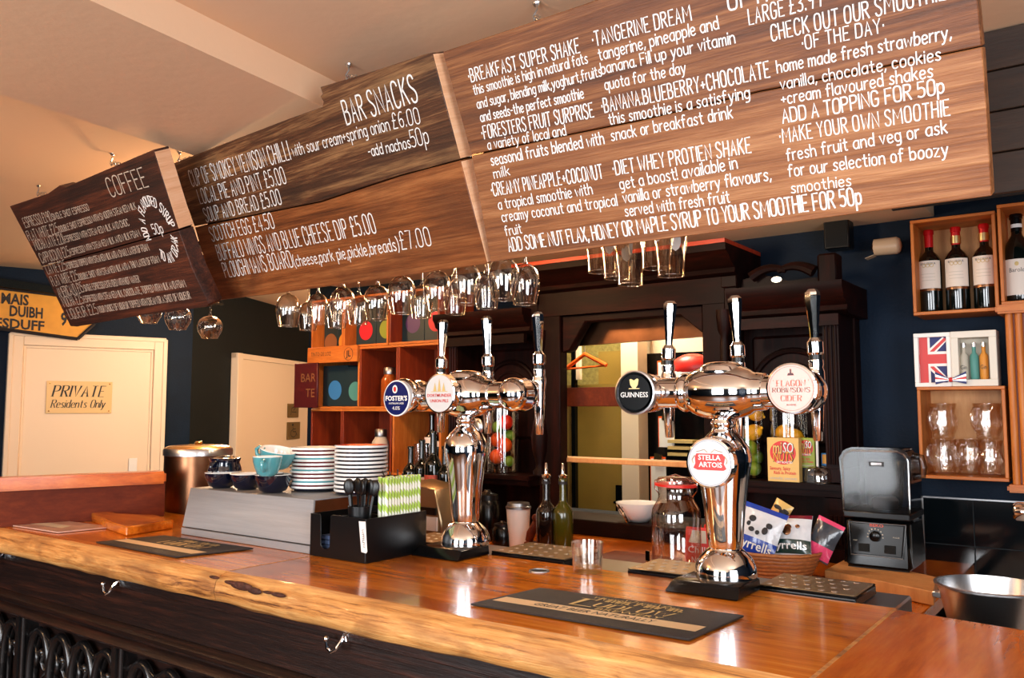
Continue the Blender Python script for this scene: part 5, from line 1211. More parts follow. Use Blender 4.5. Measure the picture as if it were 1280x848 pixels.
# contents of the crates
def jar(x, y, z, r, h, lab, fill, cap, cat='jar'):
    t = thing('storage_jar', lab, cat, (x, y, z))
    mk('glass_body', G().lathe([(r * .9, 0), (r, .008), (r, h * .68), (r * .7, h * .78), (r * .62, h * .82)], n=24), fill, t, smooth=50)
    mk('lid', G().lathe([(r * .68, h * .82), (r * .7, h * .84), (r * .7, h * .97), (r * .6, h)], n=24), cap, t, smooth=50)
    return t
M['amber'] = plain('amber_glass', S(150, 70, 20), .08, coat=.6)
x0_, x1_, z0_, z1_ = CL['m2']; p = on_y(487, 480, 3.10); jar(p.x, 3.10, z0_ + .0125, .045, .20, 'amber glass jar standing in the red middle crate', M['amber'], M['steel_dk'])
x0_, x1_, z0_, z1_ = CL['l2']; p = on_y(476, 550, 3.07); jar(p.x, 3.07, z0_ + .0125, .045, .21, 'jar with a white band in the bottom crate', M['greyed'], M['steel_dk'])
def tumbler(name, lab, grp, r, h, r2=None, mat=None, th=.002):
    r2 = r2 or r * .85
    t = mk(name, G().lathe([(r2 * .96, 0), (r2, .003), (r, h), (r - th, h), (r2 - th, .012), (.001, .011)], n=28, cap=(True, False)), mat or M['glasst'], smooth=50)
    return tag(t, lab, 'glass', grp)
def dupm(o, loc, lab, rz=0):
    c = o.copy(); COL.objects.link(c); c.location = loc; c['label'] = lab; c.rotation_euler = (0, 0, rz); return c
pts = [(448, 'leftmost'), (457, 'middle'), (466, 'rightmost')]
tb = tumbler('tumbler', 'leftmost clear tumbler in the bottom crate', 'tumblers in the bottom crate', .034, .085)
for i, (px, nm) in enumerate(pts):
    p = on_y(px, 560, 3.05 + .05 * (i % 2)); L_ = (p.x, p.y, z0_ + .0125)
    if i == 0: tb.location = L_
    else: dupm(tb, L_, nm + ' clear tumbler in the bottom crate')

# ================================================================ BOTTLES
def bottle(name, lab, r, h, gm, foilm=None, labm=None, neck=.28, lz=(.28, .58), stopper=None, grp=None, shoulder=.14, sunk=True):
    t = thing(name, lab, 'bottle', (0, 0, 0), group=grp)
    zs = h * (1 - neck - shoulder); rn = r * .36
    prof = [(r * .6, .002), (r * .95, 0), (r, .006), (r, zs), (r * .96, zs + h * shoulder * .25), (r * .72, zs + h * shoulder * .65), (rn * 1.1, zs + h * shoulder), (rn, zs + h * (shoulder + .03)), (rn * .95, h * .95), (rn * 1.15, h * .955), (rn * 1.15, h * .985), (rn, h)]
    mk('glass_body', G().lathe(prof, n=28), gm, t, smooth=50)
    if foilm: mk('foil', G().lathe([(rn * 1.04, h * (1 - neck * .80)), (rn * 1.08, h * .945), (rn * 1.24, h * .95), (rn * 1.24, h * .99), (rn * 1.1, h * 1.004), (.001, h * 1.005)], n=24, cap=(False, False)), foilm, t, smooth=50)
    if labm:
        la = G(); n = 18; vs = []
        for k in range(n + 1):
            a_ = -PI * .5 - YAW * .0 - 1.15 + 2.3 * k / n
            for z in (h * lz[0], h * lz[1]): vs.append(Vector((r * 1.012 * math.cos(a_), r * 1.012 * math.sin(a_), z)))
        la.add(vs, [(2 * i, 2 * i + 2, 2 * i + 3, 2 * i + 1) for i in range(n)])
        mk('label', la, labm, t, smooth=60)
    if stopper: mk('pourer', G().lathe([(rn * 1.2, h), (rn * 1.3, h + .008), (rn * .5, h + .014), (rn * .35, h + .05), (rn * .2, h + .052)], n=14), stopper, t, smooth=50)
    return t
def labtext(t, r, z, txt, size, width, mat):
    """small flat print in front of a bottle label, bent round it"""
    q_ = typeset('label_print', txt, mat, t, Vector((0, 0, z)) + Vector(t['_w']), size, width=width)
    for v in q_.data.vertices:
        a_ = v.co.x / r - PI / 2 ; v.co = Vector((r * 1.02 * math.cos(a_), r * 1.02 * math.sin(a_), v.co.z))
# oil and vinegar bottles by the hatch
b1 = bottle('vinegar_bottle', 'dark vinegar bottle with a metal pourer on the back counter', .036, .285, M['vin'], stopper=M['chrome'], neck=.30)
p = on_y(683, 690, 2.50); b1.location = (p.x, 2.50, ZC)
b2 = bottle('oil_bottle', 'green oil bottle with a metal pourer beside the dark one', .036, .285, M['oil'], stopper=M['chrome'], neck=.30)
p = on_y(704, 690, 2.52); b2.location = (p.x, 2.52, ZC)
mk('collar', G().lathe([(.016, .262), (.016, .272)], n=20), M['print'], b1); mk('collar', G().lathe([(.016, .262), (.016, .272)], n=20), M['print'], b2)
# cup tower of paper cups, small figure, dark jars (left bay, on the counter)
p = on_y(648, 680, 2.62)
t = thing('paper_cup', 'tall white takeaway cup with a grey lid on the back counter', 'cup', (p.x, 2.62, ZC))
mk('cup', G().lathe([(.036, 0), (.046, .15)], n=28), M['white'], t); mk('lid', G().lathe([(.049, .15), (.049, .158), (.044, .160), (.042, .172), (.03, .173)], n=28), M['steel_dk'], t, smooth=40)
p = on_y(664, 686, 2.55); t = thing('wooden_figure', 'small carved brown wooden figure beside the white cup', 'ornament', (p.x, 2.55, ZC))
mk('block', G().box(-.02, .02, -.02, .02, 0, .045), M['panel'], t, bevel=.003); mk('figure', G().tube([(-.01, 0, .046), (0, 0, .075), (.012, 0, .10), (.018, 0, .12)], [.014, .017, .013, .009], n=10).ball((.02, 0, .132), .014), M['panel'], t, smooth=80)
for i, (px, r_, h_, lab) in enumerate(((609, .055, .20, 'taller glossy black jar left of the white cup'), (585, .05, .13, 'low black jar behind the left beer font'), (628, .04, .10, 'small black pot beside the white cup'))):
    p = on_y(px, 680, 2.72 - .06 * i); t = thing('black_jar', lab, 'jar', (p.x, p.y, ZC))
    mk('body', G().lathe([(r_ * .9, 0), (r_, .01), (r_, h_ * .7), (r_ * .8, h_ * .8)], n=28), M['blackg'], t, smooth=50); mk('lid', G().lathe([(r_ * .82, h_ * .8), (r_ * .82, h_ * .9), (r_ * .3, h_ * .95), (r_ * .2, h_)], n=28), M['black'], t, smooth=50)
# spirits behind the left font
spx = [(513, 2.72, .035, .26, 'short dark bottle at the left of the spirits'), (527, 2.72, .035, .29, 'dark bottle with a red and white label among the spirits'), (541, 2.66, .036, .33, 'tallest dark bottle at the middle of the spirits'), (556, 2.66, .034, .27, 'dark bottle with a slanted label next to the till')]
M['redlab'] = plain('red_white_label', S(200, 90, 70), .5, var=.5, vscale=30)
spi = None
for i, (px, y_, r_, h_, lab) in enumerate(spx):
    p = on_y(px, 620, y_)
    t = bottle('spirit_bottle', lab, r_, h_, M['wine'], labm=M['label'] if i % 2 else M['redlab'], neck=.3, grp='dark bottles behind the left beer font', lz=(.2, .45)); t.location = (p.x, y_, 1.075)
t = thing('bottle_step', 'dark raised step that the spirits stand on', 'shelf', (-2.2, 2.7, ZC + .001))
xa, xb = on_y(500, 620, 2.7).x, on_y(572, 620, 2.7).x
mk('tread', G().box(xa, xb, 2.60, 2.80, 1.055, 1.0745), M['black'], t, world=True, bevel=.003); mk('riser', G().box(xa + .01, xb - .01, 2.62, 2.79, ZC + .001, 1.055), M['black'], t, world=True)
for i, px in enumerate((503, 514)):
    p = on_y(px, 560, 2.98); o = tumbler('highball_glass', ('left', 'right')[i] + ' tall dark highball glass before the bottom right crate', 'highball glasses behind the spirits', .03, .14, .027); o.location = (p.x, 3.1, CL['l3'][2] + .0125)
for i, (px, h_) in enumerate(((540, .29), (556, .26))):
    p = on_y(px, 540, 3.12); t = bottle('wine_bottle', ('dark wine bottle with a small label in the bottom right crate', 'second dark bottle in the bottom right crate')[i], .037, h_, M['wine'], labm=M['label'], neck=.3, lz=(.5, .6), grp='dark bottles in the bottom right crate'); t.location = (p.x, 3.12, CL['l3'][2] + .0125)
# till / card machine
p0 = on_z(522, 664, ZC + .0); 
px0 = on_y(519, 640, 2.25); px1 = on_y(552, 640, 2.25)
t = thing('receipt_printer', 'beige receipt printer with a paper slot behind the black caddy', 'printer', ((px0.x + px1.x) / 2, 2.3, 1.04))
mk('casing', G().prism([Vector((px0.x - .06, 2.25, 1.04)), Vector((px1.x + .0, 2.25, 1.04)), Vector((px1.x - .0, 2.25, 1.10)), Vector((px1.x - .035, 2.25, 1.215)), Vector((px0.x - .06, 2.25, 1.235))], (0, .16, 0)), M['tray'], t, world=True, bevel=.004)
mk('slot', G().box(px0.x - .02, px1.x - .025, 2.243, 2.25, 1.125, 1.150), M['black'], t, world=True); mk('paper', G().box(px0.x - .03, px1.x - .018, 2.244, 2.25, 1.07, 1.118), M['white'], t, world=True)
mk('stand', G().box(px0.x - .05, px1.x, 2.26, 2.40, .961, 1.04), M['black'], t, world=True)

# ================================================================ SHELF JARS WITH FRUIT
def glassjar(x, y, z, r, h, lab, domed=True):
    t = thing('glass_vase', lab, 'vase', (x, y, z))
    mk('vase', G().lathe([(r * .9, .001), (r, .006), (r, h - .003), (r + .003, h)], n=36, cap=(True, False)), M['glass'], t, smooth=40)
    mk('rim', G().tube([((r + .001) * math.cos(a_), (r + .001) * math.sin(a_), h) for a_ in [2 * PI * k / 32 for k in range(32)]], .002, n=6, closed=True), M['glasst'], t, smooth=80)
    return t
def fruit(kind, x, y, z, r, mat, lab, grp):
    g = G().ball((0, 0, 0), r, r * .97, r * (1.0 if kind != 'lemon' else 1.0), n=20, m=12)
    if kind == 'lemon': g = G().ball((0, 0, 0), r * 1.2, r, r, n=20, m=12).ball((r * 1.2, 0, 0), r * .22, n=8, m=5).ball((-r * 1.15, 0, 0), r * .18, n=8, m=5)
    o = mk(kind, g, mat, smooth=80); o.location = (x, y, z); o.rotation_euler = (random.uniform(-.6, .6), random.uniform(-.5, .5), random.uniform(-.5, .5))
    return tag(o, lab, 'fruit', grp)
zs = 1.2405
vp = on_y(930, 570, 3.08); glassjar(vp.x, 3.08, zs, .077, .36, 'tall clear glass vase of limes and lemons on the right shelf')
ordn = ['lowest', 'second', 'third', 'fourth', 'fifth', 'sixth', 'seventh', 'topmost']
k = 0
for (px, py, kd, dy, rr) in ((920, 588, 'lime', -.02, .027), (944, 586, 'lime', -.02, .027), (915, 566, 'lime', -.03, .026), (938, 560, 'lime', -.035, .028), (952, 572, 'lime', .01, .025), (928, 545, 'lime', .02, .026), (949, 541, 'lemon', -.03, .029), (918, 528, 'lemon', -.02, .027), (926, 575, 'lime', .03, .026), (950, 518, 'lemon', .0, .026)):
    p = on_y(px, py, 3.08 + dy); k += 1
    dx = p.x - vp.x; m_ = .048; 
    if dx * dx + dy * dy > m_ * m_: s_ = m_ / math.sqrt(dx * dx + dy * dy); dx *= s_; dy *= s_
    z_ = max(p.z, zs + rr + .002)
    fruit(kd, vp.x + dx, 3.08 + dy, z_, rr, M[kd], '%s %s in the tall vase on the right shelf, %s' % ({'lime': 'green', 'lemon': 'yellow'}[kd], kd, ['low at the left', 'low at the right', 'left of centre', 'in the centre', 'at the right wall', 'behind the centre', 'large at the right', 'upper left', 'at the back', 'at the very top'][k - 1]), 'limes and lemons in the tall vase')
vq = on_y(987, 570, 3.10); glassjar(vq.x, 3.10, zs, .068, .33, 'second clear glass vase with lemons behind the snack boxes')
for i, (px, py, dx) in enumerate(((975, 540, -.02), (998, 545, .025), (985, 565, .0))):
    p = on_y(px, py, 3.10); fruit('lemon', vq.x + dx, 3.10 - .015 * i, p.z, .026, M['lemon'], ('left', 'right', 'lowest')[i] + ' lemon in the vase behind the snack boxes', 'lemons in the second vase')
# domed glass lids beside them
for i, px in enumerate((952, 975)):
    pass
# oranges and limes in the left bay vase
zl = 1.2075
vl = on_y(628, 560, 3.09); glassjar(vl.x, 3.09, zl, .075, .34, 'tall clear glass vase of oranges and limes on the left shelf')
for i, (px, py, kd, dy, r_) in enumerate(((621, 571, 'orange', -.03, .034), (633, 557, 'orange', -.035, .034), (618, 550, 'orange', .02, .034), (633, 528, 'red_orange', -.02, .034), (641, 577, 'lime', .0, .025), (622, 534, 'lime', -.03, .026), (637, 545, 'lime', .03, .026))):
    p = on_y(px, py, 3.09 + dy); dx = p.x - vl.x; m_ = .038
    if dx * dx + dy * dy > m_ * m_: s_ = m_ / math.sqrt(dx * dx + dy * dy); dx *= s_; dy *= s_
    fruit(kd, vl.x + dx, 3.09 + dy, max(p.z, zl + r_ + .002), r_, M['orange'] if kd == 'orange' else M['tomato'] if kd == 'red_orange' else M['lime'], ['lowest orange at the left', 'bright orange in the middle', 'orange at the back', 'reddest orange near the top', 'lime at the bottom right', 'lime near the top left', 'lime at the back'][i] + ' of the left shelf vase', 'oranges and limes in the left vase')
# tall stack of clear glasses on the left shelf
p = on_y(612, 560, 3.05)
gs = tumbler('pint_glass', 'lower of two stacked tall glasses left of the orange vase', 'stacked glasses on the left shelf', .042, .16, .032); gs.location = (p.x - .05, 3.10, zl); 
dupm(gs, (p.x - .05, 3.10, zl + .161), 'upper of two stacked tall glasses left of the orange vase')
# bunch of steel cups hanging white label at left shelf
p = on_y(604, 560, 3.0)
t = thing('cocktail_strainer', 'round steel strainer and white slip behind the left beer font', 'bar tool', (p.x, 2.955, on_y(604, 565, 2.955).z))
mk('strainer', G().ball((0, 0, .11), .035, .012, .04), M['steel'], t); mk('coil', G().lathe([(.028, .0), (.03, .0)], axis='y', n=24, cap=(False, False)).mv(0, -.012, .11), M['chrome'], t)
mk('white_slip', G().prism([Vector((-.02, 0, .07)), Vector((.02, 0, .07)), Vector((.0, 0, -.14)), Vector((-.03, 0, -.14))], (0, .003, 0)), M['white'], t)
# snack boxes
M['kraft'] = plain('kraft_yellow_card', S(226, 186, 110), .6)
def snack(px0, px1, py0, py1, Y, lab, z, tone, rot=0):
    a = on_y(px0, py1, Y); b = on_y(px1, py0, Y); w_ = b.x - a.x; h_ = b.z - a.z if z is None else b.z - z; zz = a.z if z is None else z
    t = thing('snack_box', lab, 'snack box', ((a.x + b.x) / 2, Y, zz)); hw = w_ / 2
    mk('carton', G().box(-hw, hw, 0, .035, 0, h_), tone, t, bevel=.001)
    W0_ = Vector(t['_w'])
    mk('red_disc', G().add([Vector((hw * .82 * math.cos(k_ * PI / 16), -.0006, h_ * .66 + h_ * .27 * math.sin(k_ * PI / 16))) for k_ in range(32)], [tuple(range(32))]), M['red'], t, smooth=0)
    for dz, tx, mt, wd, sz, dx in ((.76, 'mi', M['kraft'], .62, .40, -.34), (.76, 'SO', M['ceramic'], .70, .34, .34), (.56, 'NUTS', M['signy'], 1.3, .32, 0)):
        typeset('lettering', tx, M['print'], t, W0_ + Vector((dx * hw + .0012, -.0009, h_ * dz - .001)), h_ * sz, width=hw * wd, offset=.03, shear=.1)
        typeset('lettering', tx, mt, t, W0_ + Vector((dx * hw, -.0013, h_ * dz)), h_ * sz, width=hw * wd * .95, offset=.01, shear=.1)
    typeset('lettering', 'DRY ROASTED', M['ceramic'], t, W0_ + Vector((hw * .1, -.0015, h_ * .44)), h_ * .07, width=hw * 1.0, offset=.02)
    typeset('lettering', 'Savoury, Spicy', M['red'], t, W0_ + Vector((-hw * .2, -.0009, h_ * .30)), h_ * .11, width=hw * 1.3, offset=.02)
    typeset('lettering', 'Rich in Protein', M['red'], t, W0_ + Vector((hw * .1, -.0009, h_ * .20)), h_ * .10, width=hw * 1.4, offset=.02)
    typeset('lettering', 'crunchy peanuts', M['greyed'], t, W0_ + Vector((0, -.0009, h_ * .08)), h_ * .09, width=hw * 1.7, offset=.02)
snack(960, 998, 548, 602, 2.99, 'yellow snack box of nuts standing on the right shelf', zs, M['kraft'])
snack(996, 1018, 548, 580, 3.03, 'greener snack box half hidden behind the yellow one', on_y(1007, 585, 3.03).z, M['d_green'])
p = on_y(1007, 600, 3.03); tag(mk('shelf_block', G().box(-.03, .03, 0, .04, 0, on_y(1007, 585, 3.03).z - zs - .001), M['black'], loc=(p.x, 3.03, zs)), 'small black block that lifts the green snack box', 'block')
# glass base with pipe and small coloured packet
p = on_y(1013, 595, 3.0)
t = thing('glass_dispenser', 'squat glass dispenser base with a white tube on the right shelf', 'dispenser', (p.x + .02, 3.02, zs))
mk('glass_base', G().lathe([(.045, 0), (.048, .01), (.044, .045), (.028, .055), (.012, .058)], n=28, sy=.5), M['glasst'], t, smooth=50)
mk('tube', G().tube([(0, 0, .056), (0, 0, .30)], .0045, n=8), M['white'], t); mk('upper_tube', G().tube([(-.10, .0, .12), (-.10, .0, .33)], .005, n=8), M['glasst'], t)
p = on_y(1025, 572, 3.04); t = thing('match_packet', 'tiny bright orange and blue packet by the glass dispenser', 'packet', (p.x + .02, 3.06, on_y(1025, 583, 3.04).z))
mk('packet', G().box(-.022, .022, 0, .02, 0, .045), M['d_blue'], t, bevel=.002); mk('front', G().box(-.018, .006, -.001, 0, .008, .04), M['signy'], t)
mk('stand', G().box(-.02, .02, .0, .02, zs - t.location.z, -.0005), M['black'], t)
# ================================================================ RIGHT WALL: CRATES, TILES, CABINET
YR = 3.10
x0_, x1_ = -.593, -.338
crate('wine_crate', 'open wooden crate on the wall holding three red-capped bottles', -.593, -.338, 1.815, 2.143, YR, 3.285, M['crate'], M['cratez'], backmat=M['ply'], th=.011)
crate('wine_crate', 'crate at the right edge holding one black-capped wine bottle', -.332, -.08, 1.832, 2.16, YR, 3.285, M['crate'], M['cratez'], backmat=M['ply'], th=.011)
crate('glass_crate', 'low pale wooden crate on the wall full of glass tankards', -.592, -.333, 1.267, 1.572, YR, 3.285, M['crate'], M['cratez'], backmat=M['ply'], th=.011)
wb = bottle('wine_bottle', 'left bottle of three with red cap and cream label', .0375, .292, M['wine'], M['foil'], M['label'], grp='red capped wine bottles', lz=(.29, .62), neck=.26, shoulder=.13)
labtext(wb, .0375, .170, 'BEAU SEJOUR', .011, .05, M['print'])
cp = G()
for k_ in (-1, 0, 1): cp.tube([Vector((.0386 * math.cos(-PI / 2 + k_ * .32 + .15 * math.cos(b_)), .0386 * math.sin(-PI / 2 + k_ * .32 + .15 * math.cos(b_)), .152 + .006 * math.sin(b_) + .012)) for b_ in [2 * PI * j / 10 for j in range(10)]], .0009, n=4, closed=True)
mk('crest_print', cp, M['goldp'], wb)
for j in range(3):
    a0 = -PI / 2 - .6; mk('small_print', G().add([Vector((.0384 * math.cos(a0 + 1.2 * k_ / 8), .0384 * math.sin(a0 + 1.2 * k_ / 8), .112 + j * .011 + dz)) for dz in (0, .0016) for k_ in range(9)], [(k_, k_ + 1, k_ + 10, k_ + 9) for k_ in range(8)]), M['greyed'], wb)
mk('gold_band', G().lathe([(.0378, .076), (.038, .084)], n=28, cap=(False, False)), M['copper'], wb)
zc = 1.815 + .0115
wb.location = (-.552, 3.19, zc)
dup(wb, (-.468, 3.19, zc), rz=.06, label='middle bottle of three with red and gold cap'); dup(wb, (-.383, 3.19, zc), rz=-.05, label='right bottle of three with red and gold cap')
for x in (-.468, -.383):
    t = tag(mk('neck_seal', G().lathe([(.0165, .236), (.0165, .262)], n=20, cap=(False, False)), M['gold'], loc=(x, 3.19, zc)), 'gold paper seal round a wine bottle neck', 'seal', 'gold neck seals')
    # a seal belongs to its bottle
    par = [o for o in bpy.data.objects if o.name.startswith('wine_bottle') and o.parent is None and abs(o.location.x - x) < .003 and abs(o.location.y - 3.19) < .01][0]
    t.parent = par; t.location = (0, 0, 0)
    for k_ in ('label', 'category', 'group'): del t[k_]
b4 = bottle('wine_bottle', 'black-capped wine bottle with a cream label at the right edge', .044, .295, M['wine'], M['blackg'], M['label'], lz=(.08, .48), neck=.24, shoulder=.24)
labtext(b4, .044, .105, 'Barolo', .02, .045, M['print']); mk('neck_band', G().lathe([(.0172, .25), (.0172, .262)], n=20, cap=(False, False)), M['ceramic'], b4); mk('crest', G().ball((0, -.0445, .126), .006, .001, .007), M['goldp'], b4)
p = on_y(1271, 350, 3.19); b4.location = (p.x + .006, 3.19, 1.832 + .0115)

# glass tankards
def tankard():
    t = thing('glass_tankard', 'lower left glass tankard', 'glass', (0, 0, 0), group='glass tankards in the crate')
    prof = [(.030, .0), (.034, .004), (.033, .012), (.040, .035), (.043, .055), (.040, .072), (.036, .082), (.038, .098), (.042, .112), (.0425, .118), (.039, .116), (.033, .082), (.038, .055), (.03, .014), (.001, .012)]
    mk('cup', G().lathe(prof, n=40, cap=(True, False), ridge=lambda a, z: 1 + .05 * math.cos(9 * a) * (1 if .02 < z < .09 else 0)), M['tank'], t, smooth=60)
    mk('handle', G().tube([(-.036, 0, .098), (-.056, 0, .100), (-.068, 0, .080), (-.066, 0, .050), (-.052, 0, .032), (-.036, 0, .034)], [.006, .007, .007, .007, .006, .006], n=10).rot(.9, 'Z'), M['tank'], t, smooth=80)
    return t
tk = tankard(); zt_ = 1.267 + .0115
locs = [((-.526, 3.16, zt_), 'lower left glass tankard'), ((-.526, 3.165, zt_ + .120), 'upper left glass tankard, stacked'), ((-.460, 3.215, zt_), 'middle glass tankard, standing alone'), ((-.395, 3.16, zt_), 'lower right glass tankard'), ((-.395, 3.165, zt_ + .120), 'upper right glass tankard, stacked')]
for i, (l_, lab) in enumerate(locs):
    if i == 0: tk.location = l_; tk['label'] = lab + ' in the wall crate'
    else: dup(tk, l_, rz=(.2, .5, 1.1, .1)[i - 1], label=lab + ' in the wall crate')

# flag gift box with mini bottles, standing on the glass crate
zg = 1.5725; gb = thing('flag_gift_box', 'white open gift box with a union flag lid and a bow, on the glass crate', 'gift box', (-.46, 3.17, zg))
def lidframe(x0, x1, z0, z1, y0, y1, wd):
    return G().box(x0, x1, y0, y1, z0, z0 + wd).box(x0, x1, y0, y1, z1 - wd, z1).box(x0, x0 + wd, y0, y1, z0 + wd, z1 - wd).box(x1 - wd, x1, y0, y1, z0 + wd, z1 - wd)
lx0, lx1, rz0, rz1 = -.600, -.486, zg, zg + .182
mk('lid', lidframe(lx0, lx1, rz0, rz1, 3.12, 3.14, .014).box(lx0 + .01, lx1 - .01, 3.136, 3.14, rz0 + .01, rz1 - .01), M['white'], gb, world=True, bevel=.001)
fx0, fx1, fz0, fz1 = lx0 + .014, lx1 - .014, rz0 + .014, rz1 - .014
def fpoly(nm, pts, mt, off): mk(nm, G().add([Vector((x, 3.1355 - off, z)) for x, z in pts], [tuple(range(len(pts)))]), mt, gb, world=True, smooth=0)
W_, H2 = fx1 - fx0, fz1 - fz0; cx_ = fx0 + W_ * .16; cz_ = fz0 + H2 * .52
fpoly('flag_field', [(fx0, fz0), (fx1, fz0), (fx1, fz1), (fx0, fz1)], M['ukblue'], 0)
def bar2(nm, x0, z0, x1, z1, wd, mt, off):
    d_ = Vector((x1 - x0, z1 - z0)).normalized(); n_ = Vector((-d_.y, d_.x)) * wd / 2
    P_ = [(x0 + n_.x, z0 + n_.y), (x1 + n_.x, z1 + n_.y), (x1 - n_.x, z1 - n_.y), (x0 - n_.x, z0 - n_.y)]
    fpoly(nm, [(min(max(x, fx0), fx1), min(max(z, fz0), fz1)) for x, z in P_], mt, off)
bar2('white_diagonal', cx_, cz_, fx1 - .003, fz1 - .004, .026, M['white'], .0006); bar2('white_diagonal', cx_, cz_, fx1 - .003, fz0 + .004, .026, M['white'], .0007)
bar2('red_diagonal', cx_, cz_, fx1 - .004, fz1 - .006, .010, M['red'], .0011); bar2('red_diagonal', cx_, cz_, fx1 - .004, fz0 + .006, .010, M['red'], .0012)
bar2('white_cross', fx0, cz_, fx1, cz_, .050, M['white'], .0016); bar2('white_cross', cx_, fz0, cx_, fz1, .040, M['white'], .0017)
bar2('red_cross', fx0, cz_, fx1, cz_, .032, M['red'], .0022); bar2('red_cross', cx_, fz0, cx_, fz1, .026, M['red'], .0023)
bx0, bx1 = -.485, -.352
M['cardw'] = plain('off_white_card', S(224, 218, 204), .5)
mk('box', lidframe(bx0, bx1, rz0, rz1, 3.11, 3.19, .022).box(bx0 + .01, bx1 - .01, 3.18, 3.19, rz0 + .01, rz1 - .01), M['cardw'], gb, world=True, bevel=.001)
mk('lining', G().box(bx0 + .022, bx1 - .022, 3.172, 3.18, rz0 + .022, rz1 - .022), M['greyed'], gb, world=True)
for i, (xx_, cm) in enumerate(((-.452, M['greyed']), (-.422, M['d_teal']), (-.394, M['d_amber']))):
    t = thing('miniature_bottle', ('clear miniature bottle with script label', 'teal miniature bottle', 'amber miniature bottle')[i] + ' inside the white gift box', 'bottle', (xx_, 3.145, rz0 + .0225), group=None)
    mk('glass_body', G().lathe([(.011, 0), (.013, .004), (.013, .078), (.006, .090), (.006, .108)], n=18), cm, t, smooth=50)
    mk('cap', G().lathe([(.0075, .108), (.0075, .122)], n=14), M['steel'], t)
    if i != 1: typeset('label_print', 'Gin', M['print'], t, Vector(t['_w']) + Vector((0, -.0135, .04)), .02, width=.018, up=(-1, 0, 0) if 0 else (0, 0, 1))
# striped bow
bw = Vector((-.487, 3.10, zg + .022))
for s in (-1, 1):
    for k_, mt in enumerate((M['ukblue'], M['ceramic'], M['red'], M['ceramic'], M['ukblue'])):
        f0, f1 = k_ / 5 * 2 - 1, (k_ + 1) / 5 * 2 - 1
        mk('bow_stripe', G().prism([bw + Vector((s * .004, 0, f0 * .004)), bw + Vector((s * .046, 0, f0 * .021 + .006)), bw + Vector((s * .046, 0, f1 * .021 + .006)), bw + Vector((s * .004, 0, f1 * .004))], (0, -.004, 0)), mt, gb, world=True)
mk('bow_knot', G().ball(bw, .008, .006, .008), M['red'], gb, world=True)

# cabinet at the right edge
cb = thing('wall_cabinet', 'reddish wooden wall cabinet with mouldings at the right edge', 'cabinet', (-.1, 3.15, 1.24))
mk('body', G().box(-.315, .25, 3.09, 3.285, 1.262, 1.80), M['crated'], cb, world=True)
mk('cornice', G().box(-.345, .27, 3.05, 3.285, 1.80, 1.828), M['crate'], cb, world=True, bevel=.006, seg=2)
mk('base_moulding', G().box(-.335, .27, 3.05, 3.285, 1.238, 1.262), M['crate'], cb, world=True, bevel=.006, seg=2)
for xx_ in (-.311, -.285): mk('upright_bead', G().lathe([(.011, 1.262), (.011, 1.80)], c=(xx_, 3.085, 0), n=12), M['cratez'], cb, world=True)
mk('door', G().box(-.262, .2, 3.075, 3.09, 1.275, 1.79), M['panelp'] if 'panelp' in M else M['cratez'], cb, world=True, bevel=.003)

# tiles
tl = bpy.data.objects.new('tile_panel', None); COL.objects.link(tl); tl['kind'] = 'structure'; tl['_w'] = [0, 0, 0]; tl.name = 'trim_4'
mk('grout', G().box(-.62, 1.2, 3.288, 3.299, .90, 1.187), M['grout'], tl, world=True)
mk('edge_strip', G().box(-.624, 1.2, 3.282, 3.299, 1.186, 1.191).box(-.626, -.620, 3.282, 3.299, .90, 1.191), M['steel_dk'], tl, world=True)
t0_ = None
for i in range(11):
    for j in range(2):
        x = -.619 + i * .156; z = 1.183 - .156 * j
        g = G().box(0, .153, -.006, .0, -.153, 0)
        if t0_ is None: t0_ = mk('tile', g, M['tile'], tl, bevel=.001); o = t0_
        else: o = t0_.copy(); COL.objects.link(o); o.parent = tl
        o.location = (x, 3.290, z)
# soffit cladding of dark planks, upper right
cl = bpy.data.objects.new('trim_5', None); COL.objects.link(cl); cl['kind'] = 'structure'; cl['_w'] = [0, 0, 0]
zb_ = on_y(1240, 246, 2.6).z; nn = 4
for i in range(nn):
    h_ = (CZ - .002 - zb_) / nn
    mk('plank', G().box(-.545, 1.39, 2.58, 2.60, zb_ + i * h_ + .002, zb_ + (i + 1) * h_ - .002), M['darkplank'], cl, world=True, bevel=.002)
mk('backing', G().box(-.545, 1.39, 2.60, 2.62, zb_, CZ), M['hole'], cl, world=True)
# speaker and spotlight
p = on_y(1048, 294, 3.2)
t = thing('wall_speaker', 'small black box speaker high on the navy wall', 'speaker', (p.x, 3.2, p.z))
mk('casing', G().box(-.045, .045, -.03, .04, -.055, .055), M['black'], t, bevel=.004); mk('bracket', G().box(-.01, .01, .04, .099, -.01, .01), M['black'], t); mk('grille', G().box(-.038, .038, -.032, -.03, -.048, .048), M['hole'], t)
p = on_y(1110, 308, 3.2)
t = thing('spotlight', 'unlit beige cylinder spotlight on the navy wall', 'light', (p.x, 3.2, p.z))
M['beige'] = plain('beige_enamel', S(186, 160, 130), .4)
mk('shade', G().lathe([(.030, -.045), (.031, .03), (.024, .040), (.010, .044)], n=28, axis='x', cap=(False, True)), M['beige'], t, smooth=50); mk('reflector', G().lathe([(.029, -.044), (.018, -.01), (.006, 0)], axis='x', n=24, cap=(False, True)), M['beige'], t, smooth=60)
mk('bulb', G().ball((-.04, 0, 0), .018), M['copper'], t); mk('arm', G().tube([(0, .028, 0), (0, .098, 0)], .006, n=8), M['beige'], t); mk('barn_door', G().prism([Vector((-.045, -.02, -.030)), Vector((-.075, -.02, -.040)), Vector((-.075, .02, -.040)), Vector((-.045, .02, -.030))], (0, 0, .002)), M['beige'], t)

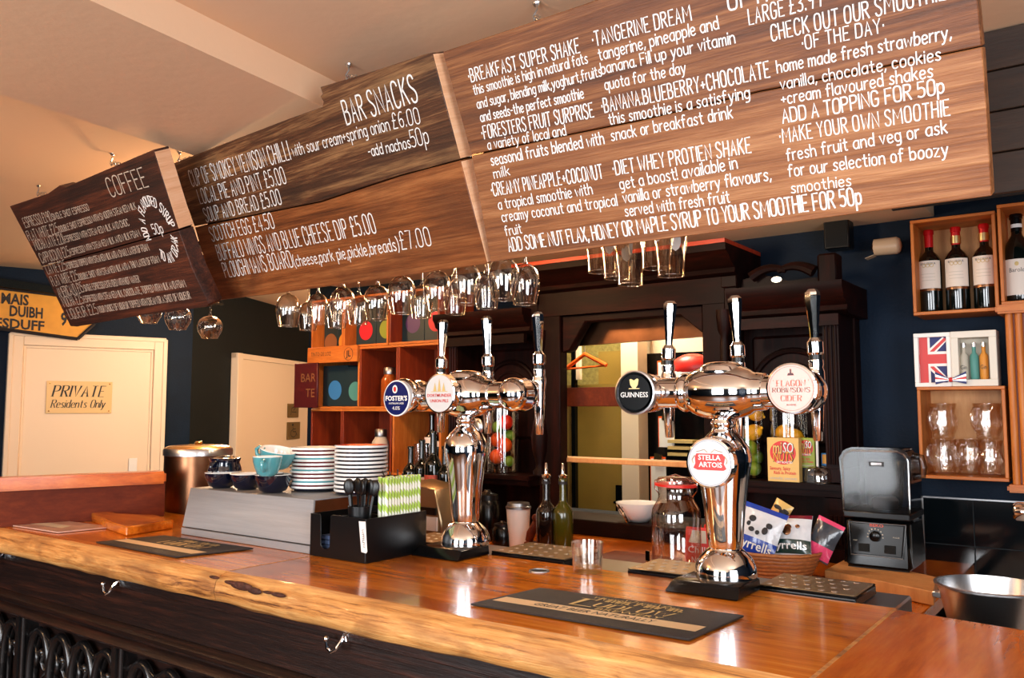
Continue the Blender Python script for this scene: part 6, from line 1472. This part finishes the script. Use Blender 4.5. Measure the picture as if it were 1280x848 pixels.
# ================================================================ RIGHT COUNTER TOP ITEMS
# wooden board under the blender
pb = thing('chopping_board', 'thick pale wooden board under the blender', 'board', (-.7, 2.75, ZC + .001))
P_ = [on_z(1167, 740, 1.01), on_z(1172, 722, 1.01), Vector((-.785, 2.93, 1.01)), Vector((-.785, 2.66, 1.01))]
mk('board', G().prism(P_, (0, 0, -.038)), M['ply'], pb, world=True, bevel=.002)
# blender
bl = thing('blender', 'black bar blender with a clear sound enclosure on the wooden board', 'blender', (-.65, 2.76, 1.011))
x0_, x1_, y0_, y1_ = -.755 + .65, -.556 + .65, 0.0, .20
base = G().hexa([Vector(p) for p in ((x0_, -.01, .0), (x1_, -.01, .0), (x1_, y1_, .0), (x0_, y1_, .0))], [Vector(p) for p in ((x0_ + .006, .012, .150), (x1_ - .006, .012, .150), (x1_ - .006, y1_, .150), (x0_ + .006, y1_, .150))])
mk('base', base, M['blackg'], bl, bevel=.012, seg=3, smooth=50)
def face(u, v, off=.001):    # on the sloping front: u 0..1 v 0..1
    x = x0_ + .006 + u * (x1_ - x0_ - .012); z = v * .150; return Vector((x, -.01 + .022 * v - off, z))
mk('control_panel', G().prism([face(.12, .28), face(.88, .28), face(.92, .90), face(.08, .90)], (0, -.004, 0)), M['black'], bl, bevel=.002)
mk('panel_edge', G().tube([face(.10, .26, .004), face(.90, .26, .004), face(.94, .92, .004), face(.06, .92, .004)], .0012, n=6, closed=True), M['steel_dk'], bl)
kc = face(.48, .66, .006)
mk('dial', G().lathe([(.016, 0), (.015, -.012), (.012, -.014)], axis='y', n=28).mv(*kc), M['blackg'], bl)
dg_ = G()
for k_ in range(9):
    a_ = PI * (1.05 - 1.1 * k_ / 8); dg_.ball(kc + Vector((.022 * math.cos(a_), -.0, .022 * math.sin(a_))), .0022, .001, .0022, n=6, m=4)
mk('dial_marks', dg_, M['greyed'], bl)
for s in (.22, .62): mk('switch', G().prism([face(s, .34, .006), face(s + .17, .34, .006), face(s + .17, .50, .006), face(s, .50, .006)], (0, -.003, 0)), M['hole'], bl, bevel=.001)
W0_ = Vector(bl['_w'])
typeset('lettering', 'BEKO', M['salmon'], bl, W0_ + face(.5, .87, .0065), .012, width=.040, offset=.02)
typeset('lettering', 'OFF', M['greyed'], bl, W0_ + face(.17, .55, .0065), .006, width=.012); typeset('lettering', 'PULSE', M['greyed'], bl, W0_ + face(.80, .66, .0065), .006, width=.018)
# clear enclosure with rounded top and a jar inside
ex0, ex1 = x0_ + .004, x1_ - .004
def shellprof(inset=0):
    return [(ex0 + inset, .165), (ex0 + inset - .004 * 0, .33), (ex0 + .012 + inset, .350), (ex0 + .03, .358 - inset), (ex1 - .03, .358 - inset), (ex1 - .012 - inset, .350), (ex1 - inset, .33), (ex1 - inset, .165)]
sp = shellprof(); g = G(); n_ = len(sp)
ys = (.008, -.002, .006, .03)
vs = [Vector((x, .004, z)) for x, z in sp] + [Vector((x, .19, z)) for x, z in sp]
g.add(vs, [(i, i + 1, n_ + i + 1, n_ + i) for i in range(n_ - 1)] + [tuple(range(n_))])
mk('enclosure', g, M['glassd'], bl, bevel=.010, seg=3, smooth=60)
mk('lower_collar', G().box(ex0 - .002, ex1 + .002, .0, .2, .150, .172), M['black'], bl, bevel=.004)
mk('enclosure_edge', G().tube([Vector((x, .004, z)) for x, z in sp], .0035, n=8), M['glasst'], bl)
mk('top_cap', G().box(ex0 + .02, ex1 - .02, .02, .18, .356, .364), M['glassd'], bl, bevel=.003)
typeset('lettering', 'BEKO', M['ceramic'], bl, W0_ + Vector((0, .0025, .318)), .010, width=.03, offset=.02)
mk('name_plate', G().box(-.022, .022, .003, .0045, .311, .325), M['print'], bl)
mk('jug', G().lathe([(.045, .174), (.05, .19), (.062, .32), (.064, .325)], c=(0, .10, 0), n=32, cap=(True, False)), M['glassd'], bl, smooth=60)
mk('blade_base', G().lathe([(.035, .172), (.04, .20), (.03, .21)], c=(0, .10, 0), n=24), M['steel'], bl)
mk('side_handle', G().tube([(ex1 + .003, .05, .345), (ex1 + .028, .05, .340), (ex1 + .034, .05, .31), (ex1 + .030, .05, .285), (ex1 + .004, .05, .28)], .011, n=10), M['glassd'], bl, smooth=80)
bl.rotation_euler = (0, 0, 0)

# wicker basket with crisp packets
bz_ = ZC + .001
bk_ = thing('wicker_basket', 'shallow oval wicker basket full of crisp packets', 'basket', (-.93, 2.60, bz_))
prof = [(.092, .0)]; kk = 9
for k_ in range(kk):
    r_ = .098 + .055 * (k_ / kk) ** .7; z_ = .004 + k_ * .0102
    prof += [(r_ - .002, z_ - .003), (r_ + .0035, z_), (r_ + .0035, z_ + .003)]
prof += [(.157, .098), (.154, .101), (.147, .094), (.085, .008), (.001, .006)]
mk('basket_wall', G().lathe(prof, n=64, sy=.85, cap=(True, False), ridge=lambda a, z: 1 + .008 * math.cos(36 * a)), M['wicker'], bk_, smooth=70)
M['bagw'] = plain('white_crisp_foil', S(214, 216, 220), .25, coat=.3, var=.2, vscale=18, bump=.3, bscale=25)
M['bagb'] = plain('blue_crisp_foil', S(30, 62, 158), .22, coat=.4, bump=.3, bscale=25); M['bagg'] = plain('dark_green_crisp_foil', S(20, 52, 48), .22, coat=.4, bump=.3, bscale=25)
M['bagp'] = plain('pink_crisp_foil', S(214, 70, 110), .22, coat=.4); M['bagy'] = plain('yellow_crisp_foil', S(224, 184, 110), .3, coat=.3)
M['bagd'] = plain('dark_grey_foil', S(60, 66, 74), .2, coat=.5, var=.5, vscale=25, bump=.4, bscale=25); M['bagm'] = plain('maroon_foil', S(110, 20, 40), .25, coat=.4)
def bag(lab, loc, rx, ry, rz, w_, h_, body, low, top, txt, cow=True):
    t = thing('crisp_packet', lab, 'crisp packet', loc, rot=(rx, ry, rz)); n1, n2 = 10, 12
    def sh(u, v, s):
        th_ = .022 * (1 - abs(2 * u - 1) ** 2.2) * max(0, (1 - abs(2 * v - 1) ** 2.6)); wr = .0016 * math.sin(u * 19 + v * 13) * (1 - abs(2 * v - 1))
        return Vector(((u - .5) * w_ * (1 - .06 * math.sin(PI * v)), s * (th_ + .0012 + (wr if s < 0 else 0)), v * h_))
    def patch(v0, v1, s, ext=0.0, nn=n2):
        vs = [sh(i / n1, v0 + (v1 - v0) * j / nn, s) + Vector((0, s * ext, 0)) for j in range(nn + 1) for i in range(n1 + 1)]
        return G().add(vs, [(j * (n1 + 1) + i, j * (n1 + 1) + i + 1, (j + 1) * (n1 + 1) + i + 1, (j + 1) * (n1 + 1) + i) for j in range(nn) for i in range(n1)])
    g = patch(0, 1, -1).join(patch(0, 1, 1)); mk('packet', g, body, t, smooth=80)
    mk('lower_band', patch(.04, .36, -1, .0008, 5), low, t, smooth=80); mk('top_seal', patch(.90, 1.0, -1, .0008, 2), top, t, smooth=80)
    if txt:
        q_ = typeset('lettering', txt, M['ceramic'], t, Vector(t['_w']) + Vector((0, 0, h_ * .21)), h_ * .25, width=w_ * .82, offset=.015)
        for v in q_.data.vertices: u_ = v.co.x / w_ + .5; v.co.y = sh(u_, v.co.z / h_, -1).y - .003
    if cow:
        g = G(); rr = random.Random(len(lab))
        for k_ in range(6):
            u_, v_ = rr.uniform(.2, .8), rr.uniform(.45, .8); c_ = sh(u_, v_, -1) + Vector((0, -.0015, 0)); a_ = rr.uniform(.006, .014)
            g.ball(c_, a_, .002, a_ * rr.uniform(.5, 1.3), n=10, m=6)
        mk('picture', g, M['print'] if cow == 1 else M['copper'], t, smooth=80)
    return t
bz1 = bz_ + .090
bag('blue and white crisp packet leaning in the basket', (-.965, 2.525, bz1 - .01), -.32, .28, .05, .135, .155, M['bagw'], M['bagb'], M['bagb'], 'Tyrrells')
bag('dark green and white crisp packet at the front of the basket', (-.865, 2.575, bz1 - .005), -.42, -.05, .05, .135, .125, M['bagw'], M['bagg'], M['bagm'], 'Tyrrells', 2)
bag('dark grey packet with a pink corner at the right of the basket', (-.80, 2.61, bz1 - .012), -.3, .38, -.1, .085, .125, M['bagd'], M['bagp'], M['bagp'], None, 0)
bag('small pale yellow packet standing at the back of the basket', (-.95, 2.66, bz1 + .055), -.1, .5, 0, .06, .10, M['bagy'], M['bagy'], M['bagy'], None, 1)
bag('pale packet at the left rim of the basket', (-1.02, 2.60, bz1 + .005), -.2, -.2, .2, .07, .09, M['bagw'], M['bagy'], M['bagw'], None, 0)

# big glass drinks jar with metal tap and red lid clip
p = on_y(846, 700, 2.50)
dj = thing('drinks_jar', 'large clear glass drinks jar with a red clip ring and a chrome tap', 'jar', (p.x, 2.50, ZC + .001))
R_ = .078
mk('glass_body', G().lathe([(R_ * .92, .0), (R_, .008), (R_, .190), (R_ * .96, .21), (R_ * .76, .235), (R_ * .72, .245), (R_ * .72, .275), (R_ * .76, .28)], n=48, cap=(True, False)), M['glasst'], dj, smooth=60)
mk('embossing', G().tube([(R_ * 1.005 * math.cos(a_) , R_ * 1.005 * math.sin(a_), .13 + .03 * math.sin(b_)) for a_, b_ in [(-2.0 + .35 * math.cos(k_ * PI / 8), k_ * PI / 8) for k_ in range(16)]], .0015, n=5, closed=True), M['glasst'], dj)
mk('rubber_ring', G().lathe([(R_ * .76, .280), (R_ * .86, .281), (R_ * .86, .288), (R_ * .76, .289)], n=40).rot(.04, 'Y', (0, 0, .28)), M['red'], dj, smooth=40)
mk('lid', G().lathe([(R_ * .76, .289), (R_ * .78, .300), (R_ * .70, .308), (R_ * .3, .312)], n=40), M['glasst'], dj, smooth=50)
mk('clip_wire', G().tube([(-R_ * .74, .0, .25), (-R_ * .95, 0, .27), (-R_ * .95, 0, .295), (0, 0, .318), (R_ * .95, 0, .295), (R_ * .95, 0, .27), (R_ * .74, 0, .25)], .0018, n=6), M['chrome'], dj)
mk('tap', G().tube([(-.035, -R_ * .88, .045), (-.05, -R_ * 1.35, .045)], [.012, .010], n=12).tube([(-.048, -R_ * 1.3, .05), (-.050, -R_ * 1.3, .02)], [.009, .007], n=10).box(-.056, -.042, -R_ * 1.35, -R_ * 1.25, .055, .085), M['chrome'], dj, smooth=50)
def redbag(loc, rz, lab):
    t = thing('sweet_packet', lab, 'packet', loc, rot=(-.06, 0, rz))
    mk('packet', G().hexa([Vector(q_) for q_ in ((-.048, -.001, 0), (.048, -.001, 0), (.048, .014, 0), (-.048, .014, 0))], [Vector(q_) for q_ in ((-.045, .004, .135), (.045, .004, .135), (.045, .010, .135), (-.045, .010, .135))]), M['red'], t, bevel=.003)
    mk('window', G().prism([Vector((-.032, -.001, .085)), Vector((.03, -.001, .085)), Vector((.026, .0015, .125)), Vector((-.02, .0015, .125))], (0, -.001, 0)), M['greyed'], t)
    typeset('lettering', 'Chilli', M['ceramic'], t, Vector(t['_w']) + Vector((0, -.0025, .062)), .03, width=.066); typeset('lettering', 'Nuts', M['ceramic'], t, Vector(t['_w']) + Vector((0, -.0028, .030)), .026, width=.04)
p2 = on_y(872, 690, 2.62); redbag((p2.x, 2.62, ZC + .003), .05, 'red packet standing behind the big drinks jar'); p3 = on_y(900, 690, 2.70); redbag((p3.x - .02, 2.70, ZC + .003), -.1, 'second red packet behind the right beer font')

# tray board on the shelf behind the bar, tumbler on the bar
p = on_z(748, 711, ZB)
tg = tumbler('rocks_glass', 'empty clear rocks glass on the bar between the two fonts', None, .040, .072, .036)
tg.location = (p.x, 1.80, ZB + .0005)
q_ = [on_z(722, 690, .975), on_z(778, 680, .975), on_z(838, 686, .975), on_z(770, 712, .975)]
t = thing('serving_board', 'thin brown serving board lying on the back counter', 'board', q_[0]); 
sb_ = [(-1.55, 2.47), (-1.28, 2.47), (-1.28, 2.72), (-1.55, 2.72)]
mk('board', G().prism([Vector((x, y, ZC + .001)) for x, y in sb_], (0, 0, .014)), M['panel'], t, world=True, bevel=.002)
# ice bucket
p = on_z(1240, 733, 1.09)
ib = thing('ice_bucket', 'steel ice bucket at the right behind the bar end', 'bucket', (p.x, p.y, .965))
rb = .118
mk('bucket', G().lathe([(rb * .72, 0), (rb * .74, .004), (rb * .96, .118), (rb * .98, .122), (rb * 1.03, .124), (rb * 1.03, .128), (rb * .97, .129), (rb * .95, .118), (rb * .72, .006), (.001, .005)], n=64, cap=(True, False)), M['steel'], ib, smooth=40)
hk = G()
for s in (-1, 1): hk.box(s * rb * .97 - .012, s * rb * .97 + .012, -.012, .012, .085, .10)
mk('ear', hk, M['steel'], ib, bevel=.003)
mk('strainer', G().lathe([(.04, .0), (.035, .01), (.015, .014)], n=24).mv(-.05, .02, .085), M['steel_dk'], ib)
mk('stand', G().box(-.09, .09, -.09, .09, .9 - .965 + .001 if p.y > 2.15 else -.3, -.0005), M['steel_dk'], ib)
# tap knob at the right edge
p = on_y(1277, 640, 2.9)
t = thing('wall_tap', 'chrome knob of a tap at the right edge', 'tap', (p.x, 2.9, p.z))
mk('knob', G().lathe([(.022, -.02), (.028, -.012), (.028, .012), (.020, .02)], axis='x', n=24), M['chrome'], t, smooth=40); mk('arm', G().tube([(.0, 0, 0), (.10, .1, .0), (.10, .389, 0)], .009, n=8), M['chrome'], t)
# ================================================================ COFFEE MACHINE END OF THE BAR
ZT = 1.243
a0 = on_z(228, 668, ZB); a1 = on_z(388, 693, ZB); b0 = on_y(238, 613, 1.592); b1 = on_y(392, 625, 1.592); c1 = on_z(452, 616, ZT)
yb = min(max(c1.y, 1.75), 1.84); 
cm = thing('coffee_machine', 'brushed steel coffee machine back with cups and saucers stored on top', 'coffee machine', ((a0.x + a1.x) / 2, 1.7, ZB + .001))
zb = ZB + .022
F0, F1 = Vector((a0.x, 1.562, 0)), Vector((a1.x, 1.562, 0))
mk('base_strip', G().box(F0.x + .002, F1.x + .002, 1.556, yb, ZB + .001, zb), M['pan'], cm, world=True, bevel=.001)
mk('rear_panel', G().hexa([Vector((F0.x, 1.560, zb + .003)), Vector((F1.x, 1.560, zb + .003)), Vector((F1.x, 1.566, zb + .003)), Vector((F0.x, 1.566, zb + .003))],
   [Vector((b0.x, 1.592, ZT)), Vector((b1.x, 1.592, ZT)), Vector((b1.x, 1.600, ZT)), Vector((b0.x, 1.600, ZT))]), M['pan'], cm, world=True, bevel=.0012)
mk('housing', G().hexa([Vector((F0.x + .004, 1.568, zb)), Vector((F1.x - .002, 1.568, zb)), Vector((F1.x - .002, yb, zb)), Vector((F0.x + .004, yb, zb))],
   [Vector((b0.x + .003, 1.600, ZT - .003)), Vector((b1.x - .002, 1.600, ZT - .003)), Vector((b1.x - .002, yb, ZT - .003)), Vector((b0.x + .003, yb, ZT - .003))]), M['copper'], cm, world=True)  # brown reflection on the steel side, put in as bronze colour
mk('top_tray', G().box(b0.x, b1.x + .0, 1.600, 1.86, ZT - .003, ZT), M['pan'], cm, world=True, bevel=.001)

# --- cups
def cup(lab, grp, r, h, mat, loc, rot=(0, 0, 0), flat=.62):
    t = thing('coffee_cup', lab, 'cup', loc, rot=rot, group=grp)
    mk('cup_body', G().lathe([(r * .50, 0), (r * .55, .003), (r * flat, h * .12), (r * .86, h * .42), (r * .97, h * .75), (r, h - .002)], n=40, cap=(True, False)), mat, t, smooth=60)
    mk('inside', G().lathe([(r, h - .002), (r * .985, h), (r * .955, h - .001), (r * .92, h * .7), (r * .80, h * .35), (r * .4, h * .1), (.001, h * .09)], n=40, cap=(False, False)), M['ceramic'], t, smooth=60)
    mk('handle', G().tube([(r * .93, 0, h * .80), (r * 1.25, 0, h * .86), (r * 1.46, 0, h * .68), (r * 1.36, 0, h * .42), (r * .95, 0, h * .30)], [.005, .006, .006, .006, .005], n=10), mat, t, smooth=80)
    return t
def placed(px, py, z): return on_z(px, py, z)
gC = 'coffee cups on the coffee machine'
hc_ = .050
for px, py, r_, lab, rz_ in ((277, 612, .054, 'navy coffee cup at the left end of the bottom row', 1.0), (309, 612, .054, 'navy coffee cup in the middle of the bottom row', 1.2), (341, 618, .056, 'navy coffee cup under the teal cups', 1.3)):
    p = on_z(px, py, ZT); cup(lab, gC, r_, hc_ if px != 341 else .056, M['navyc'], (on_y(px, py, max(p.y, 1.655)).x, max(p.y, 1.655), ZT + .0005), (0, 0, rz_), .72)
p = on_z(281, 590, ZT + hc_ + .001)
cup('navy coffee cup turned upside down on the left cup', gC, .053, .050, M['navyc'], (on_y(281, 590, max(p.y, 1.66)).x, max(p.y, 1.66), ZT + hc_ + .052), (PI, 0, -1.2), .95)
p = on_z(334, 595, ZT + .058)
cup('lower teal cup with its handle to the right', gC, .043, .058, M['teal'], (p.x + .0, p.y, ZT + .0575), (0, 0, -.9), .7)
cup('upper teal cup, larger and tilted, handle to the left', gC, .056, .058, M['teal'], (on_y(344, 590, p.y + .085).x, p.y + .085, ZT + .074), (-.05, -.22, 3.4), .7)
cup('navy cup hidden under the tilted teal cup', gC, .034, .058, M['navyc'], (on_y(341, 590, p.y + .085).x, p.y + .085, ZT + .0005), (0, 0, 2.0), .7)
p = on_y(376, 575, 1.79); cup('white cup behind the left saucer stack', gC, .045, .06, M['ceramic'], (p.x, 1.81, p.z - .055), (PI * 1.0, 0, 0), .7)['label'] = 'white upturned cup behind the left saucer stack'
wc = [o for o in bpy.data.objects if o.get('label') == 'white upturned cup behind the left saucer stack'][0]; wc.location.z = ZT + .122
p2_ = wc.location.copy()
cup('navy cup under the white upturned cup', gC, .047, .06, M['navyc'], (p2_.x, p2_.y, ZT + .0005), (0, 0, 1.5))

# --- saucers
def saucer(r, mat, top, lab, grp, loc):
    t = thing('saucer', lab, 'saucer', loc, group=grp)
    mk('underside', G().lathe([(r * .52, 0), (r * .78, .0015), (r * .93, .0045), (r * .955, .0108)], n=56, cap=(True, False)), mat, t, smooth=50)
    mk('rim', G().lathe([(r * .955, .0098), (r * .995, .0102), (r, .0135), (r * .995, .0164), (r * .965, .0168)], n=56, cap=(False, False)), M['ceramic'], t, smooth=70)
    mk('upper_glaze', G().lathe([(r * .965, .0165), (r * .90, .0150), (r * .62, .0075), (r * .3, .0065), (.001, .0065)], n=56, cap=(False, False)), top, t, smooth=50)
    return t
col = {'m': 'maroon', 't': 'teal', 'n': 'navyc', 'r': 'redc', 'w': 'ceramic'}
cn = {'m': 'maroon', 't': 'teal', 'n': 'navy', 'r': 'red', 'w': 'white'}
ords = ['bottom', 'second', 'third', 'fourth', 'fifth', 'sixth', 'seventh', 'eighth', 'ninth', 'tenth', 'eleventh', 'twelfth']
pA = on_z(398, 613, ZT); pBk = on_y(451, 603, 1.79)
seq = 'nmtmmtmmtmm'; pit = .0118
proto = {}
def put_saucer(key, r, col_, top, lab, grp, loc):
    k_ = (key, col_, top)
    if k_ not in proto: proto[k_] = saucer(r, M[col[col_]], M[col[top]], lab, grp, loc); return proto[k_]
    return dup(proto[k_], loc, label=lab)
for i, ch in enumerate(seq):
    put_saucer('a', .084, ch, 'w', '%s saucer up the left stack, %s underneath' % (ords[i], cn[ch]) if i < len(seq) - 1 else 'top saucer of the left stack, maroon underneath', 'saucers in the left stack', (on_y(396, 613, max(pA.y, 1.69)).x + (.002 if i > 6 else .0) - (.004 if i > 8 else 0), max(pA.y, 1.69) + random.uniform(-.001, .001), ZT + .0005 + i * pit))
seqb = 'nnnnnnnnnnnn'
for i, ch in enumerate(seqb):
    last = i == len(seqb) - 1
    put_saucer('b', .080, ch, 'r' if last else 'w', 'top saucer of the right stack, glazed orange-red inside' if last else '%s navy saucer up the right stack' % ords[i], 'saucers in the right stack', (pBk.x + random.uniform(-.0015, .0015), 1.79, ZT + .0005 + i * pit))
print('saucer stacks', pA, pBk)

# --- bronze canister
p = on_y(248, 560, 1.99)
cn_ = thing('metal_canister', 'large tarnished bronze coloured metal canister left of the coffee machine', 'canister', (p.x, 1.99, .961))
rc_ = .128; hh_ = p.z - .961
mk('body', G().lathe([(rc_, 0), (rc_, hh_ - .03)], n=64), M['copper'], cn_, smooth=40)
mk('rim_band', G().lathe([(rc_, hh_ - .03), (rc_ + .005, hh_ - .028), (rc_ + .005, hh_ - .008), (rc_ + .001, hh_)], n=64, cap=(False, False)), M['steel'], cn_, smooth=40)
mk('lid', G().lathe([(rc_ + .001, hh_), (rc_ * .9, hh_ + .008), (rc_ * .5, hh_ + .012), (.02, hh_ + .013)], n=64), M['brass'], cn_, smooth=50)
mk('lid_knob', G().lathe([(.012, hh_ + .013), (.016, hh_ + .02), (.010, hh_ + .026)], n=20), M['brass'], cn_, smooth=50)
sh = thing('end_shelf', 'low dark shelf behind the left end of the bar', 'shelf', (-2.8, 2.0, .93))
mk('board', G().box(-3.15, -2.31, 1.86, 2.20, .935, .96), M['black'], sh, world=True, bevel=.003); mk('support', G().box(-3.1, -2.36, 1.88, 2.18, 0, .935), M['black'], sh, world=True)

# --- black caddy
X0_, X1_, Y0_, Y1_, H0_ = -1.829, -1.612, 1.545, 1.775, .113
cd = thing('bar_caddy', 'black plastic bar caddy holding napkins, stirrers and striped straws', 'caddy', ((X0_ + X1_) / 2, (Y0_ + Y1_) / 2, ZB + .001))
z0_ = ZB + .001; th = .0035; Zt = z0_ + H0_
fw = [(X0_, z0_), (X1_, z0_), (X1_, Zt), (X0_ + .088, Zt + .002), (X0_ + .080, Zt - .003), (X0_ + .078, z0_ + .03), (X0_ + .070, z0_ + .022), (X0_ + .052, z0_ + .022), (X0_ + .044, z0_ + .03), (X0_ + .042, Zt - .006), (X0_ + .036, Zt), (X0_, Zt)]
mk('front_wall', G().prism([Vector((x, Y0_, z)) for x, z in fw], (0, th, 0)), M['black'], cd, world=True, bevel=.0008)
mk('side_wall', G().box(X0_, X0_ + th, Y0_ + th, Y1_ - th, z0_, Zt), M['black'], cd, world=True); mk('side_wall', G().box(X1_ - th, X1_, Y0_ + th, Y1_ - th, z0_, Zt), M['black'], cd, world=True)
mk('back_wall', G().box(X0_, X1_, Y1_ - th, Y1_, z0_, Zt), M['black'], cd, world=True); mk('floor_plate', G().box(X0_ + th, X1_ - th, Y0_ + th, Y1_ - th, z0_, z0_ + th), M['black'], cd, world=True)
mk('divider', G().box(X0_ + .088, X0_ + .091, Y0_ + th, Y1_ - th, z0_ + th, Zt - .004).box(X0_ + .091, X1_ - th, 1.655, 1.658, z0_ + th, Zt - .004), M['black'], cd, world=True)
mk('corner_highlight', G().lathe([(.0035, z0_ + .002), (.0035, Zt - .001)], c=(X1_ - .003, Y0_ + .003, 0), n=12), M['black'], cd, world=True)
# torn paper label
pa, pb_ = on_y(449, 652, Y0_), on_y(460, 693, Y0_)
mk('paper_label', G().add([Vector((pa.x - .001, Y0_ - .0006, pa.z)), Vector((pa.x + .024, Y0_ - .0006, pa.z + .001)), Vector((pa.x + .032, Y0_ - .0006, pb_.z + .006)), Vector((pa.x + .028, Y0_ - .0006, pb_.z + .001)), Vector((pa.x + .010, Y0_ - .0006, pb_.z + .003))], [(0, 1, 2, 3, 4)]), M['white'], cd, world=True, smooth=0, label='white worn paper label')
g = G(); letters(g, 'wmuw', Vector((pa.x + .012, Y0_ - .0012, pa.z - .02)), Vector((pa.x + .018, Y0_ - .0012, pa.z - .065)), Vector((1, 0, 0)), .010, lift=Vector((0, -1, 0))); mk('scribble', g, M['print'], cd, world=True, smooth=0)
# napkins
for i in range(4):
    tag(mk('napkin_stack', G().box(-.032, .032, -.05, .05, 0, .012), M['navyn'] if 'navyn' in M else M.setdefault('navyn', plain('slate_blue_paper', S(62, 78, 110), .8)), loc=(X0_ + .046, 1.62, z0_ + th + .0003 + i * .0125), bevel=.002), ['bottom', 'second', 'third', 'top'][i] + ' folded bundle of slate blue napkins in the caddy', 'napkins', 'napkins in the black caddy')
# inner black tumblers holding the spoons
t = thing('spoon_cup', 'black inner cup in the caddy holding plastic spoons', 'cup', (X0_ + .148, 1.588, z0_ + th + .0003))
mk('cup', G().lathe([(.026, 0), (.032, .135), (.030, .135), (.025, .004), (.001, .004)], n=28, cap=(True, False)), M['black'], t, smooth=40)
def spoon():
    t = thing('plastic_spoon', '', 'spoon', (0, 0, 0), group='black plastic spoons in the caddy')
    mk('handle', G().box(-.0035, .0035, -.0012, .0012, 0, .16), M['black'], t, bevel=.0006); g = G().ball((0, 0, .178), .0145, .005, .022, n=16, m=10)
    mk('bowl', g, M['black'], t, smooth=80); return t
spn = ['leftmost', 'front left', 'second', 'centre', 'rear centre', 'fourth', 'right', 'rightmost', 'front right']
base_ = Vector((X0_ + .148, 1.588, z0_ + .012)); sp0 = None
for i, (dx, dy, tx, tz) in enumerate(((-.010, 0, -.16, .0), (-.008, -.01, -.10, .6), (-.004, .006, -.06, .2), (0, -.006, .0, .0), (.001, .010, .03, .4), (.004, -.004, .06, .7), (.008, .004, .12, .1), (.010, 0, .20, .3), (.006, -.010, .09, -.3))):
    l_ = base_ + Vector((dx, dy, 0)); rt_ = (0, tx, tz)
    if sp0 is None: sp0 = spoon(); sp0.location = l_; sp0.rotation_euler = rt_; sp0['label'] = spn[i] + ' black plastic spoon in the caddy cup'
    else: dup(sp0, l_, rot=rt_, label=spn[i] + ' black plastic spoon in the caddy cup')
# striped paper straws, three rows
zs0 = z0_ + th + .0005
hs = on_y(498, 596, 1.70).z - zs0
st0 = None; rows_ = 3; per = 12; rowname = ['outer', 'middle', 'inner']; numn = ['first', 'second', 'third', 'fourth', 'fifth', 'sixth', 'seventh', 'eighth', 'ninth', 'tenth', 'eleventh', 'twelfth']
for j in range(rows_):
    for i in range(per):
        lab = '%s green striped straw counted from the front of the %s row' % (numn[i], rowname[j])
        hz = hs + random.uniform(-.006, .003); x_ = X1_ - .0125 - j * .0132; y_ = 1.632 + (i + .3 * (j % 2)) * .0112
        if st0 is None:
            st0 = mk('paper_straw', G().lathe([(.0054, 0), (.0054, hs)], n=12), M['straw'], smooth=60); tag(st0, lab, 'straw', 'striped straws in the caddy'); o = st0
        else: o = st0.copy(); COL.objects.link(o); o['label'] = lab
        o.location = (x_, y_, zs0 + random.uniform(0, .004)); o.rotation_euler = (random.uniform(-.006, .006), random.uniform(-.01, .004), 0)
# black stirrers poking up behind
sr = None
for i, (px, ty) in enumerate(((487, 590), (497, 587), (503, 592), (512, 594), (478, 589))):
    tp = on_y(px, ty, 1.762); nm = ['second', 'tallest', 'fourth', 'rightmost', 'leftmost'][i]
    o = mk('stirrer', G().tube([(0, 0, 0), (min(tp.x - (X0_ + .125 + i * .008), .06), 0, tp.z - zs0)], .002, n=6), M['black'], loc=(X0_ + .125 + i * .008, 1.762, zs0)); tag(o, nm + ' thin black stirrer behind the striped straws', 'stirrer', 'black stirrers')
# ---------------------------------------------------------------- tidy up
for o in bpy.data.objects:
    if '_w' in o.keys(): del o['_w']
